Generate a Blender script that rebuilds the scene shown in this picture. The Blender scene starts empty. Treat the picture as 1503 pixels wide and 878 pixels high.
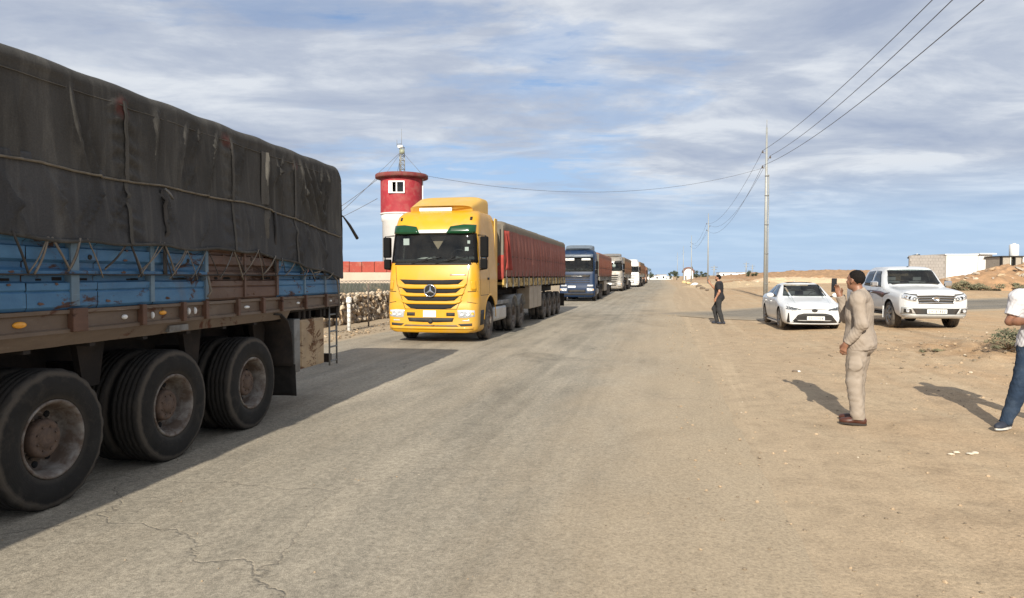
import bpy, bmesh, math, random
import numpy as np
from mathutils import Vector, Matrix, noise as mnoise
from mathutils.bvhtree import BVHTree
random.seed(7)
R = math.radians
SC = bpy.context.scene
COL = SC.collection

# ------------------------------------------------------------------ camera
EYE = 1.72
cam_d = bpy.data.cameras.new('camera')
cam_d.sensor_width = 36.0
cam_d.lens = 36.0 * 1040 / 1503
cam_d.clip_start = 0.05
cam_d.clip_end = 30000
cam = bpy.data.objects.new('camera', cam_d)
cam.location = (0, 0, EYE)
cam.rotation_euler = (R(90 - 1.817), 0, 0)
COL.objects.link(cam)
SC.camera = cam

# ------------------------------------------------------------------ sun and sky
SUN_EL = 27.0
SUN_TRAVEL = Vector((0.20, 0.98)).normalized()      # the way the light runs over the ground
ld = Vector((SUN_TRAVEL.x * math.cos(R(SUN_EL)), SUN_TRAVEL.y * math.cos(R(SUN_EL)), -math.sin(R(SUN_EL))))
sun_d = bpy.data.lights.new('sun', 'SUN')
sun_d.energy = 5.0
sun_d.angle = R(0.5)
sun_d.color = (1.0, 0.93, 0.80)
sun = bpy.data.objects.new('sun', sun_d)
sun.rotation_euler = ld.to_track_quat('-Z', 'Y').to_euler()
sun.location = (-10, -40, 30)
COL.objects.link(sun)

world = bpy.data.worlds.new('World')
SC.world = world
world.use_nodes = True
wt = world.node_tree
wt.nodes.clear()


class NT:
    """small node-tree writer"""
    def __init__(s, tree):
        s.t = tree

    def n(s, typ, **kw):
        nd = s.t.nodes.new(typ)
        for k, v in kw.items():
            if k.startswith('i_'):
                key = k[2:]
                key = int(key) if key.isdigit() else key.replace('_', ' ')
                nd.inputs[key].default_value = v
            else:
                setattr(nd, k, v)
        return nd

    def l(s, a, b):
        s.t.links.new(a, b)

    def math(s, op, a, b=None, clamp=False):
        nd = s.n('ShaderNodeMath', operation=op)
        nd.use_clamp = clamp
        for i, v in enumerate((a, b)):
            if v is None:
                continue
            if isinstance(v, (int, float)):
                nd.inputs[i].default_value = v
            else:
                s.l(v, nd.inputs[i])
        return nd.outputs[0]

    def ramp(s, fac, stops, interp='LINEAR'):
        nd = s.n('ShaderNodeValToRGB')
        cr = nd.color_ramp
        cr.interpolation = interp
        while len(cr.elements) < len(stops):
            cr.elements.new(0.5)
        for e, (p, c) in zip(cr.elements, stops):
            e.position = p
            e.color = (c, c, c, 1) if isinstance(c, (int, float)) else (c[0], c[1], c[2], 1)
        s.l(fac, nd.inputs[0])
        return nd.outputs[0]

    def mix(s, fac, a, b, blend='MIX'):
        nd = s.n('ShaderNodeMix', data_type='RGBA', blend_type=blend)
        for v, idx in ((fac, 0), (a, 6), (b, 7)):
            if isinstance(v, (int, float)):
                nd.inputs[idx].default_value = v if idx == 0 else (v, v, v, 1)
            elif isinstance(v, (tuple, list)):
                nd.inputs[idx].default_value = (v[0], v[1], v[2], 1)
            else:
                s.l(v, nd.inputs[idx])
        return nd.outputs[2]

    def noise(s, vec, scale, detail=4, rough=0.55, dist=0.0, out='Fac'):
        nd = s.n('ShaderNodeTexNoise')
        nd.inputs['Scale'].default_value = scale
        nd.inputs['Detail'].default_value = detail
        nd.inputs['Roughness'].default_value = rough
        nd.inputs['Distortion'].default_value = dist
        if vec is not None:
            s.l(vec, nd.inputs['Vector'])
        return nd.outputs[out]

    def mapping(s, vec, scale=(1, 1, 1), loc=(0, 0, 0), rot=(0, 0, 0)):
        nd = s.n('ShaderNodeMapping')
        nd.inputs['Scale'].default_value = scale
        nd.inputs['Location'].default_value = loc
        nd.inputs['Rotation'].default_value = rot
        s.l(vec, nd.inputs['Vector'])
        return nd.outputs[0]


w = NT(wt)
sky = w.n('ShaderNodeTexSky', sky_type='NISHITA')
sky.sun_disc = False
sky.sun_elevation = R(SUN_EL)
sky.sun_rotation = math.atan2(-SUN_TRAVEL.x, -SUN_TRAVEL.y)
sky.altitude = 700
sky.air_density = 1.0
sky.dust_density = 0.6
sky.ozone_density = 1.5
tc = w.n('ShaderNodeTexCoord')
sep = w.n('ShaderNodeSeparateXYZ')
w.l(tc.outputs['Generated'], sep.inputs[0])
zc = w.math('MAXIMUM', sep.outputs[2], 0.0)
den = w.math('ADD', zc, 0.10)
cmb = w.n('ShaderNodeCombineXYZ')
w.l(w.math('DIVIDE', sep.outputs[0], den), cmb.inputs[0])
w.l(w.math('DIVIDE', sep.outputs[1], den), cmb.inputs[1])
P = cmb.outputs[0]
# a sheet of thin altocumulus: broad cover, streaks along the wind, small ripples
pr = w.mapping(P, scale=(0.55, 1.0, 1), rot=(0, 0, R(-14)), loc=(3.1, 1.7, 0))
broad = w.noise(pr, 0.62, 3, 0.5, 0.3)
streak = w.noise(w.mapping(P, scale=(0.62, 1.35, 1), rot=(0, 0, R(-16)), loc=(8.2, 0.4, 0)), 1.6, 8, 0.58, 0.45)
ripple = w.noise(w.mapping(P, scale=(1, 1.3, 1), loc=(1.2, 5.5, 0)), 5.5, 6, 0.6, 0.4)
s1 = w.math('ADD', w.math('MULTIPLY', broad, 0.95), w.math('MULTIPLY', streak, 0.75))
s2 = w.math('ADD', s1, w.math('MULTIPLY', ripple, 0.30))
# more cover to the right of the road, as the cloud bank lies there
side = w.math('MULTIPLY', w.math('SUBTRACT', sep.outputs[0], 0.05), 0.42)
s3 = w.math('ADD', w.math('SUBTRACT', s2, 0.040), w.math('MINIMUM', w.math('MAXIMUM', side, w.math('MULTIPLY', sep.outputs[0], -0.13)), 0.12))
cover = w.ramp(w.math('SUBTRACT', s3, 0.0), [(0.70, 0.02), (0.82, 0.50), (0.95, 0.88)], 'EASE')
lowfade = w.ramp(zc, [(0.0, 0.10), (0.06, 0.22), (0.10, 0.62), (0.14, 1.0), (1.0, 1.0)])
cover = w.math('MULTIPLY', cover, lowfade)
tone = w.noise(w.mapping(P, loc=(4.4, 9.1, 0), scale=(0.8, 1.15, 1), rot=(0, 0, R(-12))), 1.5, 8, 0.60, 0.35)
CLOUD = w.ramp(tone, [(0.32, (4.4, 5.0, 6.4)), (0.48, (6.0, 6.5, 7.5)), (0.62, (8.9, 9.2, 9.6))])
lowc = w.mix(w.ramp(zc, [(0.0, 0.95), (0.12, 0.75), (0.35, 0.25), (0.6, 0.0)]), sky.outputs[0], (6.2, 7.2, 8.0))
skycol = w.mix(1.0, lowc, (0.82, 0.98, 1.22), 'MULTIPLY')
mixc = w.mix(cover, skycol, CLOUD)
bg = w.n('ShaderNodeBackground')
bg.inputs['Strength'].default_value = 0.064
w.l(mixc, bg.inputs['Color'])
wo = w.n('ShaderNodeOutputWorld')
w.l(bg.outputs[0], wo.inputs['Surface'])

SC.view_settings.view_transform = 'Standard'
SC.view_settings.look = 'None'
SC.view_settings.gamma = 1.0
SC.view_settings.exposure = 0.48

# ------------------------------------------------------------------ object helpers
def tag(o, label=None, cat=None, group=None, kind=None):
    if label: o['label'] = label
    if cat: o['category'] = cat
    if group: o['group'] = group
    if kind: o['kind'] = kind
    return o


def thing(name, label, cat, loc=(0, 0, 0), rz=0.0, group=None):
    o = bpy.data.objects.new(name, None)
    o.empty_display_size = 0.2
    COL.objects.link(o)
    o.location = loc
    o.rotation_euler = (0, 0, rz)
    return tag(o, label, cat, group)


def copy_tree(o, parent=None):
    c = o.copy()
    COL.objects.link(c)
    if parent is not None:
        c.parent = parent
    for ch in list(o.children):
        copy_tree(ch, c)
    return c


class MB:
    """collects shapes into one mesh"""
    def __init__(s):
        s.v = []; s.f = []; s.m = []; s.sm = []; s.uv = None

    def add(s, vs, fs, mat=0, smooth=False):
        b = len(s.v)
        s.v += [tuple(p) for p in vs]
        for f in fs:
            s.f.append(tuple(b + i for i in f)); s.m.append(mat); s.sm.append(smooth)
        return s

    def box(s, x0, x1, y0, y1, z0, z1, mat=0):
        vs = [(x0, y0, z0), (x1, y0, z0), (x1, y1, z0), (x0, y1, z0), (x0, y0, z1), (x1, y0, z1), (x1, y1, z1), (x0, y1, z1)]
        fs = [(3, 2, 1, 0), (4, 5, 6, 7), (0, 1, 5, 4), (1, 2, 6, 5), (2, 3, 7, 6), (3, 0, 4, 7)]
        return s.add(vs, fs, mat)

    def obox(s, c, size, M=None, mat=0):
        hx, hy, hz = size[0] / 2, size[1] / 2, size[2] / 2
        vs = [Vector(p) for p in ((-hx, -hy, -hz), (hx, -hy, -hz), (hx, hy, -hz), (-hx, hy, -hz), (-hx, -hy, hz), (hx, -hy, hz), (hx, hy, hz), (-hx, hy, hz))]
        if M is not None:
            vs = [M @ p for p in vs]
        c = Vector(c)
        fs = [(3, 2, 1, 0), (4, 5, 6, 7), (0, 1, 5, 4), (1, 2, 6, 5), (2, 3, 7, 6), (3, 0, 4, 7)]
        return s.add([p + c for p in vs], fs, mat)

    def prism(s, poly, axis, a, b, mat=0):
        """poly: 2D outline in the two other axes in cyclic order (x: y,z / y: x,z / z: x,y)"""
        def p3(p, t):
            if axis == 'x': return (t, p[0], p[1])
            if axis == 'y': return (p[0], t, p[1])
            return (p[0], p[1], t)
        n = len(poly)
        vs = [p3(p, a) for p in poly] + [p3(p, b) for p in poly]
        fs = [tuple(range(n - 1, -1, -1)), tuple(range(n, 2 * n))]
        fs += [(i, (i + 1) % n, n + (i + 1) % n, n + i) for i in range(n)]
        return s.add(vs, fs, mat)

    def tube(s, pts, r, n=8, mat=0, smooth=True, caps=True):
        pts = [Vector(p) for p in pts]
        rs = r if isinstance(r, (list, tuple)) else [r] * len(pts)
        vs = []; fs = []
        up = None
        for i, p in enumerate(pts):
            d = (pts[min(i + 1, len(pts) - 1)] - pts[max(i - 1, 0)])
            d = d.normalized() if d.length > 1e-9 else Vector((0, 0, 1))
            if up is None:
                up = Vector((0, 0, 1)) if abs(d.z) < 0.9 else Vector((1, 0, 0))
            a = d.cross(up)
            a = a.normalized() if a.length > 1e-6 else d.orthogonal().normalized()
            up2 = a.cross(d).normalized(); up = up2
            for k in range(n):
                t = 2 * math.pi * k / n
                vs.append(p + (a * math.cos(t) + up2 * math.sin(t)) * rs[i])
        for i in range(len(pts) - 1):
            for k in range(n):
                k2 = (k + 1) % n
                fs.append((i * n + k, i * n + k2, (i + 1) * n + k2, (i + 1) * n + k))
        s.add(vs, fs, mat, smooth)
        if caps:
            b = len(s.v) - len(vs)
            s.f.append(tuple(b + k for k in range(n - 1, -1, -1))); s.m.append(mat); s.sm.append(False)
            e = b + (len(pts) - 1) * n
            s.f.append(tuple(e + k for k in range(n))); s.m.append(mat); s.sm.append(False)
        return s

    def lathe(s, prof, origin=(0, 0, 0), axis='z', n=24, mat=0, smooth=True, closed=False, mod=None, caps=True):
        """prof: (radius, height along axis)"""
        o = Vector(origin)
        vs = []; fs = []
        for j, (r, h) in enumerate(prof):
            for k in range(n):
                t = 2 * math.pi * k / n
                rr = r if mod is None else r + mod(j, k)
                c, q = rr * math.cos(t), rr * math.sin(t)
                if axis == 'z': p = (c, q, h)
                elif axis == 'y': p = (q, h, c)
                else: p = (h, c, q)
                vs.append(o + Vector(p))
        m = len(prof)
        for j in range(m if closed else m - 1):
            j2 = (j + 1) % m
            for k in range(n):
                k2 = (k + 1) % n
                fs.append((j * n + k, j * n + k2, j2 * n + k2, j2 * n + k))
        if not closed and caps:
            if prof[0][0] > 1e-6: fs.append(tuple(range(n - 1, -1, -1)))
            if prof[-1][0] > 1e-6: fs.append(tuple((m - 1) * n + k for k in range(n)))
        return s.add(vs, fs, mat, smooth)

    def grid(s, fn, nu, nv, mat=0, smooth=True, closeu=False):
        vs = [fn(i / (nu if closeu else nu), j / nv) for j in range(nv + 1) for i in range(nu + (0 if closeu else 1))]
        W = nu if closeu else nu + 1
        fs = []
        for j in range(nv):
            for i in range(nu):
                i2 = (i + 1) % W if closeu else i + 1
                fs.append((j * W + i, j * W + i2, (j + 1) * W + i2, (j + 1) * W + i))
        return s.add(vs, fs, mat, smooth)

    def mesh(s, name, mats):
        me = bpy.data.meshes.new(name)
        me.from_pydata(s.v, [], s.f)
        for m in (mats if isinstance(mats, (list, tuple)) else [mats]):
            me.materials.append(m)
        if s.f:
            me.polygons.foreach_set('material_index', s.m)
            me.polygons.foreach_set('use_smooth', s.sm)
        me.update()
        return me

    def build(s, name, mats, parent=None, bev=0.0, seg=2, fix=True, loc=None):
        me = s.mesh(name, mats)
        if fix:
            bm = bmesh.new(); bm.from_mesh(me)
            bmesh.ops.recalc_face_normals(bm, faces=bm.faces)
            bm.to_mesh(me); bm.free()
        o = bpy.data.objects.new(name, me)
        COL.objects.link(o)
        if parent is not None: o.parent = parent
        if loc is not None: o.location = loc
        if bev > 0:
            md = o.modifiers.new('bevel', 'BEVEL')
            md.width = bev; md.segments = seg; md.limit_method = 'ANGLE'; md.angle_limit = R(35)
            md.harden_normals = False
        return o


def solidify(o, t, off=-1):
    md = o.modifiers.new('solid', 'SOLIDIFY'); md.thickness = t; md.offset = off
    return o


def fbm(x, y, z=0.0, o=4):
    return mnoise.fractal(Vector((x, y, z)), 1.0, 2.0, o)


def sstep(a, b, x):
    t = max(0.0, min(1.0, (x - a) / (b - a)))
    return t * t * (3 - 2 * t)

# ------------------------------------------------------------------ materials
MATS = {}


def mat_base(name, rough=0.6, metal=0.0, spec=0.5):
    m = bpy.data.materials.new(name)
    m.use_nodes = True
    t = NT(m.node_tree)
    b = m.node_tree.nodes['Principled BSDF']
    b.inputs['Roughness'].default_value = rough
    b.inputs['Metallic'].default_value = metal
    b.inputs['Specular IOR Level'].default_value = spec
    return m, t, b


def coords(t, kind='Object'):
    return t.n('ShaderNodeTexCoord').outputs[kind]


def plain(name, col, rough=0.6, metal=0.0, vary=0.12, scale=6.0, bump=0.0, bscale=40.0, dirt=None, dirt_amt=0.0, dirt_scale=3.0, spec=0.5, coat=0.0):
    """one material with tone variation, dirt blotches and fine relief"""
    if name in MATS: return MATS[name]
    m, t, b = mat_base(name, rough, metal, spec)
    co = coords(t)
    n1 = t.noise(co, scale, 5, 0.6)
    lo = tuple(c * (1 - vary) for c in col); hi = tuple(min(1, c * (1 + vary)) for c in col)
    c = t.ramp(n1, [(0.3, lo), (0.7, hi)])
    if dirt is not None and dirt_amt > 0:
        n2 = t.noise(co, dirt_scale, 8, 0.65, 0.3)
        e = 0.72 - 0.35 * dirt_amt
        k = t.ramp(n2, [(max(0, e - 0.12), 0.0), (min(1, e + 0.14), min(1.0, 0.45 + dirt_amt * 0.6))])
        c = t.mix(k, c, dirt)
        rr = t.ramp(k, [(0, rough), (1, min(1, rough + 0.35))])
        t.l(rr, b.inputs['Roughness'])
    t.l(c, b.inputs['Base Color'])
    if bump > 0:
        bp = t.n('ShaderNodeBump'); bp.inputs['Strength'].default_value = bump; bp.inputs['Distance'].default_value = 0.01
        t.l(t.noise(co, bscale, 4, 0.6), bp.inputs['Height'])
        t.l(bp.outputs[0], b.inputs['Normal'])
    if coat > 0:
        b.inputs['Coat Weight'].default_value = coat; b.inputs['Coat Roughness'].default_value = 0.08
    MATS[name] = m
    return m


def glassmat(name, tint=(0.25, 0.32, 0.30), gloss=(0.9, 0.95, 1.0)):
    if name in MATS: return MATS[name]
    m = bpy.data.materials.new(name); m.use_nodes = True
    m.node_tree.nodes.clear(); t = NT(m.node_tree)
    tr = t.n('ShaderNodeBsdfTransparent'); tr.inputs[0].default_value = (*tint, 1)
    gl = t.n('ShaderNodeBsdfGlossy'); gl.inputs[0].default_value = (*gloss, 1); gl.inputs['Roughness'].default_value = 0.03
    fr = t.n('ShaderNodeFresnel'); fr.inputs[0].default_value = 1.42
    dustn = t.noise(coords(t), 2.5, 6, 0.6)
    df = t.n('ShaderNodeBsdfDiffuse'); df.inputs[0].default_value = (0.42, 0.38, 0.32, 1)
    mx = t.n('ShaderNodeMixShader'); t.l(fr.outputs[0], mx.inputs[0]); t.l(tr.outputs[0], mx.inputs[1]); t.l(gl.outputs[0], mx.inputs[2])
    mx2 = t.n('ShaderNodeMixShader'); t.l(t.ramp(dustn, [(0.35, 0.005), (0.75, 0.04)]), mx2.inputs[0]); t.l(mx.outputs[0], mx2.inputs[1]); t.l(df.outputs[0], mx2.inputs[2])
    o = t.n('ShaderNodeOutputMaterial'); t.l(mx2.outputs[0], o.inputs[0])
    MATS[name] = m
    return m

DUST = (0.36, 0.28, 0.19)
RUST = (0.10, 0.045, 0.022)
def tyre_mat():
    m, t, b = mat_base('tyre_rubber', 0.88, 0, 0.25)
    co = coords(t); sp = t.n('ShaderNodeSeparateXYZ'); t.l(co, sp.inputs[0])
    r = t.math('SQRT', t.math('ADD', t.math('MULTIPLY', sp.outputs[0], sp.outputs[0]), t.math('MULTIPLY', sp.outputs[2], sp.outputs[2])))
    c = t.ramp(t.noise(co, 5, 6, 0.65), [(0.3, (0.010, 0.0098, 0.0095)), (0.7, (0.021, 0.020, 0.019))])
    n = t.noise(co, 7, 7, 0.7, 0.4)
    # scuffed shoulder and a dusty ring round the bead
    ring = t.ramp(t.math('ADD', r, t.math('MULTIPLY', t.math('SUBTRACT', n, 0.5), 0.06)), [(0.29, 0.30), (0.335, 0.05), (0.455, 0.04), (0.478, 0.55), (0.497, 0.45), (0.512, 0.10)])
    c = t.mix(ring, c, (0.135, 0.112, 0.088))
    c = t.mix(t.ramp(n, [(0.52, 0.0), (0.74, 0.40)]), c, (0.085, 0.070, 0.054))
    # moulded rings on the sidewall
    rb = t.math('SINE', t.math('MULTIPLY', r, 420.0))
    t.l(c, b.inputs['Base Color'])
    bp = t.n('ShaderNodeBump'); bp.inputs['Strength'].default_value = 0.35; bp.inputs['Distance'].default_value = 0.006
    t.l(t.math('ADD', t.math('MULTIPLY', rb, 0.12), t.noise(co, 55, 4, 0.7)), bp.inputs['Height']); t.l(bp.outputs[0], b.inputs['Normal'])
    return m
M_tyre = tyre_mat()
M_tyre2 = plain('tyre_rubber_dusty', (0.035, 0.032, 0.030), 0.9, vary=0.2, dirt=(0.17, 0.14, 0.11), dirt_amt=0.6, dirt_scale=4)
M_rim = plain('rim_steel', (0.26, 0.24, 0.215), 0.55, 0.25, vary=0.25, scale=9, dirt=(0.10, 0.065, 0.045), dirt_amt=0.75, dirt_scale=7, bump=0.1)
M_rimdark = plain('rim_steel_grimy', (0.09, 0.07, 0.055), 0.8, 0.1, vary=0.3, scale=9, dirt=(0.16, 0.11, 0.075), dirt_amt=0.5, dirt_scale=8, bump=0.2)
M_hub = plain('hub_rust', (0.13, 0.085, 0.06), 0.8, 0.1, vary=0.3, scale=12, dirt=(0.06, 0.045, 0.04), dirt_amt=0.5, dirt_scale=14, bump=0.2)
M_black = plain('black_steel', (0.018, 0.017, 0.016), 0.7, 0.0, vary=0.3, scale=4, dirt=(0.08, 0.06, 0.045), dirt_amt=0.4, dirt_scale=3)
M_plastic = plain('black_plastic', (0.012, 0.012, 0.013), 0.6, vary=0.2, dirt=(0.10, 0.085, 0.065), dirt_amt=0.1, spec=0.3)
M_chassis = plain('chassis_steel', (0.016, 0.012, 0.0095), 0.9, 0.0, vary=0.35, scale=3, dirt=(0.050, 0.035, 0.025), dirt_amt=0.4, dirt_scale=4, bump=0.15)
M_mirror = plain('mirror_housing', (0.006, 0.006, 0.0065), 0.75, vary=0.2, spec=0.12)
M_chrome = plain('chrome', (0.75, 0.75, 0.74), 0.12, 1.0, vary=0.05)
M_alu = plain('aluminium', (0.50, 0.50, 0.49), 0.4, 0.7, vary=0.12, dirt=DUST, dirt_amt=0.3)
M_dark = plain('dark_void', (0.010, 0.010, 0.011), 0.9, vary=0.2)
M_seat = plain('dark_upholstery', (0.060, 0.063, 0.064), 0.85, vary=0.2)
M_glass = glassmat('window_glass', (0.62, 0.68, 0.67))
M_glassd = glassmat('window_glass_dark', (0.10, 0.12, 0.12))
M_lens = plain('headlamp_lens', (0.72, 0.74, 0.76), 0.08, 0.55, vary=0.15, scale=30)
M_amber = plain('amber_lens', (0.75, 0.33, 0.03), 0.25, vary=0.15, scale=30)
M_white = plain('white_paint', (0.78, 0.78, 0.76), 0.4, vary=0.06, dirt=DUST, dirt_amt=0.2)
M_plate = plain('plate_white', (0.80, 0.80, 0.77), 0.45, vary=0.05)
M_skin = plain('skin_tan', (0.34, 0.17, 0.105), 0.5, vary=0.15, scale=14)
M_skin2 = plain('skin_brown', (0.24, 0.115, 0.07), 0.5, vary=0.15, scale=14)
M_hair = plain('hair_black', (0.010, 0.008, 0.007), 0.8, spec=0.15, vary=0.4, scale=60, bump=0.6, bscale=160)
# ------------------------------------------------------------------ the lie of the land
RD = Vector((0.2045, 0.9789)); RN = Vector((0.9789, -0.2045))


def bend(s): return 1.3 * sstep(48, 100, s)
def climb(s): return 0.27 * sstep(44, 78, s) - 1.2 * sstep(330, 520, s)


def ls(x, y):
    s = x * RD.x + y * RD.y
    return x * RN.x + y * RN.y - bend(s), s


def xy(l, s):
    l2 = l + bend(s)
    return (RN.x * l2 + RD.x * s, RN.y * l2 + RD.y * s)

EDGE_L, EDGE_R = -8.5, 0.95
# side road centre line runs off to the right behind the cars
SA, SB = Vector((6.6, 28.6)), Vector((78.0, 66.0))
SDIR = (SB - SA).normalized(); SNOR = Vector((-SDIR.y, SDIR.x))


def side_road(x, y):
    v = Vector((x, y)) - SA
    return v.dot(SDIR), v.dot(SNOR)


def ter(x, y):
    l, s = ls(x, y)
    z = climb(s)
    if l > EDGE_R - 0.4:
        d = l - EDGE_R
        z += 0.24 * sstep(0.6, 8.0, d)
        a, b = side_road(x, y)
        on = 1 - sstep(4.6, 6.2, abs(b)) if a > -3 else 0.0
        rough = sstep(0.0, 1.6, d) * (1 - 0.97 * on)
        if y < 120:
            z += rough * (0.022 * fbm(x * 0.9, y * 0.9, 3.1, 4) + 0.008 * fbm(x * 5, y * 5, 1.0, 3))
            g = math.exp(-(((x - 11.8) / 4.3) ** 2 + ((y - 14.2) / 2.6) ** 2) ** 1.6)
            z += g * (0.03 + 0.26 * abs(fbm(x * 1.1, y * 1.6, 9.0, 4)) + 0.06 * fbm(x * 3.4, y * 4, 2.2, 4))
        # open desert rising slowly to the right
        far = sstep(70, 420, s) * sstep(6, 60, l)
        z += far * (2.2 + 0.9 * fbm(x * 0.006, y * 0.006, 0, 3)) * (1 - 0.4 * on)
        bank = sstep(26, 60, s) * sstep(4.5, 9, d) * (1 - on) * (1 - sstep(240, 330, s))
        z += bank * (0.12 + 0.25 * abs(fbm(x * 0.12, y * 0.12, 5, 4)))
        z += 5.0 * sstep(500, 1700, math.hypot(x, y)) * (0.55 + 0.5 * fbm(x * 0.0016, y * 0.0016, 7, 4)) * sstep(0, 200, l)
    elif l < EDGE_L + 0.4:
        d = EDGE_L - l
        rough = sstep(0.0, 1.2, d)
        z += 0.10 * sstep(0.0, 4.0, d)
        if y < 120:
            z += rough * (0.03 * fbm(x * 0.9, y * 0.9, 3.1, 4) + 0.010 * fbm(x * 5, y * 5, 1.0, 3))
        z += 4.0 * sstep(400, 1500, math.hypot(x, y)) * (0.6 + 0.5 * fbm(x * 0.0016, y * 0.0016, 2, 3)) * sstep(0, 200, d)
    return z


def sandmat():
    m, t, b = mat_base('desert_sand', 0.95, 0, 0.15)
    co = coords(t)
    sp = t.n('ShaderNodeSeparateXYZ'); t.l(co, sp.inputs[0])
    big = t.noise(co, 0.10, 5, 0.6, 0.4)
    mid = t.noise(t.mapping(co, rot=(0, 0, R(12)), scale=(1.4, 0.5, 1)), 0.9, 7, 0.62, 0.5)
    fine = t.noise(co, 34, 5, 0.7)
    grit = t.noise(co, 160, 2, 0.6)
    base = t.ramp(big, [(0.30, (0.42, 0.268, 0.148)), (0.55, (0.46, 0.312, 0.182)), (0.75, (0.48, 0.335, 0.204))])
    pale = t.ramp(mid, [(0.38, 0.0), (0.66, 0.75)])
    base = t.mix(pale, base, (0.44, 0.342, 0.226))
    # greyer trampled shoulder beside the asphalt
    lat = t.math('SUBTRACT', t.math('MULTIPLY', sp.outputs[0], RN.x), t.math('MULTIPLY', sp.outputs[1], -RN.y))
    sh = t.ramp(t.math('MULTIPLY', t.math('SUBTRACT', t.math('ADD', lat, t.math('MULTIPLY', mid, 2.2)), 1.2), 0.14), [(0.0, 1.0), (0.34, 0.55), (1.0, 0.0)])
    base = t.mix(sh, base, (0.39, 0.310, 0.216))
    # churned darker soil of the rough patch before the pickup
    ex = t.math('POWER', t.math('MULTIPLY', t.math('SUBTRACT', sp.outputs[0], 11.8), 1 / 4.0), 2.0); ey = t.math('POWER', t.math('MULTIPLY', t.math('SUBTRACT', sp.outputs[1], 14.0), 1 / 2.6), 2.0)
    rr = t.math('ADD', t.math('ADD', ex, ey), t.math('MULTIPLY', t.math('SUBTRACT', mid, 0.5), 2.6))
    base = t.mix(t.ramp(rr, [(0.35, 0.85), (1.0, 0.0)]), base, t.ramp(t.noise(co, 2.4, 8, 0.7, 0.6), [(0.35, (0.235, 0.150, 0.085)), (0.5, (0.40, 0.255, 0.14)), (0.68, (0.50, 0.33, 0.185))]))
    # old wheel tracks running with the road
    trk = t.noise(t.mapping(t.mapping(co, rot=(0, 0, R(13))), scale=(2.4, 0.05, 1)), 1.0, 6, 0.62, 0.5)
    base = t.mix(t.ramp(trk, [(0.50, 0.0), (0.62, 0.30)]), base, (0.345, 0.262, 0.175))
    base = t.mix(t.ramp(trk, [(0.36, 0.34), (0.46, 0.0)]), base, (0.53, 0.42, 0.285))
    # compacted, darker drifts
    dk = t.ramp(t.noise(t.mapping(co, loc=(5, 2, 0)), 0.55, 8, 0.68, 0.6), [(0.55, 0.0), (0.72, 0.55)])
    base = t.mix(dk, base, (0.33, 0.245, 0.16))
    mo = t.noise(t.mapping(co, loc=(1, 8, 0)), 3.2, 8, 0.72, 0.5)
    base = t.mix(1.0, base, t.ramp(mo, [(0.32, 0.80), (0.5, 1.0), (0.70, 1.13)]), 'MULTIPLY')
    gr = t.ramp(fine, [(0.28, 0.70), (0.5, 1.0), (0.72, 1.20)])
    base = t.mix(1.0, base, gr, 'MULTIPLY')
    g2 = t.ramp(grit, [(0.30, 0.62), (0.44, 1.0), (0.75, 1.16)])
    base = t.mix(1.0, base, g2, 'MULTIPLY')
    t.l(base, b.inputs['Base Color'])
    bp = t.n('ShaderNodeBump'); bp.inputs['Strength'].default_value = 0.55; bp.inputs['Distance'].default_value = 0.03
    h = t.math('ADD', t.math('ADD', t.math('ADD', t.math('MULTIPLY', mid, 0.8), t.math('MULTIPLY', mo, 0.9)), t.math('MULTIPLY', trk, 1.4)), t.math('ADD', t.math('MULTIPLY', fine, 0.35), t.math('MULTIPLY', grit, 0.10)))
    t.l(h, bp.inputs['Height']); t.l(bp.outputs[0], b.inputs['Normal'])
    return m


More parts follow.
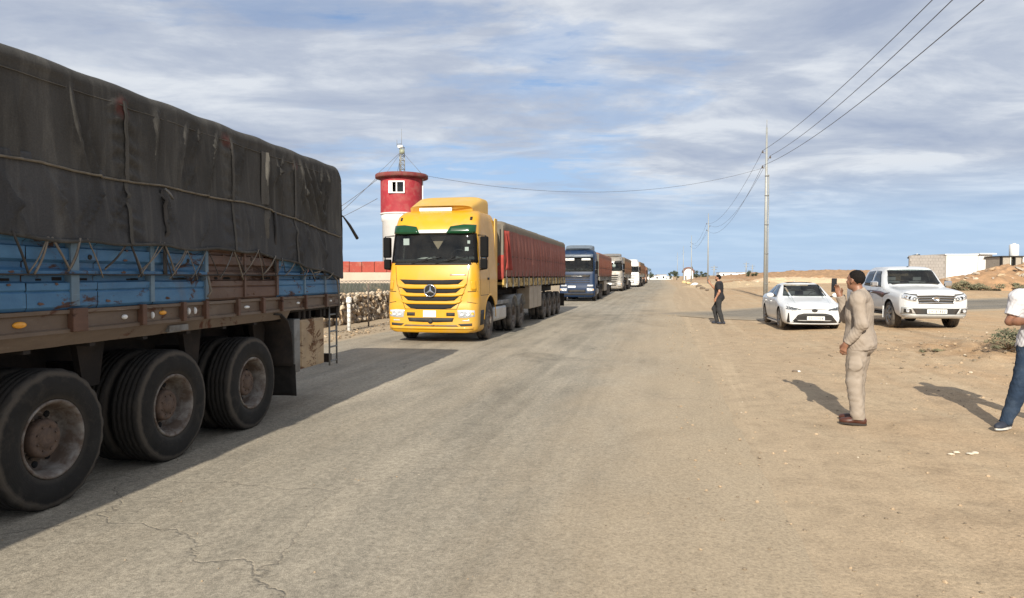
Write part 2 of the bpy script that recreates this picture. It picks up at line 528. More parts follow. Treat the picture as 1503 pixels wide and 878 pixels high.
def roadmat(name, c_lo, c_mid, c_hi, sandy, start=None):
    """worn asphalt, UV: u = metres across, v = metres along; sand blown over both edges"""
    m, t, b = mat_base(name, 0.92, 0, 0.25)
    uv = t.n('ShaderNodeUVMap').outputs[0]
    co = coords(t)
    sp = t.n('ShaderNodeSeparateXYZ'); t.l(uv, sp.inputs[0])
    big = t.noise(t.mapping(uv, scale=(0.55, 0.16, 1)), 1.0, 6, 0.62, 0.4)
    mid = t.noise(t.mapping(uv, scale=(1.6, 0.45, 1)), 1.2, 7, 0.66, 0.8)
    ln = t.noise(t.mapping(uv, scale=(3.2, 0.035, 1)), 1.0, 5, 0.6, 0.3)
    fine = t.noise(co, 48, 4, 0.75)
    grit = t.noise(co, 170, 2, 0.6)
    k = t.math('ADD', t.math('MULTIPLY', big, 0.45), t.math('ADD', t.math('MULTIPLY', mid, 0.30), t.math('MULTIPLY', ln, 0.34)))
    base = t.ramp(k, [(0.42, c_lo), (0.54, c_mid), (0.66, c_hi)])
    # old patches of another mix
    pat = t.ramp(t.noise(t.mapping(uv, loc=(3.3, 7.1, 0), scale=(0.5, 0.28, 1)), 0.9, 3, 0.5, 1.2), [(0.60, 0.0), (0.66, 0.5)])
    base = t.mix(pat, base, tuple(c * 0.74 for c in c_lo))
    gr = t.ramp(fine, [(0.28, 0.58), (0.48, 0.98), (0.74, 1.36)])
    base = t.mix(1.0, base, gr, 'MULTIPLY')
    g2 = t.ramp(grit, [(0.33, 0.52), (0.47, 1.0), (0.70, 1.36)])
    base = t.mix(1.0, base, g2, 'MULTIPLY')
    # coarse aggregate and stains at arm's length scale
    agg = t.noise(co, 17, 5, 0.72)
    base = t.mix(1.0, base, t.ramp(agg, [(0.30, 0.74), (0.5, 1.0), (0.70, 1.20)]), 'MULTIPLY')
    blo = t.noise(t.mapping(uv, loc=(2, 5, 0), scale=(1.0, 0.4, 1)), 2.6, 7, 0.7, 0.8)
    base = t.mix(t.ramp(blo, [(0.56, 0.0), (0.72, 0.38)]), base, tuple(c * 0.62 for c in c_lo))
    # cracks: a coarse and a fine net, each only in places
    warp = t.n('ShaderNodeVectorMath', operation='ADD')
    ns = t.n('ShaderNodeVectorMath', operation='SCALE'); ns.inputs['Scale'].default_value = 1.1
    t.l(t.noise(co, 1.1, 5, 0.6, out='Color'), ns.inputs[0]); t.l(co, warp.inputs[0]); t.l(ns.outputs[0], warp.inputs[1])
    def crack(scale, width, mscale, mlo, mhi, sc):
        vo = t.n('ShaderNodeTexVoronoi', feature='DISTANCE_TO_EDGE'); vo.inputs['Scale'].default_value = scale
        t.l(t.mapping(warp.outputs[0], scale=sc), vo.inputs['Vector'])
        line = t.ramp(vo.outputs['Distance'], [(0.0, 1.0), (width, 0.0)])
        return t.math('MULTIPLY', line, t.ramp(t.noise(t.mapping(co, loc=(mscale * 31, 4, 0)), mscale, 4, 0.6), [(mlo, 0.0), (mhi, 1.0)]))
    c1 = crack(0.26, 0.005, 0.16, 0.40, 0.60, (1, 1, 1))
    c2 = crack(1.3, 0.012, 0.21, 0.55, 0.68, (1, 0.7, 1))
    cr = t.math('MAXIMUM', c1, t.math('MULTIPLY', c2, 0.7))
    base = t.mix(t.math('MULTIPLY', cr, 0.50), base, (0.085, 0.07, 0.055))
    # sand over the edges
    mapw = t.noise(t.mapping(uv, scale=(1.0, 0.5, 1)), 0.8, 8, 0.68, 0.5)
    er = t.math('SUBTRACT', t.math('ADD', sp.outputs[0], t.math('MULTIPLY', t.math('SUBTRACT', mapw, 0.5), sandy[2])), sandy[1])
    el = t.math('SUBTRACT', sandy[0], t.math('ADD', sp.outputs[0], t.math('MULTIPLY', t.math('SUBTRACT', mapw, 0.5), 1.4)))
    kr = t.ramp(t.math('MULTIPLY', er, 1 / sandy[3]), [(0.0, 0.0), (0.55, 0.62), (1.0, 0.97)])
    kl = t.ramp(el, [(0.0, 0.0), (0.6, 0.95)])
    ks = t.math('MAXIMUM', kr, kl)
    if start is not None:
        ks = t.math('MAXIMUM', ks, t.ramp(t.math('MULTIPLY', t.math('SUBTRACT', start, t.math('ADD', sp.outputs[1], t.math('MULTIPLY', t.math('SUBTRACT', mapw, 0.5), 3.0))), 0.4), [(0.0, 0.0), (1.0, 0.9)]))
    sandc = t.mix(1.0, t.ramp(big, [(0.3, (0.37, 0.290, 0.196)), (0.7, (0.43, 0.338, 0.230))]), gr, 'MULTIPLY')
    film = t.ramp(t.noise(t.mapping(uv, loc=(9, 1, 0), scale=(0.7, 0.12, 1)), 1.0, 8, 0.7), [(0.45, 0.0), (0.75, 0.30)])
    base = t.mix(film, base, sandc)
    base = t.mix(ks, base, sandc)
    t.l(base, b.inputs['Base Color'])
    bp = t.n('ShaderNodeBump'); bp.inputs['Strength'].default_value = 0.6; bp.inputs['Distance'].default_value = 0.012
    h = t.math('SUBTRACT', t.math('ADD', t.math('MULTIPLY', fine, 0.5), t.math('MULTIPLY', grit, 0.5)), t.math('MULTIPLY', cr, 1.5))
    h = t.math('ADD', h, t.math('MULTIPLY', mid, 1.2))
    t.l(h, bp.inputs['Height']); t.l(bp.outputs[0], b.inputs['Normal'])
    return m

# ground: one polar sheet out to the horizon
M_sand = sandmat()
def ground():
    rings = [0.0]
    r = 1.2
    while r < 9000:
        rings.append(r); r *= 1.021
    angs = []
    a = 40.0
    while a < 140: angs.append(a); a += 0.34
    while a < 400: angs.append(a); a += 6.0
    n = len(angs)
    cs = [(math.cos(R(q)), math.sin(R(q))) for q in angs]
    vs = [(0, 0, 0)]; fs = []
    for r in rings[1:]:
        for c, q in cs:
            x, y = r * c, r * q
            l, s = ls(x, y)
            vs.append((x, y, ter(x, y) - (0.03 if EDGE_L + 0.5 < l < EDGE_R - 0.5 else 0.0)))
    for k in range(n):
        fs.append((0, 1 + k, 1 + (k + 1) % n))
    for j in range(len(rings) - 2):
        b0 = 1 + j * n; b1 = b0 + n
        for k in range(n):
            k2 = (k + 1) % n
            fs.append((b0 + k, b1 + k, b1 + k2, b0 + k2))
    me = bpy.data.meshes.new('ground'); me.from_pydata(vs, [], fs)
    me.materials.append(M_sand)
    me.polygons.foreach_set('use_smooth', [True] * len(me.polygons))
    o = bpy.data.objects.new('ground', me); COL.objects.link(o)
    tag(o, kind='structure', label='sandy desert ground either side of the road')
ground()


def strip(name, mat, ss, lfun, nl, place, lab):
    """ss: stations, lfun(s)->(l0,l1)"""
    vs = []; uvs = []; fs = []
    for s in ss:
        l0, l1 = lfun(s)
        for i in range(nl + 1):
            l = l0 + (l1 - l0) * i / nl
            x, y, z = place(l, s)
            vs.append((x, y, z)); uvs.append((l, s))
    W = nl + 1
    for j in range(len(ss) - 1):
        for i in range(nl):
            fs.append((j * W + i, j * W + i + 1, (j + 1) * W + i + 1, (j + 1) * W + i))
    me = bpy.data.meshes.new(name); me.from_pydata(vs, [], fs)
    uvl = me.uv_layers.new(name='UVMap')
    for lp in me.loops:
        uvl.data[lp.index].uv = uvs[lp.vertex_index]
    me.materials.append(mat)
    me.polygons.foreach_set('use_smooth', [True] * len(me.polygons))
    o = bpy.data.objects.new(name, me); COL.objects.link(o)
    return tag(o, kind='structure', label=lab)

M_road = roadmat('worn_asphalt', (0.196, 0.175, 0.138), (0.284, 0.251, 0.198), (0.366, 0.320, 0.250), (EDGE_L + 0.5, -1.5, 2.6, 2.6))
ss = []; s = -60.0
while s < 520:
    ss.append(s); s += 0.35 if 0 < s < 40 else (1.2 if s < 120 else 6.0)
def road_edges(s):
    j = 0.28 * fbm(s * 0.5, 1.0, 0, 5) + 0.10 * fbm(s * 2.3, 4.0, 0, 3)
    k = 0.30 * fbm(s * 0.4, 7.0, 0, 5)
    return EDGE_L + k, EDGE_R + j
def road_place(l, s):
    x, y = xy(l, s)
    # slight camber and wheel ruts
    rut = -0.006 * (math.exp(-((l + 5.9) / 0.5) ** 2) + math.exp(-((l + 4.0) / 0.5) ** 2))
    lift = 0.012 - 0.026 * sstep(EDGE_R - 0.25, EDGE_R + 0.2, l) - 0.026 * sstep(-EDGE_L - 0.25, -EDGE_L + 0.2, -l)
    return x, y, max(ter(x, y), climb(s)) + lift + rut
strip('road', M_road, ss, road_edges, 34, road_place, 'worn sandy asphalt road running to the horizon')

M_side = roadmat('side_asphalt', (0.15, 0.135, 0.112), (0.19, 0.172, 0.142), (0.245, 0.22, 0.18), (-3.6, 2.6, 2.8, 2.2), 3.4)
ss2 = [1.5 + 0.6 * i for i in range(190)]
def side_edges(a):
    fl = 2.4 * (1 - sstep(-2, 9, a))
    return -4.9 - 0.6 * fl + 0.35 * fbm(a * 0.4, 3, 0, 5), 4.9 + 0.9 * fl + 0.35 * fbm(a * 0.4, 8, 0, 5)
def side_place(b, a):
    p = SA + SDIR * a + SNOR * b
    return p.x, p.y, ter(p.x, p.y) + 0.016 - 0.028 * (1 - sstep(0.0, 0.7, 5.0 - abs(b)))
strip('side_road', M_side, ss2, side_edges, 20, side_place, 'grey asphalt side road branching off behind the parked cars')

# loose stones and grit on the sand and the road edge
def rock_verts(seed, n=2):
    bm = bmesh.new(); bmesh.ops.create_icosphere(bm, subdivisions=n, radius=1)
    rn = random.Random(seed); o = Vector((rn.random() * 50, rn.random() * 50, rn.random() * 50))
    sx, sy, sz = rn.uniform(0.75, 1.25), rn.uniform(0.6, 1.1), rn.uniform(0.5, 0.85)
    for v in bm.verts:
        d = 1 + 0.34 * mnoise.noise(v.co * 1.3 + o) + 0.14 * mnoise.noise(v.co * 3 + o)
        v.co = Vector((v.co.x * sx, v.co.y * sy, v.co.z * sz)) * d
    vs = [tuple(v.co) for v in bm.verts]; fs = [tuple(v.index for v in f.verts) for f in bm.faces]
    bm.free()
    return vs, fs

def pebbles():
    rn = random.Random(11)
    protos = [rock_verts(k, 1) for k in range(6)]
    mb = MB()
    def put(x, y, r):
        vs, fs = rn.choice(protos)
        a = rn.uniform(0, 6.28); c, q = math.cos(a) * r, math.sin(a) * r
        z = ter(x, y) + r * 0.15 + (0.015 if ls(x, y)[0] < EDGE_R else 0)
        k = 0 if rn.random() < 0.42 else (1 if rn.random() < 0.93 else 2)
        mb.add([(x + c * p[0] - q * p[1], y + q * p[0] + c * p[1], z + p[2] * r * 0.8) for p in vs], fs, k)
    for _ in range(2600):
        s = 2.5 + 30 * rn.random() ** 1.5; l = EDGE_R + rn.uniform(-0.8, 9.5)
        x, y = xy(l, s); put(x, y, rn.choice([0.006, 0.008, 0.010, 0.012, 0.016]) * (1 + s * 0.02))
    for _ in range(500):
        s = 2.5 + 26 * rn.random() ** 1.4; l = rn.uniform(-6, 1)
        x, y = xy(l, s); put(x, y, rn.uniform(0.004, 0.008))
    for _ in range(900):
        x = rn.gauss(11.6, 2.6); y = rn.gauss(14.0, 1.8)
        if y > 8 and x > 6.5: put(x, y, rn.choice([0.012, 0.018, 0.026, 0.04]))
    for _ in range(500):
        s = rn.uniform(14, 34); l = EDGE_L - rn.uniform(0, 1.4)
        x, y = xy(l, s); put(x, y, rn.uniform(0.015, 0.05))
    o = mb.build('gravel', [plain('grit_tan', (0.38, 0.28, 0.18), 0.9, vary=0.3, scale=0.8), plain('grit_grey', (0.21, 0.165, 0.115), 0.9, vary=0.4, scale=0.8), plain('grit_pale', (0.50, 0.43, 0.33), 0.9)], fix=False)
    tag(o, 'loose stones and grit scattered over the sandy shoulder', kind='stuff')
pebbles()
# ------------------------------------------------------------------ truck wheels
def tyre_prof(Rr, w, rb=0.285, grooves=4):
    h = w / 2
    pts = [(rb, h - 0.035), (rb + 0.015, h - 0.012), (rb + 0.07, h + 0.002), (rb + 0.13, h + 0.004), (Rr - 0.075, h - 0.004), (Rr - 0.04, h - 0.012), (Rr - 0.012, h - 0.022), (Rr, h - 0.045)]
    tw = h - 0.045
    for g in range(grooves):
        c = tw - (g + 0.5 + 0.0) * 2 * tw / grooves
        pts += [(Rr, c + 0.008), (Rr - 0.012, c + 0.006), (Rr - 0.012, c - 0.006), (Rr, c - 0.008)]
    pts += [(Rr, -h + 0.045), (Rr - 0.012, -h + 0.022), (Rr - 0.06, -h + 0.006), (rb + 0.11, -h), (rb + 0.02, -h + 0.02), (rb, -h + 0.04)]
    return pts

WH = {}
def wheel_meshes(kind):
    """kind: dual (deep dish) or steer (bulging) or far"""
    if kind in WH: return WH[kind]
    Rr, w = 0.52, 0.29
    n = 96 if kind in ('dual', 'worn') else 28
    t = MB()
    prof = tyre_prof(Rr, w, grooves=4 if n > 40 else 1)
    def mod(j, k):
        r = prof[j][0]
        if kind == 'worn' and r > Rr - 0.05: return -0.010 if k % 4 < 2 and abs(prof[j][1]) > 0.09 else 0.0
        if kind == 'dual' and r > Rr - 0.03: return -0.004 if k % 3 == 0 else 0
        return 0
    t.lathe(prof, axis='y', n=n, closed=True, mod=mod, smooth=n < 40 or True)
    n2 = 48 if n > 40 else 20
    r = MB(); h = MB()
    e = w / 2 - 0.02
    if kind in ('dual', 'worn', 'far'):
        r.lathe([(0.288, e - 0.02), (0.292, e + 0.006), (0.280, e + 0.012), (0.262, e - 0.004), (0.255, e - 0.03), (0.243, e - 0.06), (0.238, e - 0.13), (0.225, e - 0.165), (0.185, e - 0.172)], axis='y', n=n2, caps=False)
        r.lathe([(0.185, e - 0.172), (0.11, e - 0.150)], axis='y', n=n2, mat=1, caps=False)
        if n > 40:
            for k in range(10):     # hand holes and wheel nuts
                a = 2 * math.pi * k / 10
                r.lathe([(0.026, -0.004), (0.026, 0.004)], origin=(0.198 * math.sin(a), e - 0.166, 0.198 * math.cos(a)), axis='y', n=10, mat=2)
                a += 0.31
                r.lathe([(0.016, -0.02), (0.016, 0.022), (0.008, 0.03)], origin=(0.150 * math.sin(a), e - 0.155, 0.150 * math.cos(a)), axis='y', n=6, mat=1, smooth=False)
        h.lathe([(0.142, e - 0.16), (0.142, e - 0.075), (0.130, e - 0.062), (0.105, e - 0.058), (0.10, e - 0.062), (0.075, e - 0.058), (0.072, e - 0.05), (0.03, e - 0.046), (0.0, e - 0.045)], axis='y', n=32 if n > 40 else 16)
        if n > 40:
            for k in range(8):
                a = 2 * math.pi * (k + 0.3) / 8
                h.lathe([(0.008, 0), (0.008, 0.01)], origin=(0.090 * math.sin(a), e - 0.062, 0.090 * math.cos(a)), axis='y', n=6)
    else:
        r.lathe([(0.288, e - 0.02), (0.292, e + 0.006), (0.272, e + 0.008), (0.25, e - 0.03), (0.225, e - 0.04), (0.19, e + 0.01), (0.165, e + 0.03), (0.12, e + 0.03)], axis='y', n=n2, caps=False)
        for k in range(10):
            a = 2 * math.pi * k / 10
            r.lathe([(0.02, -0.004), (0.02, 0.006)], origin=(0.213 * math.sin(a), e - 0.018, 0.213 * math.cos(a)), axis='y', n=8, mat=2)
        h.lathe([(0.12, e + 0.02), (0.115, e + 0.05), (0.09, e + 0.075), (0.05, e + 0.085), (0, e + 0.086)], axis='y', n=20)
    far = n < 40
    WH[kind] = (t.mesh('tyre', [M_tyre2 if far else M_tyre]), r.mesh('rim', [M_rim, M_rimdark, M_dark]), h.mesh('hub', [M_rim if far and kind == 'steer' else M_hub]))
    for me in WH[kind]:
        bm = bmesh.new(); bm.from_mesh(me); bmesh.ops.recalc_face_normals(bm, faces=bm.faces); bm.to_mesh(me); bm.free()
    return WH[kind]


def wheel(parent, x, y, kind, z=0.52, flip=False, spin=0.0, scale=1.0):
    t, r, h = wheel_meshes(kind)
    o = bpy.data.objects.new('wheel', t); COL.objects.link(o); o.parent = parent
    o.location = (x, y, z * scale if scale != 1 else z); o.rotation_euler = (0, spin, math.pi if flip else 0); o.scale = (scale,) * 3
    for nm, me in (('rim', r), ('hub', h)):
        c = bpy.data.objects.new(nm, me); COL.objects.link(c); c.parent = o
    return o


def inner_tyre(parent, x, y, kind, z=0.52, scale=1.0):
    t, _, _ = wheel_meshes(kind)
    o = bpy.data.objects.new('tyre', t); COL.objects.link(o); o.parent = parent
    o.location = (x, y, z); o.scale = (scale,) * 3
    return o

# ------------------------------------------------------------------ the near trailer under its dark tarpaulin
def tarp_material(name, c1, c2, dust, spots=(), streak=1.0):
    m, t, b = mat_base(name, 0.85, 0, 0.25)
    co = coords(t)
    n1 = t.noise(t.mapping(co, scale=(1.6, 1, 0.35)), 1.4, 7, 0.65, 0.5)
    c = t.ramp(n1, [(0.32, c1), (0.68, c2)])
    n2 = t.noise(t.mapping(co, scale=(6, 6, 0.6), rot=(0, R(7), 0)), 1.2, 6, 0.6, 0.8)
    c = t.mix(t.ramp(n2, [(0.50, 0.0), (0.80, 0.55 * streak)]), c, dust)
    n3 = t.noise(t.mapping(co, scale=(2.0, 2, 0.5), rot=(0, R(-24), 0)), 1.6, 8, 0.7, 1.4)
    c = t.mix(t.ramp(n3, [(0.60, 0.0), (0.72, 0.35 * streak)]), c, dust)
    weave = t.noise(co, 90, 3, 0.7)
    c = t.mix(1.0, c, t.ramp(weave, [(0.3, 0.82), (0.7, 1.15)]), 'MULTIPLY')
    for (px, pz, pr, pc) in spots:
        v = t.n('ShaderNodeVectorMath', operation='SUBTRACT'); t.l(t.mapping(co, scale=(1, 0, 1)), v.inputs[0]); v.inputs[1].default_value = (px, 0, pz)
        ln = t.n('ShaderNodeVectorMath', operation='LENGTH'); t.l(v.outputs[0], ln.inputs[0])
        d = t.math('ADD', ln.outputs['Value'], t.math('MULTIPLY', t.noise(co, 11, 5, 0.7), pr * 1.3))
        c = t.mix(t.ramp(d, [(pr * 0.95, 0.75), (pr * 1.55, 0.0)]), c, pc)
    t.l(c, b.inputs['Base Color'])
    bp = t.n('ShaderNodeBump'); bp.inputs['Strength'].default_value = 0.35; bp.inputs['Distance'].default_value = 0.012
    t.l(t.math('ADD', t.math('MULTIPLY', n2, 1.0), t.math('MULTIPLY', weave, 0.25)), bp.inputs['Height']); t.l(bp.outputs[0], b.inputs['Normal'])
    return m


def worn_paint(name, col, col2, rust, rust_amt, scale=2.2):
    """old lorry paint: faded, scratched along its length and rusting in blotches"""
    m, t, b = mat_base(name, 0.62, 0, 0.4)
    co = coords(t)
    n1 = t.noise(t.mapping(co, scale=(0.7, 1, 2.2)), scale, 6, 0.65, 0.4)
    c = t.ramp(n1, [(0.32, col), (0.68, col2)])
    sc = t.noise(t.mapping(co, scale=(1.0, 4, 9)), 5, 5, 0.7)
    c = t.mix(t.ramp(sc, [(0.62, 0.0), (0.72, 0.4)]), c, tuple(min(1, x * 1.5 + 0.06) for x in col2))
    gr = t.noise(t.mapping(co, scale=(1, 1, 0.6), loc=(3, 0, 1)), 1.6, 8, 0.68, 0.7)
    c = t.mix(t.ramp(gr, [(0.52, 0.0), (0.70, 0.5)]), c, (0.13, 0.105, 0.08))
    rn = t.noise(t.mapping(co, scale=(0.8, 1, 1.5), loc=(7, 2, 5)), 3.1, 9, 0.72, 0.9)
    e = 0.70 - 0.22 * rust_amt
    k = t.ramp(rn, [(e, 0.0), (e + 0.05, 0.92)])
    rc = t.ramp(t.noise(co, 30, 4, 0.7), [(0.35, tuple(x * 0.55 for x in rust)), (0.65, rust)])
    c = t.mix(k, c, rc)
    t.l(c, b.inputs['Base Color'])
    t.l(t.ramp(k, [(0, 0.55), (1, 0.95)]), b.inputs['Roughness'])
    bp = t.n('ShaderNodeBump'); bp.inputs['Strength'].default_value = 0.3; bp.inputs['Distance'].default_value = 0.006
    t.l(t.math('SUBTRACT', t.noise(co, 45, 4, 0.7), t.math('MULTIPLY', k, 0.8)), bp.inputs['Height']); t.l(bp.outputs[0], b.inputs['Normal'])
    return m

M_tarpU = tarp_material('tarpaulin_brown_black', (0.046, 0.044, 0.040), (0.076, 0.072, 0.065), (0.165, 0.155, 0.135),
                        [(4.50, 3.10, 0.12, (0.13, 0.045, 0.038)), (2.97, 3.12, 0.11, (0.12, 0.045, 0.038)), (1.45, 3.10, 0.10, (0.10, 0.05, 0.042))])
M_tarpL = tarp_material('tarpaulin_blue_black', (0.045, 0.045, 0.046), (0.072, 0.071, 0.071), (0.155, 0.147, 0.132))
M_tarpP = tarp_material('tarpaulin_patch', (0.085, 0.080, 0.071), (0.125, 0.117, 0.102), (0.17, 0.155, 0.13))
M_seam = tarp_material('tarpaulin_seam', (0.062, 0.058, 0.051), (0.098, 0.091, 0.079), (0.14, 0.128, 0.108))
M_hem = plain('tarp_hem_rope', (0.16, 0.135, 0.10), 0.9, vary=0.3, scale=12, bump=0.3)
M_blue = worn_paint('blue_lorry_paint', (0.042, 0.125, 0.240), (0.070, 0.185, 0.320), RUST, 0.62, 4.0)
M_bluepost = worn_paint('pale_blue_paint', (0.105, 0.17, 0.225), (0.145, 0.22, 0.28), RUST, 0.5)
M_brown = worn_paint('brown_lorry_paint', (0.085, 0.045, 0.030), (0.13, 0.072, 0.048), (0.06, 0.03, 0.018), 0.6)
M_rail = worn_paint('rail_brown', (0.105, 0.072, 0.050), (0.165, 0.120, 0.085), (0.11, 0.042, 0.022), 0.6)
M_pocket = worn_paint('rusty_steel', (0.09, 0.045, 0.028), (0.13, 0.065, 0.04), (0.05, 0.025, 0.018), 0.5, 6)
M_rope = plain('rope', (0.20, 0.17, 0.135), 0.95, vary=0.35, scale=9)
M_strapd = plain('strap_dark', (0.05, 0.045, 0.04), 0.9, vary=0.3, scale=9)
M_strapl = plain('strap_grey', (0.17, 0.165, 0.155), 0.9, vary=0.3, scale=9)
M_tan = worn_paint('tan_box_paint', (0.33, 0.23, 0.13), (0.42, 0.31, 0.19), (0.14, 0.06, 0.025), 0.8, 3)
M_galv = plain('galvanised', (0.24, 0.24, 0.23), 0.6, 0.3, vary=0.2, dirt=(0.10, 0.08, 0.06), dirt_amt=0.5)

LH = math.atan2(-0.9866, -0.1630)
LT = thing('articulated_lorry_trailer', 'nearest trailer with dark tarpaulin over rusty blue side boards and three axles', 'trailer', (-3.72, 10.5, 0), LH)
LLEN = 12.4


def seg(x, pts):
    if x <= pts[0][0]: return pts[0][1]
    for (a, b), (c, d) in zip(pts, pts[1:]):
        if x <= c: return b + (d - b) * (x - a) / (c - a)
    return pts[-1][1]

def hem_u(x):
    return seg(x, [(0, 2.29), (0.7, 2.36), (1.4, 2.43), (2.3, 2.52), (13, 2.54)]) - 0.014 * abs(math.sin(x * 2.35)) + 0.012 * fbm(x * 1.2, 2.2)

def hem_l(x):
    return seg(x, [(0, 1.70), (0.5, 1.78), (1.35, 1.87), (1.95, 1.95), (2.4, 2.0), (13, 2.02)]) - 0.020 * abs(math.sin(x * 3.74 + 0.5)) + 0.015 * fbm(x * 1.5, 7.2)

SEAMS = (4.48, 2.91, 1.5, 6.6, 8.2)
FOLDS = [(3.62, 3.15, 3.78, 2.56, 0.10), (3.52, 2.75, 3.66, 2.56, 0.07), (3.42, 3.2, 3.52, 2.85, 0.05), (2.62, 3.1, 2.75, 2.7, 0.06), (1.9, 3.1, 1.75, 2.5, 0.07), (1.3, 3.2, 1.05, 2.4, 0.10), (1.15, 3.2, 0.8, 2.4, 0.10),
         (0.9, 3.1, 0.62, 2.35, 0.09), (5.3, 2.5, 5.1, 2.05, 0.07), (5.05, 3.2, 4.9, 2.55, 0.08), (5.7, 2.5, 5.5, 2.0, 0.07), (3.35, 2.3, 3.5, 2.05, 0.06), (1.25, 2.4, 0.95, 1.9, 0.1), (0.9, 2.35, 0.55, 1.8, 0.1), (1.6, 2.4, 1.35, 1.9, 0.08), (6.3, 3.2, 6.1, 2.5, 0.08), (4.05, 3.2, 4.1, 2.6, 0.06)]

_rf = random.Random(77)
for _ in range(46):
    xa = _rf.uniform(0.4, 9.5); up_ = _rf.random() < 0.62
    za = _rf.uniform(2.95, 3.22) if up_ else _rf.uniform(2.35, 2.5); zb = za - _rf.uniform(0.35, 0.75) if up_ else za - _rf.uniform(0.3, 0.5)
    FOLDS.append((xa, za, xa + _rf.uniform(-0.22, 0.30), zb, _rf.uniform(0.03, 0.075)))

def tarp_push(x, z, low=False):
    d = 0.030 * fbm(x * 0.9, z * 0.7, 1.5, 3) + 0.010 * fbm(x * 3.2 + z * 0.8, z * 0.8, 4.0, 3)
    for s in SEAMS:
        q = (x - s)
        if abs(q) < 0.6:
            d += math.exp(-(q / 0.15) ** 2) * (1 - math.exp(-(q / 0.05) ** 2)) * 0.032 * math.sin(z * 42 + 5 * fbm(x * 3, z * 3) + abs(q) * 12) * (0.6 + 0.6 * fbm(z * 2, s))
            d += 0.022 * math.exp(-(q / 0.035) ** 2)
    for (xa, za, xb, zb, wd) in FOLDS:
        if min(za, zb) - 0.3 < z < max(za, zb) + 0.25:
            t = (z - za) / (zb - za)
            q = x - (xa + (xb - xa) * t + 0.03 * math.sin(z * 5))
            if abs(q) < wd * 3:
                f = math.exp(-(q / (wd * 0.42)) ** 2) - 0.6 * math.exp(-((q + wd * 0.8) / (wd * 0.6)) ** 2)
                d += 0.058 * f * max(0, math.sin(math.pi * min(1, max(0, (t + 0.15) / 1.3))))
    return d

def upper_tarp(u, v):
    x = LLEN * u
    rr = 0.0 if x > 0.15 else ((0.15 - x) / 0.15)
    zt = 3.30 - 0.11 * rr ** 2.2 + 0.006 * math.cos(x * 2 * math.pi / 0.75) + 0.006 * fbm(x * 2, 3)
    hy = 1.27
    # path: near hem up to the corner, across the top, down the far side
    if v < 0.45:
        q = v / 0.45; z = hem_u(x) + (zt - 0.10 - hem_u(x)) * q
        y = hy + tarp_push(x, z) * min(1, (1 - q) * 5 + 0.25) + 0.012 * (1 - q) ** 6
        return (x, y, z)
    if v < 0.55:
        a = (v - 0.45) / 0.10 * math.pi / 2
        return (x, hy - 0.10 + 0.10 * math.cos(a), zt - 0.10 + 0.10 * math.sin(a))
    if v < 0.80:
        q = (v - 0.55) / 0.25
        return (x, (hy - 0.10) * (1 - 2 * q), zt + 0.06 * math.sin(math.pi * q))
    q = (v - 0.80) / 0.20
    return (x, -hy, zt - 0.05 - (zt - 2.4) * q)

def lead_tarps():
    mb = MB(); mb.grid(upper_tarp, 420, 80)
    o = mb.build('tarpaulin', M_tarpU, LT); solidify(o, 0.008)
    # gathered rear end of the cover
    rb = MB()
    def rear(u, v):
        y = -1.26 + 2.52 * u; z = 1.72 + (3.10 - 1.72) * v
        return (-0.015 - 0.04 * math.sin(v * 3.1) + 0.02 * fbm(y * 3, z * 2, 6, 3), y, z + 0.02 * math.sin(math.pi * u))
    rb.grid(rear, 40, 24); rb.build('rear_cover', M_tarpU, LT)
    lb = MB()
    def low(u, v):
        x = LLEN * u; zt = hem_u(x) + 0.06; zb = hem_l(x); z = zb + (zt - zb) * v
        return (x, 1.262 + 0.040 * (1 - v) ** 0.7 + max(-0.012, tarp_push(x, z, True)) * (1 - 0.6 * v) + 0.014 * (1 - v) ** 3 * math.sin(x * 7 + 2 * fbm(x, 1)), z)
    lb.grid(low, 420, 34); o = lb.build('lower_tarpaulin', M_tarpL, LT); solidify(o, 0.008)
    # rope hems
    for nm, hf, yy, rr in (('hem_rope', hem_u, 1.287, 0.010), ('lower_hem', hem_l, 1.304, 0.016)):
        pts = [(i * 0.06, yy + max(-0.012, tarp_push(i * 0.06, hf(i * 0.06)) * 0.9), hf(i * 0.06)) for i in range(1, int(LLEN / 0.06))]
        t = MB(); t.tube(pts, rr, 6); t.build(nm, M_hem if nm == 'hem_rope' else M_tarpU, LT)
    # top hem band sewn under the roof edge
    t = MB(); t.tube([(x * 0.1, 1.272 + tarp_push(x * 0.1, 3.14) * 0.5, 3.12 - (0.10 if x < 4 else 0) * (1 - x / 4.0) + 0.008 * fbm(x * 0.4, 4)) for x in range(3, 124)], 0.005, 5); t.build('top_seam', M_tarpP, LT)
    # sewn-on repair strip
    p = MB(); p.grid(lambda u, v: (2.12 + 0.16 * u + 0.03 * (1 - v), 1.274 + tarp_push(2.12 + 0.16 * u, 1.97 + 1.2 * v) * (1 if 1.97 + 1.2 * v < 2.5 else 1) * 0.9 + 0.004, 1.97 + 0.56 * v), 6, 20)
    p.build('repair_strip', M_tarpP, LT)
    p = MB(); p.grid(lambda u, v: (2.14 + 0.12 * u + 0.03 * (1 - v), 1.277 + tarp_push(2.14 + 0.12 * u, 2.54 + 0.6 * v) * 0.9 + 0.006, 2.54 + 0.60 * v), 6, 20)
    p.build('repair_strip', M_tarpP, LT)
    # bow ends pushing up along the roof edge
    for x in (0.75, 1.5, 2.25, 3.0, 3.75, 4.5, 5.25, 6.0, 7.5, 9.0):
        b = MB(); b.tube([(x, 1.20, 3.245), (x + 0.01, 1.0, 3.315), (x, 0.4, 3.345)], 0.022, 6); b.build('hoop', M_tarpU, LT)
lead_tarps()
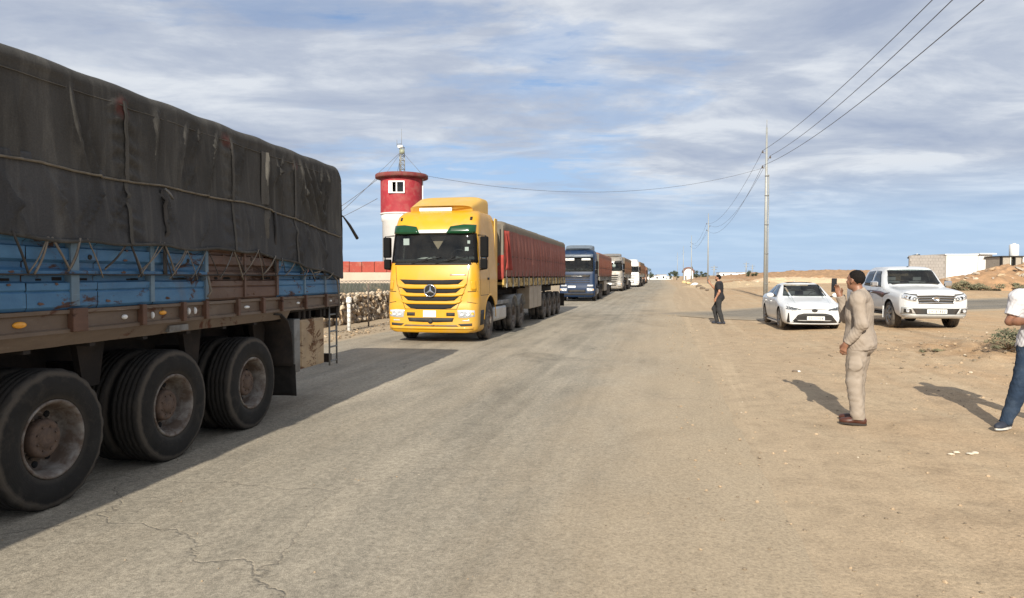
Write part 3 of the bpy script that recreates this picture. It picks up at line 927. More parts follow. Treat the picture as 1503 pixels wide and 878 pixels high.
for sx in SEAMS:        # stitched vertical seams of the cover
    m = MB(); m.grid(lambda u, v: (sx + 0.022 * (u - 0.5) * 2 + 0.012 * fbm(v * 6, sx), 1.278 + tarp_push(sx, hem_u(sx) + (3.16 - hem_u(sx)) * v) * min(1, (1 - v) * 5 + 0.25) + 0.003 * (1 - abs(2 * u - 1)), hem_u(sx) + (3.16 - hem_u(sx)) * v), 4, 40); m.build('seam', M_seam, LT)
    m = MB(); m.grid(lambda u, v: (sx + 0.02 * (u - 0.5) * 2 + 0.01 * fbm(v * 6, sx), 1.275 + 0.04 * (1 - v) ** 0.7 + max(-0.012, tarp_push(sx, hem_l(sx) + 0.5 * v)) * (1 - 0.6 * v), hem_l(sx) + (hem_u(sx) - hem_l(sx)) * v), 4, 24); m.build('seam', M_seam, LT)

# side boards: profile runs bottom to top in y, z
BP = [(1.225, 1.475), (1.235, 1.475), (1.252, 1.50), (1.252, 1.60), (1.240, 1.612), (1.252, 1.624), (1.252, 1.672), (1.212, 1.685), (1.212, 1.725), (1.270, 1.735), (1.270, 1.762), (1.218, 1.785), (1.218, 1.822), (1.254, 1.845), (1.254, 1.93), (1.228, 1.942), (1.228, 1.965), (1.254, 1.98), (1.254, 2.10), (1.215, 2.13)]
def side_board(x0, x1, mat, name):
    b = MB(); n = max(2, int((x1 - x0) / 0.06))
    rn = random.Random(int(x0 * 100))
    def fn(u, v):
        x = x0 + (x1 - x0) * u
        k = v * (len(BP) - 1); i = min(len(BP) - 2, int(k + 1e-6)); f = k - i
        y = BP[i][0] + (BP[i + 1][0] - BP[i][0]) * f; z = BP[i][1] + (BP[i + 1][1] - BP[i][1]) * f
        return (x, y + 0.007 * fbm(x * 2.1, z * 4, x0, 4), z + 0.004 * fbm(x * 1.3, 3, x0))
    b.grid(fn, n, len(BP) - 1, smooth=False)
    for _ in range(int((x1 - x0) * 5)):        # torn slots and bolt holes along the groove
        x = rn.uniform(x0 + 0.05, x1 - 0.15); wv = rn.choice([0.03, 0.05, 0.09, 0.14])
        b.box(x, x + wv, 1.20, 1.2145, 1.690, 1.688 + rn.uniform(0.015, 0.03), 1)
    for _ in range(int((x1 - x0) * 9)):        # rusted through spots along ribs and lower edge
        x = rn.uniform(x0 + 0.03, x1 - 0.08); z = rn.choice([1.74, 1.75, 1.66, 1.85, 1.52, 1.93]); wv = rn.uniform(0.015, 0.06)
        b.prism([(x, z), (x + wv * 0.6, z - 0.006), (x + wv, z + 0.004), (x + wv * 0.8, z + rn.uniform(0.008, 0.018)), (x + wv * 0.3, z + 0.012)], 'y', 1.20, 1.2715 if z in (1.74, 1.75) else 1.2565, 3)
    for _ in range(int((x1 - x0) * 3)):
        x = rn.uniform(x0 + 0.05, x1 - 0.05); z = rn.choice([1.87, 1.91, 2.02, 2.05])
        b.lathe([(0.020, 0), (0.020, 0.006), (0.012, 0.008), (0.012, 0.003), (0, 0.003)], origin=(x, 1.252, z), axis='y', n=10, mat=2)
    return b.build(name, [mat, M_dark, M_black, M_pocket], LT)
xb = [0.05, 0.55, 1.18, 1.90, 2.62, 3.33, 4.12, 4.78, 5.45, 6.2, 7.0, 7.8, 8.6, 9.4, 10.2, 11.0, 12.3]
for a, b_ in zip(xb, xb[1:]):
    br = 1.9 <= a < 3.3
    side_board(a + 0.003, b_ - 0.003, M_brown if br else M_blue, 'side_board')
for x, wd, mt in ((5.02, 0.10, M_bluepost), (4.14, 0.07, M_bluepost), (3.33, 0.07, M_bluepost), (2.62, 0.05, M_brown), (1.90, 0.07, M_brown), (1.18, 0.05, M_bluepost), (0.55, 0.05, M_bluepost), (7.0, 0.1, M_bluepost), (8.6, 0.1, M_bluepost), (10.2, 0.1, M_bluepost)):
    p = MB(); p.prism([(x - wd / 2, 1.20), (x + wd / 2, 1.20), (x + wd / 2 - 0.01, 1.266), (x - wd / 2 + 0.01, 1.266)], 'z', 1.50, 2.12); p.build('side_post', mt, LT)

# load rail, pockets, lamps
def lead_rail():
    r = MB()
    prof = [(1.20, 1.30), (1.262, 1.30), (1.262, 1.325), (1.238, 1.335), (1.238, 1.435), (1.262, 1.445), (1.262, 1.472), (1.20, 1.472)]
    n = 120
    r.grid(lambda u, v: (LLEN * u, prof[min(7, int(round(v * 7)))][0] + 0.004 * fbm(u * 30, v * 3), prof[min(7, int(round(v * 7)))][1] + 0.004 * fbm(u * 22, 3)), n, 7, smooth=False)
    r.build('load_rail', M_rail, LT)
    s = MB(); s.grid(lambda u, v: (1.55 + (LLEN - 1.55) * u, 1.245 - 0.05 * v, 1.30 - 0.10 * v + 0.004 * fbm(u * 40, v)), 100, 2); s.build('rail_skirt', M_galv if False else M_rail, LT)
    for x, wd in ((5.0, 0.15), (4.28, 0.055), (3.72, 0.05), (3.36, 0.05), (2.78, 0.05), (2.26, 0.05), (1.82, 0.04), (1.18, 0.04), (0.55, 0.05), (6.3, 0.15), (7.3, 0.06), (8.3, 0.15), (9.3, 0.06), (10.3, 0.15)):
        p = MB(); p.box(x - wd / 2, x + wd / 2, 1.236, 1.292, 1.305, 1.482); p.build('stake_pocket', M_pocket, LT, bev=0.006)
    for x, z, mt, sx, sz in ((5.50, 1.385, M_amber, 0.055, 0.024), (3.98, 1.395, M_amber, 0.045, 0.020), (4.47, 1.385, M_white, 0.03, 0.02), (4.12, 1.38, M_white, 0.012, 0.03), (3.60, 1.39, M_white, 0.014, 0.034), (3.50, 1.39, M_white, 0.014, 0.034), (2.56, 1.385, M_white, 0.05, 0.016), (1.34, 1.385, M_white, 0.03, 0.016), (0.35, 1.38, M_white, 0.02, 0.016)):
        l = MB(); l.lathe([(0.0, 0.018), (0.6, 0.016), (0.9, 0.010), (1.0, 0.0), (1.0, -0.01)][::-1], axis='y', n=16)
        l.v = [(p[0] * sx, p[1], p[2] * sz) for p in l.v]
        l.build('side_lamp' if mt is M_amber else 'reflector', mt, LT, loc=(x, 1.242, z))
lead_rail()

def lead_chassis():
    c = MB()
    c.box(0.05, LLEN, -1.2, 1.2, 1.27, 1.30)
    for y in (-0.52, 0.52):
        c.box(0.2, LLEN, y - 0.07, y + 0.07, 0.88, 0.90); c.box(0.2, LLEN, y - 0.01, y + 0.01, 0.90, 1.26); c.box(0.2, LLEN, y - 0.07, y + 0.07, 1.245, 1.265)
    x = 0.4
    while x < LLEN:
        c.box(x, x + 0.06, -1.19, 1.19, 1.17, 1.268); x += 0.62
    c.build('chassis', M_chassis, LT)
    # crossing outriggers and spring hangers seen between the wheels
    for x in (1.72, 3.07, 4.47, 5.9):
        h = MB(); h.prism([(x - 0.16, 1.17), (x + 0.16, 1.17), (x + 0.09, 0.80), (x - 0.09, 0.80)], 'y', 0.86, 0.92)
        h.box(x - 0.05, x + 0.05, 0.5, 0.88, 0.84, 1.0); h.build('spring_hanger', M_chassis, LT)
    for xa in (2.37, 3.77, 5.17):
        a = MB(); a.tube([(xa, -1.0, 0.52), (xa, 1.0, 0.52)], 0.075, 12); a.build('axle', M_chassis, LT)
        for y in (-0.52, 0.52):
            s = MB()
            for k in range(5):
                hw = 0.62 - 0.09 * k
                s.grid(lambda u, v, k=k, hw=hw: (xa - hw + 2 * hw * u, y - 0.04 + 0.08 * v, 0.72 - 0.022 * k + 0.10 * (2 * u - 1) ** 2 * (hw / 0.62) ** 2), 10, 1)
            o = s.build('leaf_spring', M_chassis, LT); solidify(o, 0.016)
        for sgn in (1, -1):
            kind = 'worn' if xa > 5 else 'dual'
            wheel(LT, xa, 1.065 * sgn, kind, flip=sgn < 0, spin=xa * 1.7)
            inner_tyre(LT, xa, 0.735 * sgn, kind)
    # mudguard, flap, tool box, ladder, bumper
    m = MB(); arc = [(1.95, 1.285), (1.78, 1.27), (1.62, 1.18), (1.53, 1.02), (1.50, 0.85), (1.49, 0.60)]
    m.grid(lambda u, v: (seg(u, [(i / 5, p[0]) for i, p in enumerate(arc)]), 0.62 + 0.63 * v, seg(u, [(i / 5, p[1]) for i, p in enumerate(arc)])), 25, 2)
    o = m.build('mudguard', M_chassis, LT); solidify(o, 0.02)
    f = MB(); f.grid(lambda u, v: (1.485 - 0.03 * u + 0.02 * math.sin(v * 6), 0.66 + 0.60 * v + 0.004 * fbm(u * 9, v), 0.62 - 0.40 * u), 8, 8)
    o = f.build('mud_flap', M_tyre, LT); solidify(o, 0.012)
    b = MB(); b.box(0.48, 1.20, 0.55, 1.20, 0.52, 1.16); bx = b.build('tool_box', M_tan, LT, bev=0.012)
    b = MB(); b.box(0.50, 1.18, 1.195, 1.206, 0.55, 1.13); b.box(0.80, 0.88, 1.205, 1.222, 0.80, 0.84); b.build('box_door', M_tan, bx, bev=0.004)
    b = MB(); b.box(1.22, 1.38, 0.60, 1.21, 0.50, 1.18); b.build('box_bracket', M_galv, LT, bev=0.01)
    for x in (0.5, 0.85, 1.15):
        b = MB(); b.box(x - 0.03, x + 0.03, 1.10, 1.17, 1.15, 1.30); b.build('box_hanger', M_chassis, LT)
    ld = MB()
    for x in (0.05, 0.30): ld.tube([(x, 1.20, 0.46), (x, 1.20, 1.36)], 0.014, 8)
    ld.build('ladder', M_galv, LT)
    for z in (0.52, 0.72, 0.94, 1.18):
        q = MB(); q.tube([(0.05, 1.20, z), (0.30, 1.20, z)], 0.013, 8); q.build('rung', M_galv, LT)
    q = MB(); q.box(-0.02, 0.10, -1.22, 1.22, 1.12, 1.30); q.box(0.0, 0.1, -1.1, 1.1, 0.48, 0.60); q.box(0.02, 0.08, -0.6, -0.5, 0.55, 1.2); q.box(0.02, 0.08, 0.5, 0.6, 0.55, 1.2)
    q.box(0.0, 0.08, 1.14, 1.235, 1.28, 2.10); q.build('rear_bumper', M_chassis, LT)
    # landing legs and far side boards
    for y in (-0.75, 0.75):
        q = MB(); q.box(9.6, 9.74, y - 0.07, y + 0.07, 0.35, 1.26); q.box(9.5, 9.84, y - 0.13, y + 0.13, 0.32, 0.36); q.build('landing_leg', M_chassis, LT)
    q = MB(); q.box(0.06, LLEN, 1.17, 1.205, 1.30, 2.30); q.build('inner_board', M_brown, LT)
    q = MB(); q.box(0.05, LLEN, -1.25, -1.23, 1.30, 2.5); q.build('far_board', M_blue, LT)
    q = MB(); q.box(LLEN - 0.03, LLEN, -1.23, 1.23, 1.30, 3.25); q.build('headboard', M_brown, LT)
    # lock bracket under the rail
    q = MB(); q.box(3.62, 3.90, 1.19, 1.25, 1.215, 1.27); q.box(3.66, 3.86, 1.15, 1.2, 1.20, 1.23); q.build('lock_bracket', M_galv, LT)
lead_chassis()

def lead_ropes():
    rn = random.Random(3)
    hem = [5.62, 5.30, 4.98, 4.47, 4.06, 3.72, 3.40, 2.92, 2.42, 2.05, 1.88, 1.50, 1.15, 0.75, 0.40]
    hook = [5.45, 5.12, 4.72, 4.30, 3.90, 3.56, 3.12, 2.70, 2.25, 1.95, 1.72, 1.30, 0.95, 0.55]
    mats = [M_strapd, M_rope, M_strapd, M_strapl]
    k = 0
    for i, h in enumerate(hem):
        for j in (i, i - 1):
            if not 0 <= j < len(hook): continue
            for rep in range(1 if rn.random() < 0.6 else 2):
              za = hem_l(h) + 0.02; zb = 1.70 + rn.uniform(-0.02, 0.09)
              xa, xb_ = h + rn.uniform(-0.04, 0.04), hook[j] + rn.uniform(-0.05, 0.05)
              pts = []
              for q in range(7):
                  t = q / 6
                  pts.append((xa + (xb_ - xa) * t, 1.308 - 0.025 * t + 0.012 * math.sin(t * math.pi), za + (zb - za) * t - 0.012 * math.sin(t * math.pi)))
              m = MB(); m.tube(pts, 0.0055 if rn.random() < 0.6 else 0.0085, 6); m.build('lashing', mats[k % 4] if rn.random() < 0.7 else M_rope, LT); k += 1
    rail = MB(); rail.tube([(x * 0.2, 1.285, 1.735 + 0.004 * fbm(x * 0.5, 2)) for x in range(1, 61)], 0.007, 6); rail.build('lashing_wire', M_black, LT)
    for x, za, zb in ((4.02, 2.49, 1.74), (2.0, 2.47, 1.78)):
        s = MB(); s.grid(lambda u, v: (x + 0.025 * (u - 0.5) * 2 - 0.03 * v, 1.296 + 0.015 * math.sin(v * 5) + tarp_push(x, za + (zb - za) * v) * (1 if v < 0.6 else 0.3), za + (zb - za) * v), 2, 16)
        o = s.build('strap', M_strapd if x > 3 else M_black, LT); solidify(o, 0.006)
    s = MB(); s.tube([(4.02, 1.31, 2.50), (3.98, 1.33, 2.46), (3.94, 1.33, 2.42), (3.96, 1.32, 2.45)], 0.011, 6); s.build('rope_knot', M_strapl, LT)
    s = MB(); s.tube([(3.35, 1.29, 1.72), (3.36, 1.31, 1.64), (3.33, 1.31, 1.58), (3.38, 1.30, 1.52)], 0.012, 6); s.build('rope_end', M_rope, LT)
    s = MB(); s.tube([(0.32, 1.28, 1.74), (0.24, 1.30, 1.66), (0.20, 1.30, 1.5), (0.17, 1.30, 1.30), (0.20, 1.29, 1.16)], 0.013, 6); s.build('rope_end', M_rope, LT)
    # loose strap blowing behind the rear corner
    s = MB(); pts = [(0.0, 1.24, 2.62), (-0.10, 1.25, 2.60), (-0.30, 1.27, 2.48), (-0.52, 1.30, 2.30)]
    s.tube(pts, [0.008, 0.010, 0.022, 0.026], 6); s.build('loose_strap', M_strapd, LT)
    s = MB(); s.grid(lambda u, v: (1.12 + 0.03 * u, 1.285, 2.0 - 0.22 * v), 1, 6); s.build('lashing', plain('pink_rope', (0.42, 0.13, 0.12), 0.9), LT)
lead_ropes()
# ------------------------------------------------------------------ carving and surface patches
def carve(o, cutters):
    """cut real openings into a closed body; cut faces keep the cutter's material"""
    par = o.parent; o.parent = None
    for c in cutters:
        md = o.modifiers.new('cut', 'BOOLEAN'); md.operation = 'DIFFERENCE'; md.object = c; md.solver = 'EXACT'
        try: md.material_mode = 'TRANSFER'
        except Exception: pass
    dg = bpy.context.evaluated_depsgraph_get(); dg.update()
    me = bpy.data.meshes.new_from_object(o.evaluated_get(dg))
    o.modifiers.clear(); o.data = me; o.parent = par
    for c in cutters: bpy.data.objects.remove(c, do_unlink=True)
    return o


def bvh_of(o):
    me = o.data
    return BVHTree.FromPolygons([v.co.copy() for v in me.vertices], [tuple(p.vertices) for p in me.polygons])


def lerp_pts(pts, u):
    k = u * (len(pts) - 1); i = min(len(pts) - 2, int(k)); f = k - i
    return (pts[i][0] + (pts[i + 1][0] - pts[i][0]) * f, pts[i][1] + (pts[i + 1][1] - pts[i][1]) * f)


DIRS = {'x': Vector((-1, 0, 0)), '-x': Vector((1, 0, 0)), 'y': Vector((0, -1, 0)), '-y': Vector((0, 1, 0)), 'z': Vector((0, 0, -1))}
def cast(bvh, axis, p):
    d = DIRS[axis]
    o = {'x': (p[0], p[1]), '-x': (p[0], p[1])}.get(axis)
    if axis in ('x', '-x'): q = Vector((0, p[0], p[1]))
    elif axis in ('y', '-y'): q = Vector((p[0], 0, p[1]))
    else: q = Vector((p[0], p[1], 0))
    hit = bvh.ray_cast(q - d * 9, d)[0]
    return hit, -d


def patch(bvh, top, bot, axis='x', nu=8, nv=4, off=0.004, thick=0.012, mb=None, mat=0):
    """a plate lying on a body: top and bottom outlines are projected on to it, given a thickness"""
    mb = mb or MB()
    pts = []; last = None
    for j in range(nv + 1):
        for i in range(nu + 1):
            a = lerp_pts(bot, i / nu); b = lerp_pts(top, i / nu); v = j / nv
            p = (a[0] + (b[0] - a[0]) * v, a[1] + (b[1] - a[1]) * v)
            h, n = cast(bvh, axis, p)
            if h is None:
                near = bvh.find_nearest(Vector((0, p[0], p[1])) if 'x' in axis else Vector((p[0], 1.0 if axis == 'y' else -1.0, p[1])))[0]
                h = near
            pts.append((h, n))
    W = nu + 1
    fr = [h + n * off for h, n in pts]; bk = [h + n * (off - thick) for h, n in pts]
    vs = fr + bk; B = len(fr); fs = []
    for j in range(nv):
        for i in range(nu):
            fs.append((j * W + i, j * W + i + 1, (j + 1) * W + i + 1, (j + 1) * W + i))
    ring = [i for i in range(W)] + [j * W + nu for j in range(1, nv + 1)] + [nv * W + i for i in range(nu - 1, -1, -1)] + [j * W for j in range(nv - 1, 0, -1)]
    for a, b in zip(ring, ring[1:] + ring[:1]):
        fs.append((a, b, B + b, B + a))
    mb.add(vs, fs, mat, False)
    n0 = len(mb.sm) - len(fs)
    for k in range(nu * nv): mb.sm[n0 + k] = True
    return mb


def quad(y0, z0, y1, z1):
    return [(y0, z1), (y1, z1)], [(y0, z0), (y1, z0)]


def mirror_pts(pts): return [(-a, b) for a, b in pts]


def cutter(mb, mat):
    return mb.build('cut', mat)

# ------------------------------------------------------------------ lorry cabs
ACTROS = dict(rows=[(0.27, -0.07, 1.10, .24), (0.32, -0.02, 1.17, .24), (0.38, 0.0, 1.20, .24), (0.93, 0.0, 1.225, .26), (1.00, -0.02, 1.225, .26), (1.70, -0.06, 1.21, .26), (1.96, -0.11, 1.195, .25), (2.03, -0.13, 1.19, .25), (2.85, -0.27, 1.15, .24), (3.0, -0.31, 1.14, .24), (3.28, -0.48, 1.11, .26), (3.38, -0.62, 1.07, .28), (3.44, -0.76, 1.02, .28), (3.47, -0.95, 0.93, .28)],
              back=-2.22, ws=(2.06, 2.82, 1.125, 1.06), sw=(-0.50, -1.22, 2.08, 2.74))
TG = dict(rows=[(0.30, -0.06, 1.12, .18), (0.38, 0.0, 1.20, .18), (0.95, 0.0, 1.215, .18), (1.05, -0.02, 1.215, .2), (1.95, -0.07, 1.20, .2), (2.05, -0.10, 1.195, .2), (2.98, -0.22, 1.17, .2), (3.2, -0.27, 1.15, .2), (3.42, -0.42, 1.10, .22), (3.52, -0.7, 1.0, .25)],
          back=-2.2, ws=(2.08, 2.98, 1.07, 1.03), sw=(-0.40, -1.2, 2.1, 2.85))


def cab_shell(st, mat):
    rows = st['rows']; zs = []
    for (a, b) in zip(rows, rows[1:]):
        n = max(1, int((b[0] - a[0]) / 0.09))
        for k in range(n): zs.append(a[0] + (b[0] - a[0]) * k / n)
    zs.append(rows[-1][0])
    def P(z, i): return seg(z, [(r[0], r[i]) for r in rows])
    mb = MB(); rings = []
    for z in zs:
        xf, w_, r = P(z, 1), P(z, 2), P(z, 3); xbk = st['back'] + (0.12 if z > rows[-2][0] + 0.01 else 0)
        half = []
        for k in range(9): half.append((xbk + (xf - r - xbk) * k / 8, w_))
        for k in range(1, 9):
            a = math.pi / 2 * k / 8
            half.append((xf - r + r * math.sin(a), w_ - r + r * math.cos(a)))
        yy = w_ - r
        for k in range(1, 9): half.append((xf + 0.055 * (1 - (1 - k / 8) ** 2), yy * (1 - k / 8)))
        ring = half + [(x, -y) for x, y in half[:-1][::-1]]
        rings.append([(x, y, z) for x, y in ring])
    n = len(rings[0])
    vs = [p for rg in rings for p in rg]; fs = []
    for j in range(len(rings) - 1):
        for k in range(n):
            k2 = (k + 1) % n
            fs.append((j * n + k, j * n + k2, (j + 1) * n + k2, (j + 1) * n + k))
    mb.add(vs, fs, 0, True)
    b = len(rings) - 1
    mb.f.append(tuple(range(n))); mb.m.append(0); mb.sm.append(False)
    mb.f.append(tuple(b * n + k for k in range(n))); mb.m.append(0); mb.sm.append(False)
    return mb


def auto_smooth(o, ang=32):
    me = o.data
    me.polygons.foreach_set('use_smooth', [True] * len(me.polygons))
    try: me.set_sharp_from_angle(angle=R(ang))
    except Exception: pass


def make_cab(T, st, paint, style, extras):
    """everything from bumper to roof of one tractor, front of bumper at x = 0"""
    cab = cab_shell(st, paint).build('cab', [paint], T)
    bv = bvh_of(cab)
    z0, z1, wb, wt_ = st['ws']; sx0, sx1, sz0, sz1 = st['sw']
    cut = []
    m = MB(); m.prism([(-wb, z0), (wb, z0), (wt_, z1), (-wt_, z1)], 'x', 0.3, -1.5); cut.append(cutter(m, M_seat))
    for sg in (1, -1):
        m = MB(); m.prism([(sx0, sz0), (sx1, sz0), (sx1, sz1), (sx0 - 0.16, sz1)], 'y', 0.95 * sg, 1.5 * sg); cut.append(cutter(m, M_seat))
        m = MB(); m.lathe([(0.66, 0.72 * sg), (0.66, 1.5 * sg)], origin=(-1.42, 0, 0.54), axis='y', n=40); cut.append(cutter(m, M_plastic))
    m = MB(); m.box(-3, -0.98, -1.6, 1.6, -0.2, 0.92); cut.append(cutter(m, M_plastic))
    carve(cab, cut); auto_smooth(cab)
    S = lambda nm, mt, *a, **k: patch(bv, *a, **k).build(nm, mt, T)
    # glass
    S('windscreen', M_glass, [(-wt_ - 0.03, z1 + 0.02), (0, z1 + 0.035), (wt_ + 0.03, z1 + 0.02)], [(-wb - 0.03, z0 - 0.02), (0, z0 - 0.03), (wb + 0.03, z0 - 0.02)], nu=24, nv=8, off=0.002, thick=0.008)
    for sg, ax in ((1, 'y'), (-1, '-y')):
        S('side_window', M_glassd, [(sx0 - 0.16, sz1), (sx1, sz1)], [(sx0, sz0), (sx1, sz0)], axis=ax, nu=6, nv=5, off=0.002, thick=0.006)
        # door seams, handle, mirror
        l = MB()
        for xx in (-0.36, -1.34):
            patch(bv, [(xx - 0.006, 2.8), (xx + 0.006, 2.8)], [(xx - 0.006, 1.22), (xx + 0.006, 1.22)], axis=ax, nu=1, nv=10, off=0.0015, thick=0.004, mb=l)
        patch(bv, *quad(-1.34, 1.216, -0.36, 1.228), axis=ax, nu=6, nv=1, off=0.0015, thick=0.004, mb=l)
        l.build('door_seam', M_dark, T)
        S('door_handle', M_plastic, *quad(-1.30, 1.62, -1.14, 1.68), axis=ax, nu=3, nv=2, off=0.02, thick=0.03)
        mm = MB(); mm.box(-0.44, -0.28, 1.22 * sg, 1.42 * sg, 2.20, 2.74); mir = mm.build('mirror', M_mirror, T, bev=0.035)
        mm = MB(); mm.box(-0.448, -0.441, 1.245 * sg, 1.395 * sg, 2.23, 2.71); mm.build('mirror_glass', M_chrome, mir)
        mm = MB(); mm.box(-0.42, -0.28, 1.22 * sg, 1.40 * sg, 1.90, 2.16); mm.build('mirror', M_mirror, T, bev=0.03)
        mm = MB(); mm.tube([(-0.40, 1.14 * sg, 2.78), (-0.33, 1.36 * sg, 2.76), (-0.33, 1.38 * sg, 1.90), (-0.42, 1.17 * sg, 1.88)], 0.018, 6); mm.build('mirror_arm', M_plastic, T)
        S('pillar_trim', M_mirror, [((wt_ - 0.02) * sg, z1), ((wt_ + 0.055) * sg, z1)], [((wb - 0.02) * sg, z0), ((wb + 0.05) * sg, z0)], nu=4, nv=6, off=0.009, thick=0.012)
        a = MB()    # arch lip
        a.grid(lambda u, v: (-1.42 + (0.655 + 0.05 * v) * math.cos(math.pi * (0.02 + 0.96 * u)), (1.232 - 0.012 * v) * sg, 0.54 + (0.655 + 0.05 * v) * math.sin(math.pi * (0.02 + 0.96 * u))), 24, 1)
        q = a.build('wheel_arch', paint, T); solidify(q, 0.02)
        st_ = MB(); st_.box(-0.76, -0.42, 1.06 * sg, 1.20 * sg, 0.42, 0.50); st_.box(-0.76, -0.42, 1.06 * sg, 1.20 * sg, 0.78, 0.86)
        S('step_panel', M_plastic, *quad(-0.74, 0.45, -0.36, 0.84), axis=ax, nu=4, nv=3, off=0.003, thick=0.01)
    # inside
    i = MB(); i.box(-0.62, -0.16, -1.02, 1.02, 1.98, z0 + 0.10); i.build('dashboard', M_plastic, T, bev=0.03)
    for y in (-0.55, 0.55):
        i = MB(); i.box(-1.45, -1.28, y - 0.27, y + 0.27, 1.7, z0 + 0.42); i.box(-1.43, -1.31, y - 0.15, y + 0.15, z0 + 0.42, z0 + 0.62); i.build('seat', M_seat, T, bev=0.04)
    i = MB(); c = Vector((-0.78, 0.55, z0 + 0.16))
    i.tube([c + Vector((0.10 * math.sin(a), 0.23 * math.cos(a), 0.20 * math.sin(a))) for a in [k * 2 * math.pi / 20 for k in range(21)]], 0.018, 6); i.build('steering_wheel', M_plastic, T)
    for k, y in enumerate((-0.55, 0.10)):      # wipers
        i = MB(); xw = lambda yy, zz: (cast(bv, 'x', (yy, zz))[0].x + 0.025)
        a0, a1 = (y, z0 - 0.03), (y + 0.50, z0 + 0.14)
        i.tube([(xw(a0[0] + (a1[0] - a0[0]) * t / 5, a0[1] + (a1[1] - a0[1]) * t / 5), a0[0] + (a1[0] - a0[0]) * t / 5, a0[1] + (a1[1] - a0[1]) * t / 5) for t in range(6)], 0.010, 5)
        b0, b1 = (y + 0.18, z0 + 0.03), (y + 0.80, z0 + 0.15)
        i.tube([(xw(b0[0] + (b1[0] - b0[0]) * t / 5, b0[1] + (b1[1] - b0[1]) * t / 5), b0[0] + (b1[0] - b0[0]) * t / 5, b0[1] + (b1[1] - b0[1]) * t / 5) for t in range(6)], 0.013, 5)
        i.build('wiper', M_plastic, T)
    S('cowl', M_plastic, [(-wb - 0.02, z0 + 0.005), (wb + 0.02, z0 + 0.005)], [(-wb - 0.04, z0 - 0.055), (wb + 0.04, z0 - 0.055)], nu=16, nv=1, off=0.008, thick=0.02)
    extras(T, bv, S, paint)
    return cab


def lamp_cluster(T, bv, S, y0, z0, y1, z1, sg, shape=None):
    top = [(y0 * sg, z1 - 0.01), (y0 * sg + 0.5 * (y1 - y0) * sg, z1), (y1 * sg, z1 - 0.02)]
    bot = [(y0 * sg + 0.04 * sg, z0), (y0 * sg + 0.5 * (y1 - y0) * sg, z0 - 0.005), (y1 * sg, z0 + 0.03)]
    o = S('headlight', M_lens, top, bot, nu=8, nv=4, off=0.006, thick=0.03)
    for f, r in ((0.30, 0.066), (0.66, 0.066), (0.90, 0.036)):
        y = (y0 + (y1 - y0) * f) * sg; z = (z0 + z1) / 2 + 0.004
        h, n = cast(bv, 'x', (y, z))
        m = MB(); m.lathe([(r, 0.0), (r, 0.022), (r * 0.86, 0.024), (r * 0.5, 0.012), (0, 0.008)], origin=(h.x + 0.002, y, z), axis='x', n=16)
        m.build('lamp', M_lens if f < 0.8 else M_amber, o)
    return o


def plate(T, bv, y, z, wd=0.36, hg=0.15, text=None, off=0.02):
    h, n = cast(bv, 'x', (y, z))
    m = MB(); m.box(h.x + off - 0.012, h.x + off, y - wd / 2, y + wd / 2, z - hg / 2, z + hg / 2)
    o = m.build('number_plate', M_plate, T, bev=0.004)
    if text: lettering(o, text, (h.x + off + 0.003, y, z), hg * 0.62, wd * 0.86, 'x')
    return o

SEG7 = {'0': 'abcdef', '1': 'bc', '2': 'abged', '3': 'abgcd', '4': 'fgbc', '5': 'afgcd', '6': 'afgedc', '7': 'abc', '8': 'abcdefg', '9': 'abcdfg', '-': 'g'}
def lettering(parent, text, c, hg, wd, axis):
    """numerals as thin raised strokes"""
    m = MB(); n = len(text); cw = wd / n; t = hg * 0.15; w2 = cw * 0.62; h2 = hg / 2
    for i, ch in enumerate(text):
        y = -wd / 2 + cw * (i + 0.5)
        S = {'a': (y - w2 / 2, y + w2 / 2, h2 - t, h2), 'g': (y - w2 / 2, y + w2 / 2, -t / 2, t / 2), 'd': (y - w2 / 2, y + w2 / 2, -h2, -h2 + t),
             'f': (y - w2 / 2, y - w2 / 2 + t, 0, h2), 'b': (y + w2 / 2 - t, y + w2 / 2, 0, h2), 'e': (y - w2 / 2, y - w2 / 2 + t, -h2, 0), 'c': (y + w2 / 2 - t, y + w2 / 2, -h2, 0)}
        for k in SEG7.get(ch, ''):
            a, b, c0, c1 = S[k]; e = 0.0004 * 'abcdefg'.index(k)
            m.box(c[0] - 0.002, c[0] + 0.001 + e, c[1] + a, c[1] + b, c[2] + c0, c[2] + c1)
    return m.build('plate_numerals', M_black, parent)


def star_badge(T, x, y, z, r):
    m = MB(); m.lathe([(r, -0.03), (r, 0.008), (r * 0.3, 0.014), (0, 0.014)], origin=(x, y, z), axis='x', n=32); o = m.build('badge', M_dark, T)
    m = MB(); m.lathe([(r * 0.90 + r * 0.10 * math.cos(a), 0.014 + r * 0.10 * math.sin(a)) for a in [k * math.pi / 4 for k in range(8)]], origin=(x, y, z), axis='x', n=36, closed=True)
    pts = []
    for k in range(6):
        a = math.pi / 2 + k * math.pi / 3; rr = r * 0.92 if k % 2 == 0 else r * 0.17
        pts.append((y + rr * math.cos(a), z + rr * math.sin(a)))
    n = len(pts); vs = [(x + 0.016, p[0], p[1]) for p in pts] + [(x + 0.034, y, z)]
    m.add(vs, [(k, (k + 1) % n, n) for k in range(n)] + [tuple(range(n))])
    m.build('star', M_chrome, o)


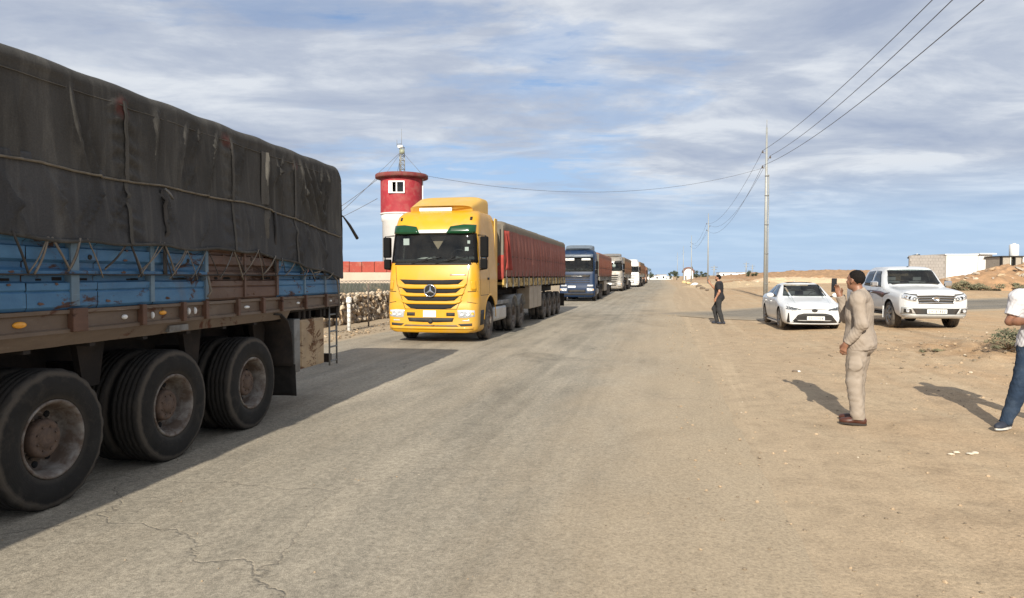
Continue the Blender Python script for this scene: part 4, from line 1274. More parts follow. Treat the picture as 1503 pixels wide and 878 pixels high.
def front_mp3(visor=None, hexgrille=False, slats=M_dark, white_strip=False):
    """broad bonnet flap with four grille slots, badge and low lamps"""
    def go(T, bv, S, paint):
        slots = [(1.515, 1.635, 0.80, 0.86), (1.295, 1.405, 0.745, 0.79), (1.095, 1.20, 0.70, 0.745), (0.895, 1.005, 0.62, 0.70)]
        for (za, zb, wa, wb2) in slots:
            S('grille_slot', slats, [(-wb2, zb), (-0.3, zb - 0.015), (0.3, zb - 0.015), (wb2, zb)], [(-wa + 0.08, za), (-0.3, za - 0.02), (0.3, za - 0.02), (wa - 0.08, za)], nu=18, nv=2, off=0.004, thick=0.012)
        for (za, zb, wd) in ((1.405, 1.505, 0.93), (1.21, 1.285, 0.88), (1.015, 1.085, 0.82)):
            S('grille_rib', paint, [(-wd, zb + 0.02), (-0.7, zb - 0.005), (0.7, zb - 0.005), (wd, zb + 0.02)], [(-wd + 0.05, za + 0.03), (-0.62, za - 0.012), (0.62, za - 0.012), (wd - 0.05, za + 0.03)], nu=20, nv=3, off=0.035, thick=0.05)
        h, _ = cast(bv, 'x', (0, 1.36)); star_badge(T, h.x + 0.05, 0, 1.345, 0.168)
        # bonnet flap seams
        l = MB()
        for sg in (1, -1):
            patch(bv, [(0.985 * sg, 1.97), (0.997 * sg, 1.97)], [(0.93 * sg, 1.50), (0.942 * sg, 1.50)], nu=1, nv=8, off=0.002, thick=0.006, mb=l)
            patch(bv, [(0.93 * sg, 1.50), (0.942 * sg, 1.50)], [(0.68 * sg, 0.87), (0.694 * sg, 0.87)], nu=1, nv=10, off=0.002, thick=0.006, mb=l)
            patch(bv, [(0.96 * sg, 1.33), (1.19 * sg, 1.34)], [(0.96 * sg, 1.31), (1.19 * sg, 1.32)], nu=6, nv=1, off=0.003, thick=0.006, mb=l)
            patch(bv, [(0.95 * sg, 1.07), (1.19 * sg, 1.03)], [(0.95 * sg, 1.055), (1.19 * sg, 1.015)], nu=6, nv=1, off=0.003, thick=0.006, mb=l)
        patch(bv, *quad(-0.69, 0.868, 0.69, 0.88), nu=10, nv=1, off=0.002, thick=0.006, mb=l)
        l.build('panel_seam', M_dark, T)
        for sg in (1, -1):
            S('corner_flap', paint, [(1.03 * sg, 1.62), (1.15 * sg, 1.60)], [(1.06 * sg, 1.36), (1.17 * sg, 1.36)], nu=4, nv=4, off=0.022, thick=0.03)
            lamp_cluster(T, bv, S, 0.70, 0.655, 1.14, 0.865, sg)
            S('bumper_slot', M_black, *quad(0.42 * sg, 0.70, 0.64 * sg, 0.79), nu=4, nv=2, off=0.004, thick=0.01)
            S('fog_slot', M_black, [(0.72 * sg, 0.50), (1.08 * sg, 0.52)], [(0.80 * sg, 0.44), (1.08 * sg, 0.45)], nu=6, nv=1, off=0.004, thick=0.01)
            S('fog_light', M_lens, [(0.84 * sg, 0.60), (1.02 * sg, 0.60)], [(0.84 * sg, 0.57), (1.02 * sg, 0.57)], nu=4, nv=1, off=0.006, thick=0.01)
        S('bumper_slot', M_black, [(-0.62, 0.655), (0.62, 0.655)], [(-0.58, 0.555), (-0.2, 0.54), (0.2, 0.54), (0.58, 0.555)], nu=12, nv=2, off=0.004, thick=0.01)
        S('bumper_slot', M_rail, [(-0.68, 0.475), (0.68, 0.475)], [(-0.74, 0.43), (0.74, 0.43)], nu=12, nv=1, off=0.004, thick=0.01)
        S('bumper_lip', paint, [(-1.12, 0.425), (1.12, 0.425)], [(-1.10, 0.36), (1.10, 0.36)], nu=18, nv=1, off=0.025, thick=0.03)
        m = MB(); m.lathe([(0.07, -0.03), (0.07, 0.05), (0.03, 0.06), (0, 0.06)], origin=(0.03, 0, 0.575), axis='x', n=14); m.build('tow_pin', M_black, T)
        plate(T, bv, -0.02, 0.755, 0.34, 0.17)
        S('script_badge', M_alu, *quad(0.50, 1.735, 0.92, 1.765), nu=6, nv=1, off=0.006, thick=0.008)
        if visor is not None:
            zt, zb = 3.02, 2.83
            S('sun_visor', visor, [(-1.10, zt + 0.02), (-0.80, zt + 0.03), (-0.46, zt - 0.02)], [(-1.10, zb), (-0.80, zb - 0.02), (-0.36, zb - 0.01)], nu=10, nv=3, off=0.07, thick=0.03)
            S('sun_visor', visor, [(0.46, zt - 0.02), (0.80, zt + 0.03), (1.10, zt + 0.02)], [(0.36, zb - 0.01), (0.80, zb - 0.02), (1.10, zb)], nu=10, nv=3, off=0.07, thick=0.03)
            S('visor_strip', M_white, *quad(-0.40, 2.83, 0.40, 2.915), nu=8, nv=2, off=0.05, thick=0.02)
        for y in (-0.95, 0.95):
            S('marker_lamp', M_plastic, *quad(y - 0.03, 3.17, y + 0.03, 3.26), nu=2, nv=2, off=0.012, thick=0.02)
    return go


def front_tg(T, bv, S, paint):
    S('upper_grille', M_black, [(-0.9, 1.83), (0.9, 1.83)], [(-0.86, 1.62), (0.86, 1.62)], nu=12, nv=2, off=0.004, thick=0.01)
    for z in (1.25, 1.40, 1.52):
        S('grille_slot', M_black, [(-0.88, z + 0.05), (0.88, z + 0.05)], [(-0.85, z), (0.85, z)], nu=12, nv=1, off=0.004, thick=0.01)
    S('grille_trim', M_chrome, *quad(-0.4, 1.70, 0.4, 1.74), nu=8, nv=1, off=0.02, thick=0.02)
    S('bumper', M_plastic, [(-1.16, 0.56), (1.16, 0.56)], [(-1.14, 0.42), (1.14, 0.42)], nu=18, nv=2, off=0.03, thick=0.03)
    S('bumper_slot', M_black, *quad(-0.6, 0.60, 0.6, 0.80), nu=8, nv=2, off=0.004, thick=0.01)
    for sg in (1, -1):
        lamp_cluster(T, bv, S, 0.66, 0.70, 1.15, 0.90, sg)
        S('upper_lamp', M_lens, *quad(0.70 * sg, 1.02, 1.10 * sg, 1.14), nu=6, nv=2, off=0.01, thick=0.02)
    plate(T, bv, -0.35, 1.0, 0.52, 0.13)
    S('sun_visor', plain('visor_grey', (0.10, 0.12, 0.15), 0.4, vary=0.2), *quad(-1.08, 3.0, 1.08, 3.22), nu=14, nv=2, off=0.14, thick=0.03)
    S('windscreen_sticker', M_white, *quad(-0.9, 2.78, -0.2, 2.95), nu=6, nv=2, off=0.005, thick=0.004)
    S('windscreen_sticker', M_white, *quad(0.3, 2.80, 0.9, 2.93), nu=6, nv=2, off=0.005, thick=0.004)


def roof_fairing(T, paint, z0, h, x0, x1, wd, rack=False):
    m = MB()
    def fn(u, v):
        t = math.pi * u
        prof = min(1.0, 0.40 + 0.85 * v)
        zz = z0 + h * prof * (math.sin(t) ** 0.20 if 0 < u < 1 else 0)
        w_ = wd * (0.88 + 0.12 * v)
        return (x0 + (x1 - x0) * v - 0.25 * (1 - math.sin(t) ** 0.5) * (1 - v), w_ * math.copysign(abs(math.cos(t)) ** 0.38, math.cos(t)) if abs(math.cos(t)) > 1e-6 else 0, zz)
    m.grid(fn, 28, 12)
    ends = [fn(k / 28, 1.0) for k in range(29)]; m.add(ends, [tuple(range(29))])
    st = [fn(k / 28, 0.0) for k in range(29)]; m.add(st, [tuple(range(29))])
    o = m.build('roof_fairing', paint, T); return o


def tractor_frame(T, axles, side_mat, tank=True, back=-6.6):
    c = MB()
    for y in (-0.45, 0.45):
        c.box(back, -0.5, y - 0.05, y + 0.05, 0.72, 1.0)
    for x in (-1.0, -2.4, -3.4, -4.3, back + 0.1): c.box(x - 0.06, x + 0.06, -0.45, 0.45, 0.75, 0.97)
    c.box(-2.2, -0.3, -0.4, 0.4, 0.5, 0.95); c.box(-5.8, -4.6, -0.55, 0.55, 1.0, 1.18)
    c.build('frame', M_chassis, T)
    for a in axles[1:]:
        m = MB(); m.tube([(a, -1, 0.52), (a, 1, 0.52)], 0.09, 10); m.build('axle', M_chassis, T)
    for i, a in enumerate(axles):
        for sg in (1, -1):
            if i == 0: wheel(T, a, 1.05 * sg, 'steer', flip=sg < 0)
            else:
                wheel(T, a, 1.06 * sg, 'far', flip=sg < 0); inner_tyre(T, a, 0.74 * sg, 'far')
                f = MB(); f.grid(lambda u, v: (a + 0.60 * math.cos(math.pi * (0.12 + 0.76 * u)), (0.62 + 0.62 * v) * sg, 0.54 + 0.60 * math.sin(math.pi * (0.12 + 0.76 * u))), 14, 1)
                o = f.build('mudguard', side_mat, T); solidify(o, 0.018)
    for sg in (1, -1):
        m = MB(); m.box(-3.9, -2.25, 0.62 * sg, 1.14 * sg, 0.42, 0.86); m.build('fuel_tank', M_alu if sg > 0 else M_black, T, bev=0.08)
        m = MB(); m.box(-4.02, -2.2, 1.0 * sg, 1.2 * sg, 0.90, 1.02); m.build('catwalk', side_mat, T, bev=0.02)
        m = MB(); m.box(-2.2, -2.0, 0.8 * sg, 1.18 * sg, 0.95, 1.9); m.build('air_intake', M_black, T, bev=0.02)


def red_tarp(name, c1, c2, dust, band, zband):
    m = tarp_material(name, c1, c2, dust, streak=1.0)
    t = NT(m.node_tree); b = m.node_tree.nodes['Principled BSDF']
    src = b.inputs['Base Color'].links[0].from_socket
    co = coords(t); sp = t.n('ShaderNodeSeparateXYZ'); t.l(co, sp.inputs[0])
    z = t.math('ADD', sp.outputs[2], t.math('MULTIPLY', t.noise(co, 1.3, 3), 0.06))
    k = t.ramp(t.math('MULTIPLY', z, 0.25), [(zband / 4, 0.0), (zband / 4 + 0.003, 1.0)])
    t.l(t.mix(k, src, band), b.inputs['Base Color'])
    return m


def make_trailer(T, x0, length, tarp, front_mat, rail_mat, lower_mat, ztop=3.36, zrail=1.72, axles=(), box=True, ribs=0.62, seed=0, res=1.0):
    """semi-trailer body, x0 is its front and it runs backwards"""
    L = length; rn = random.Random(seed)
    m = MB()
    def fn(u, v):
        x = x0 - L * u; hy = 1.25
        tri = abs(((L * u) / ribs) % 1 - 0.5) * 2
        bul = 0.045 * (1 - tri ** 2) + 0.02 * fbm(x * 1.3, v * 2, seed, 3)
        zt = ztop + 0.02 * fbm(x * 1.1, seed) + 0.015 * (1 - tri)
        e = max(0, 1 - L * u / 0.3) ** 2 + max(0, 1 - L * (1 - u) / 0.3) ** 2
        zt -= 0.10 * e
        zl = zrail - 0.01 + 0.03 * fbm(x * 1.7, seed + 3)
        if v < 0.4:
            q = v / 0.4; z = zl + (zt - 0.14 - zl) * q
            mid = -0.03 * math.exp(-((z - 2.32) / 0.05) ** 2)
            return (x, hy + bul * math.sin(math.pi * min(1, q * 1.2)) ** 0.7 + mid + 0.006 if q < 0.83 else hy + bul * 0.3 * (1 - q) * 5, z)
        if v < 0.6:
            q = (v - 0.4) / 0.2; a = q * math.pi
            return (x, hy * math.copysign(min(1, abs(math.cos(a)) ** 0.35), math.cos(a)) if abs(math.cos(a)) > 1e-5 else 0, zt - 0.14 + 0.14 * math.sin(a) ** 0.5 if 0 < q < 1 else zt - 0.14)
        q = (v - 0.6) / 0.4
        return (x, -hy - 0.02, zt - 0.14 - (zt - 0.14 - zrail) * q)
    m.grid(fn, int(170 * res), 40); m.build('tarpaulin', tarp, T)
    f = MB(); f.grid(lambda u, v: (x0 + 0.02 + 0.03 * fbm(u * 4, v * 4, seed), -1.24 + 2.48 * u, zrail + (ztop - 0.12 - zrail) * v), 14, 12); f.build('front_cover', front_mat, T)
    f = MB(); f.box(x0 - L - 0.02, x0 - L + 0.01, -1.24, 1.24, 1.3, ztop - 0.1); f.build('rear_board', lower_mat, T)
    # a rope along the middle and folded ends of the cover
    f = MB(); f.tube([(x0 - L * k / 60, 1.266, 2.32 + 0.02 * fbm(k * 0.3, seed)) for k in range(1, 60)], 0.012, 5); f.build('rope', M_strapd, T)
    f = MB()
    for k in range(int(L / ribs)):
        x = x0 - ribs * (k + 0.5) - rn.uniform(-0.1, 0.1)
        f.tube([(x, 1.275, zrail + 0.25), (x + 0.06, 1.28, zrail - 0.02), (x + 0.02, 1.27, zrail - 0.2)], 0.010, 4)
    f.build('lashing', M_rope, T)
    r = MB(); r.box(x0 - L, x0, -1.25, 1.25, 1.46, 1.54); r.box(x0 - L, x0 + 0.03, 1.21, 1.262, 1.40, zrail - 0.06); r.box(x0 - L, x0 + 0.03, -1.26, -1.2, 1.40, zrail)
    r.build('load_rail', rail_mat, T)
    for k in range(int(L / 0.9)):
        x = x0 - 0.3 - 0.9 * k
        p = MB(); p.box(x - 0.05, x + 0.05, 1.258, 1.29, 1.38, zrail - 0.03); p.build('stake_pocket', M_galv, T)
    c = MB()
    for y in (-0.5, 0.5): c.box(x0 - L, x0 - 0.6, y - 0.06, y + 0.06, 1.05, 1.46)
    x = x0 - 0.8
    while x > x0 - L: c.box(x - 0.05, x, -1.15, 1.15, 1.30, 1.455); x -= 1.0
    c.build('chassis', M_chassis, T)
    for i, a in enumerate(axles):
        m = MB(); m.tube([(a, -1, 0.52), (a, 1, 0.52)], 0.075, 8); m.box(a - 0.06, a + 0.06, 0.45, 0.55, 0.5, 1.06); m.box(a - 0.06, a + 0.06, -0.55, -0.45, 0.5, 1.06); m.build('axle', M_chassis, T)
        for sg in (1, -1):
            wheel(T, a, 1.06 * sg, 'far', flip=sg < 0); inner_tyre(T, a, 0.74 * sg, 'far')
    if box:
        xx = axles[0] + 0.8 if axles else x0 - L * 0.5
        p = MB(); p.box(xx, xx + 2.6, 0.75, 1.2, 0.56, 1.38); b = p.build('side_box', M_tan2, T, bev=0.02)
        p = MB()
        for k in (0.85, 1.72): p.box(xx + k, xx + k + 0.012, 1.195, 1.203, 0.58, 1.36)
        p.build('box_seam', M_dark, b)
        for y in (-0.8, 0.8):
            p = MB(); p.box(xx + 3.2, xx + 3.34, y - 0.07, y + 0.07, 0.35, 1.3); p.build('landing_leg', M_chassis, T)
    for sg in (1,):
        p = MB(); p.box(x0 - L + 0.1, x0 - L + 0.14, 0.7, 1.22, 0.3, 0.9); p.build('mud_flap', M_tyre, T)

M_tan2 = worn_paint('pale_tan_panel', (0.30, 0.24, 0.17), (0.38, 0.31, 0.23), RUST, 0.3, 2)
M_yrail = worn_paint('yellow_rail', (0.38, 0.24, 0.05), (0.48, 0.33, 0.10), RUST, 0.75, 3)
M_yellow = plain('yellow_lorry_paint', (0.55, 0.280, 0.005), 0.42, vary=0.06, scale=1.2, dirt=(0.40, 0.26, 0.10), dirt_amt=0.32, dirt_scale=1.4, coat=0.2)
M_yroof = plain('dusty_yellow_paint', (0.56, 0.335, 0.06), 0.5, vary=0.08, scale=1.5, dirt=(0.5, 0.37, 0.2), dirt_amt=0.4, dirt_scale=2)
M_green = plain('green_visor', (0.006, 0.045, 0.016), 0.15, vary=0.15)
M_tred = red_tarp('red_tarpaulin', (0.195, 0.068, 0.052), (0.265, 0.100, 0.078), (0.36, 0.20, 0.16), (0.17, 0.145, 0.11), 3.11)
M_tgrey = tarp_material('grey_tarpaulin', (0.11, 0.098, 0.082), (0.16, 0.145, 0.12), (0.24, 0.21, 0.17))
M_tor = red_tarp('orange_red_tarpaulin', (0.28, 0.095, 0.055), (0.37, 0.14, 0.085), (0.42, 0.25, 0.17), (0.25, 0.12, 0.085), 3.1)
M_tbr = red_tarp('brown_tarpaulin', (0.24, 0.11, 0.05), (0.32, 0.165, 0.08), (0.42, 0.28, 0.16), (0.2, 0.14, 0.09), 3.1)
M_trio = worn_paint('lorry_rail_grey', (0.12, 0.105, 0.085), (0.20, 0.175, 0.14), RUST, 0.5, 2)
M_navy = plain('navy_lorry_paint', (0.006, 0.022, 0.062), 0.45, vary=0.15, dirt=(0.10, 0.09, 0.08), dirt_amt=0.15, spec=0.3)
M_silver = plain('silver_lorry_paint', (0.22, 0.205, 0.185), 0.45, 0.15, vary=0.15, dirt=DUST, dirt_amt=0.35)
M_wlorry = plain('white_lorry_paint', (0.74, 0.74, 0.72), 0.4, vary=0.06, dirt=DUST, dirt_amt=0.25)
M_blorry = plain('brown_cab_paint', (0.28, 0.13, 0.06), 0.45, vary=0.1, dirt=DUST, dirt_amt=0.3)

THD = math.atan2(-0.9789, -0.2045)
def spot(l, s):
    x, y = xy(l, s)
    return (x, y, ter(x, y) + 0.012)

# yellow lorry
YT = thing('tractor_trailer', 'yellow lorry with green sun visor pulling a faded red tarpaulined trailer', 'lorry', (-2.075, 18.15, 0.012), THD, 'lorries queueing along the road')
make_cab(YT, ACTROS, M_yellow, 'mp3', front_mp3(visor=M_green))
roof_fairing(YT, M_yroof, 3.36, 0.56, -0.72, -2.15, 0.98)
b = MB(); b.box(-0.74, -0.70, -0.55, 0.35, 3.44, 3.53); b.build('roof_board', M_white, YT, bev=0.01)
for sg in (1, -1):
    b = MB(); b.box(-2.5, -2.2, 1.13 * sg, 1.17 * sg, 0.95, 3.35); b.build('side_deflector', M_yroof, YT, bev=0.015)
tractor_frame(YT, (-1.42, -4.62, -5.92), M_galv)
make_trailer(YT, -3.0, 13.7, M_tred, M_tgrey, M_yrail, M_brown, axles=(-10.85, -12.2, -13.55, -14.9), seed=1)
# things on its dashboard and windscreen
for (y, z, wd, hg, xo) in ((-0.80, 2.62, 0.16, 0.17, 0.03), (0.86, 2.42, 0.10, 0.10, 0.03), (0.90, 2.6, 0.07, 0.08, 0.03)):
    b = MB(); b.box(-0.36 - xo + (2.62 - z) * 0.26, -0.352 - xo + (2.62 - z) * 0.26, y - wd / 2, y + wd / 2, z - hg / 2, z + hg / 2); b.build('paper', M_white, YT)
b = MB(); b.prism([(-0.20, 2.76), (0.24, 2.76), (0.02, 2.42)], 'x', -0.55, -0.54); b.build('pennant', plain('pennant_cloth', (0.30, 0.22, 0.16), 0.9), YT)
b = MB(); b.grid(lambda u, v: (-0.42 - 0.18 * u, -0.55 + 0.5 * v, 2.17 + 0.05 * math.sin(u * 3) * math.sin(v * 3.14)), 6, 8); b.build('dash_cloth', plain('dash_cloth', (0.38, 0.38, 0.37), 0.9), YT)
# red flap turned out at the front of the yellow lorry's load
b = MB(); b.grid(lambda u, v: (-3.0 - 0.75 * u * (1 - 0.55 * v), 1.30 + 0.07 * math.sin(u * 8 + v * 3), 1.9 + 1.15 * v), 14, 14); o = b.build('tarp_flap', plain('red_flap', (0.27, 0.040, 0.03), 0.85, vary=0.3, scale=2), YT); solidify(o, 0.006)
b = MB(); b.grid(lambda u, v: (-2.975 + 0.02 * fbm(u * 3, v * 3), 0.55 + 0.70 * u, 1.62 + 0.72 * v), 8, 8); o = b.build('tarp_flap', plain('red_flap', (0.42, 0.045, 0.03), 0.85), YT); solidify(o, 0.006)

# the queue behind it
BT = thing('tractor_trailer', 'navy blue lorry with flat grille directly behind the yellow lorry', 'lorry', spot(-5.55, 48.2), THD, 'lorries queueing along the road')
make_cab(BT, TG, M_navy, 'tg', front_tg)
roof_fairing(BT, plain('grey_blue_roof', (0.13, 0.16, 0.19), 0.5, vary=0.2), 3.45, 0.45, -0.55, -2.1, 1.0)
tractor_frame(BT, (-1.42, -4.62, -5.92), M_black)
make_trailer(BT, -3.0, 13.4, M_tor, M_tgrey, M_trio, M_brown, ztop=3.45, axles=(-11.9, -13.2, -14.5), seed=2, res=0.6)

GT = thing('tractor_trailer', 'dusty silver lorry with star badge third in the queue', 'lorry', spot(-5.35, 70.5), THD - R(0.6), 'lorries queueing along the road')
make_cab(GT, ACTROS, M_silver, 'mp3', front_mp3(visor=M_plastic, slats=M_dark))
roof_fairing(GT, M_silver, 3.36, 0.42, -0.72, -2.15, 0.98)
tractor_frame(GT, (-1.42, -4.62, -5.92), M_black)
make_trailer(GT, -3.0, 13.4, M_tbr, M_tgrey, M_trio, M_brown, ztop=3.45, axles=(-11.9, -13.2, -14.5), seed=3, res=0.5)
b = MB(); b.lathe([(0.17, 0), (0.17, 0.01)], origin=(-0.30, 0.35, 2.55), axis='x', n=16); b.build('paper', M_white, GT)

WT = thing('tractor_trailer', 'white lorry fourth in the queue with brown load behind', 'lorry', spot(-5.3, 97), THD - R(1.2), 'lorries queueing along the road')
make_cab(WT, ACTROS, M_wlorry, 'mp3', front_mp3(visor=M_white, slats=plain('grey_slot', (0.2, 0.2, 0.2), 0.6)))
roof_fairing(WT, M_wlorry, 3.36, 0.42, -0.72, -2.15, 0.98)
tractor_frame(WT, (-1.42, -4.62, -5.92), M_black)
make_trailer(WT, -3.0, 13.4, M_tbr, M_tbr, M_trio, M_brown, ztop=3.5, axles=(-11.9, -13.2, -14.5), seed=4, res=0.4)

for k, (s, lab) in enumerate(((123, 'brown lorry fifth in the queue beyond the white lorry'), (148, 'farthest lorry with brown load at the end of the queue'))):
    X = thing('tractor_trailer', lab, 'lorry', spot(-5.3, s), THD, 'lorries queueing along the road')
    make_cab(X, TG, M_blorry, 'tg', front_tg)
    tractor_frame(X, (-1.42, -4.62, -5.92), M_black)
    make_trailer(X, -3.0, 13.4, M_tor if k == 0 else M_tbr, M_tbr, M_trio, M_brown, ztop=3.5, axles=(-11.9, -13.2, -14.5), seed=5 + k, res=0.4)
# ------------------------------------------------------------------ parked vehicles
def hermite(tab, x):
    """smooth interpolation of station rows, no overshoot"""
    n = len(tab)
    if x >= tab[0][0]: return list(tab[0][1:])
    if x <= tab[-1][0]: return list(tab[-1][1:])
    for i in range(n - 1):
        if tab[i][0] >= x >= tab[i + 1][0]: break
    x0, x1 = tab[i][0], tab[i + 1][0]; h = x1 - x0; t = (x - x0) / h; out = []
    for c in range(1, len(tab[0])):
        d = (tab[i + 1][c] - tab[i][c]) / h
        dl = (tab[i][c] - tab[i - 1][c]) / (tab[i][0] - tab[i - 1][0]) if i > 0 else d
        dr = (tab[i + 2][c] - tab[i + 1][c]) / (tab[i + 2][0] - tab[i + 1][0]) if i + 2 < n else d
        m0 = 0 if dl * d <= 0 else 2 * dl * d / (dl + d)
        m1 = 0 if dr * d <= 0 else 2 * dr * d / (dr + d)
        if i == 0: m0 = d
        a = tab[i][c]; b = tab[i + 1][c]
        out.append((2 * t ** 3 - 3 * t ** 2 + 1) * a + (t ** 3 - 2 * t ** 2 + t) * h * m0 + (-2 * t ** 3 + 3 * t ** 2) * b + (t ** 3 - t ** 2) * h * m1)
    return out


def chaikin(p, it=2):
    for _ in range(it):
        q = [p[0]]
        for a, b in zip(p, p[1:]):
            q.append((a[0] * .78 + b[0] * .22, a[1] * .78 + b[1] * .22)); q.append((a[0] * .22 + b[0] * .78, a[1] * .22 + b[1] * .78))
        q.append(p[-1]); p = q
    return p


def car_shell(tab, n=90):
    L = -tab[-1][0]; mb = MB(); rings = []
    xs = [-L * ((k / n) ** 1.0) for k in range(n + 1)]
    xs = sorted(set([-0.004, -0.012, -0.03, -0.05] + xs + [t[0] for t in tab]), reverse=True)
    for x in xs:
        zb, wsl, wm, zm, wb, zbt, wt_, zt, zc = hermite(tab, x)
        half = chaikin([(0, zb), (wsl * 0.55, zb), (wsl, zb), (wm, zm), (wb, zbt), (wt_, zt), (wt_ * 0.5, zt + (zc - zt) * 0.8), (0, zc)], 2)
        ring = half + [(-y, z) for y, z in half[1:-1][::-1]]
        rings.append([(x, y, z) for y, z in ring])
    m = len(rings[0]); vs = [p for r in rings for p in r]; fs = []
    for j in range(len(rings) - 1):
        for k in range(m):
            k2 = (k + 1) % m
            fs.append((j * m + k, j * m + k2, (j + 1) * m + k2, (j + 1) * m + k))
    mb.add(vs, fs, 0, True)
    e = (len(rings) - 1) * m
    mb.f.append(tuple(range(m))); mb.m.append(0); mb.sm.append(False)
    mb.f.append(tuple(e + k for k in range(m))); mb.m.append(0); mb.sm.append(False)
    return mb


def car_wheel(T, x, y, Rr, w, sg, mat_rim, spokes=5, steer=0.0):
    h = w / 2; rb = Rr * 0.66
    t = MB(); prof = [(rb, h - 0.02), (rb + 0.012, h - 0.004), (rb + (Rr - rb) * 0.5, h + 0.004), (Rr - 0.03, h - 0.010), (Rr - 0.008, h - 0.022), (Rr, h - 0.045), (Rr, 0.02), (Rr - 0.008, 0.012), (Rr - 0.008, -0.012), (Rr, -0.02), (Rr, -h + 0.045), (Rr - 0.02, -h + 0.015), (rb + 0.02, -h), (rb, -h + 0.02)]
    t.lathe(prof, axis='y', n=36, closed=True)
    o = t.build('wheel', M_tyre2, T); o.location = (x, y, Rr); o.rotation_euler = (0, 0, (math.pi if sg < 0 else 0) + steer)
    r = MB(); r.lathe([(rb - 0.004, h - 0.03), (rb + 0.008, h - 0.004), (rb - 0.012, h - 0.006), (rb - 0.03, h - 0.06), (rb - 0.035, -h + 0.05)], axis='y', n=36, caps=False)
    r.lathe([(rb - 0.02, 0.0), (0, 0.0)], axis='y', n=24, mat=1, caps=False)
    for k in range(spokes):
        for d in (-0.16, 0.16):
            a = 2 * math.pi * k / spokes
            c0, c1 = (0.05 * math.sin(a), 0.05 * math.cos(a)), ((rb - 0.025) * math.sin(a + d), (rb - 0.025) * math.cos(a + d))
            r.tube([(c0[0], h - 0.028, c0[1]), ((c0[0] + c1[0]) / 2, h - 0.022, (c0[1] + c1[1]) / 2), (c1[0], h - 0.03, c1[1])], [0.030, 0.022, 0.018], 6)
    r.build('rim', [mat_rim, M_dark], o)
    c = MB(); c.lathe([(0.055, h - 0.05), (0.052, h - 0.008), (0.03, h), (0, h)], axis='y', n=16); c.build('hub', mat_rim, o)
    return o

SEDAN = [  # x, zb, sill, mid w, mid z, belt w, belt z, roof w, roof-edge z, centre z
    (0.00, .30, .50, .56, .42, .54, .56, .44, .62, .655), (-.05, .21, .66, .73, .41, .72, .62, .58, .68, .71), (-.16, .17, .76, .82, .42, .815, .67, .64, .735, .77), (-.35, .17, .81, .86, .44, .85, .72, .66, .79, .83),
    (-.95, .17, .82, .888, .50, .875, .81, .69, .885, .925), (-1.30, .17, .82, .885, .50, .868, .88, .715, .945, .985), (-1.48, .17, .82, .885, .50, .866, .91, .70, 1.03, 1.075), (-2.10, .17, .82, .885, .50, .860, .93, .575, 1.375, 1.412), (-2.50, .17, .82, .885, .50, .860, .94, .565, 1.405, 1.438),
    (-3.10, .17, .82, .885, .50, .860, .95, .56, 1.375, 1.415), (-3.60, .17, .82, .885, .52, .855, .97, .565, 1.25, 1.29), (-4.02, .19, .81, .88, .52, .845, .985, .61, 1.07, 1.11), (-4.40, .22, .78, .86, .52, .815, .97, .62, 1.03, 1.06), (-4.57, .26, .72, .81, .52, .76, .90, .58, .97, .99), (-4.63, .34, .62, .70, .55, .66, .80, .48, .86, .87)]
PICK = [
    (0.00, .40, .58, .66, .60, .66, .86, .56, .955, .985), (-.06, .32, .74, .82, .60, .81, .92, .66, 1.02, 1.05), (-.22, .30, .84, .90, .64, .89, .98, .73, 1.085, 1.12), (-.90, .42, .87, .925, .70, .91, 1.05, .77, 1.15, 1.195), (-1.42, .42, .87, .925, .70, .905, 1.11, .78, 1.20, 1.245), (-1.60, .42, .87, .925, .70, .90, 1.13, .755, 1.32, 1.37),
    (-2.12, .42, .87, .925, .70, .90, 1.14, .70, 1.755, 1.775), (-2.60, .42, .87, .925, .70, .90, 1.15, .69, 1.80, 1.825), (-3.30, .42, .87, .925, .70, .90, 1.15, .69, 1.795, 1.82), (-3.58, .42, .87, .925, .70, .90, 1.15, .70, 1.73, 1.75), (-3.72, .42, .87, .925, .70, .90, 1.14, .72, 1.36, 1.38), (-3.80, .42, .87, .925, .70, .90, 1.12, .84, 1.155, 1.165),
    (-5.20, .45, .87, .92, .72, .90, 1.11, .84, 1.14, 1.15), (-5.33, .50, .82, .88, .75, .86, 1.02, .78, 1.08, 1.08)]


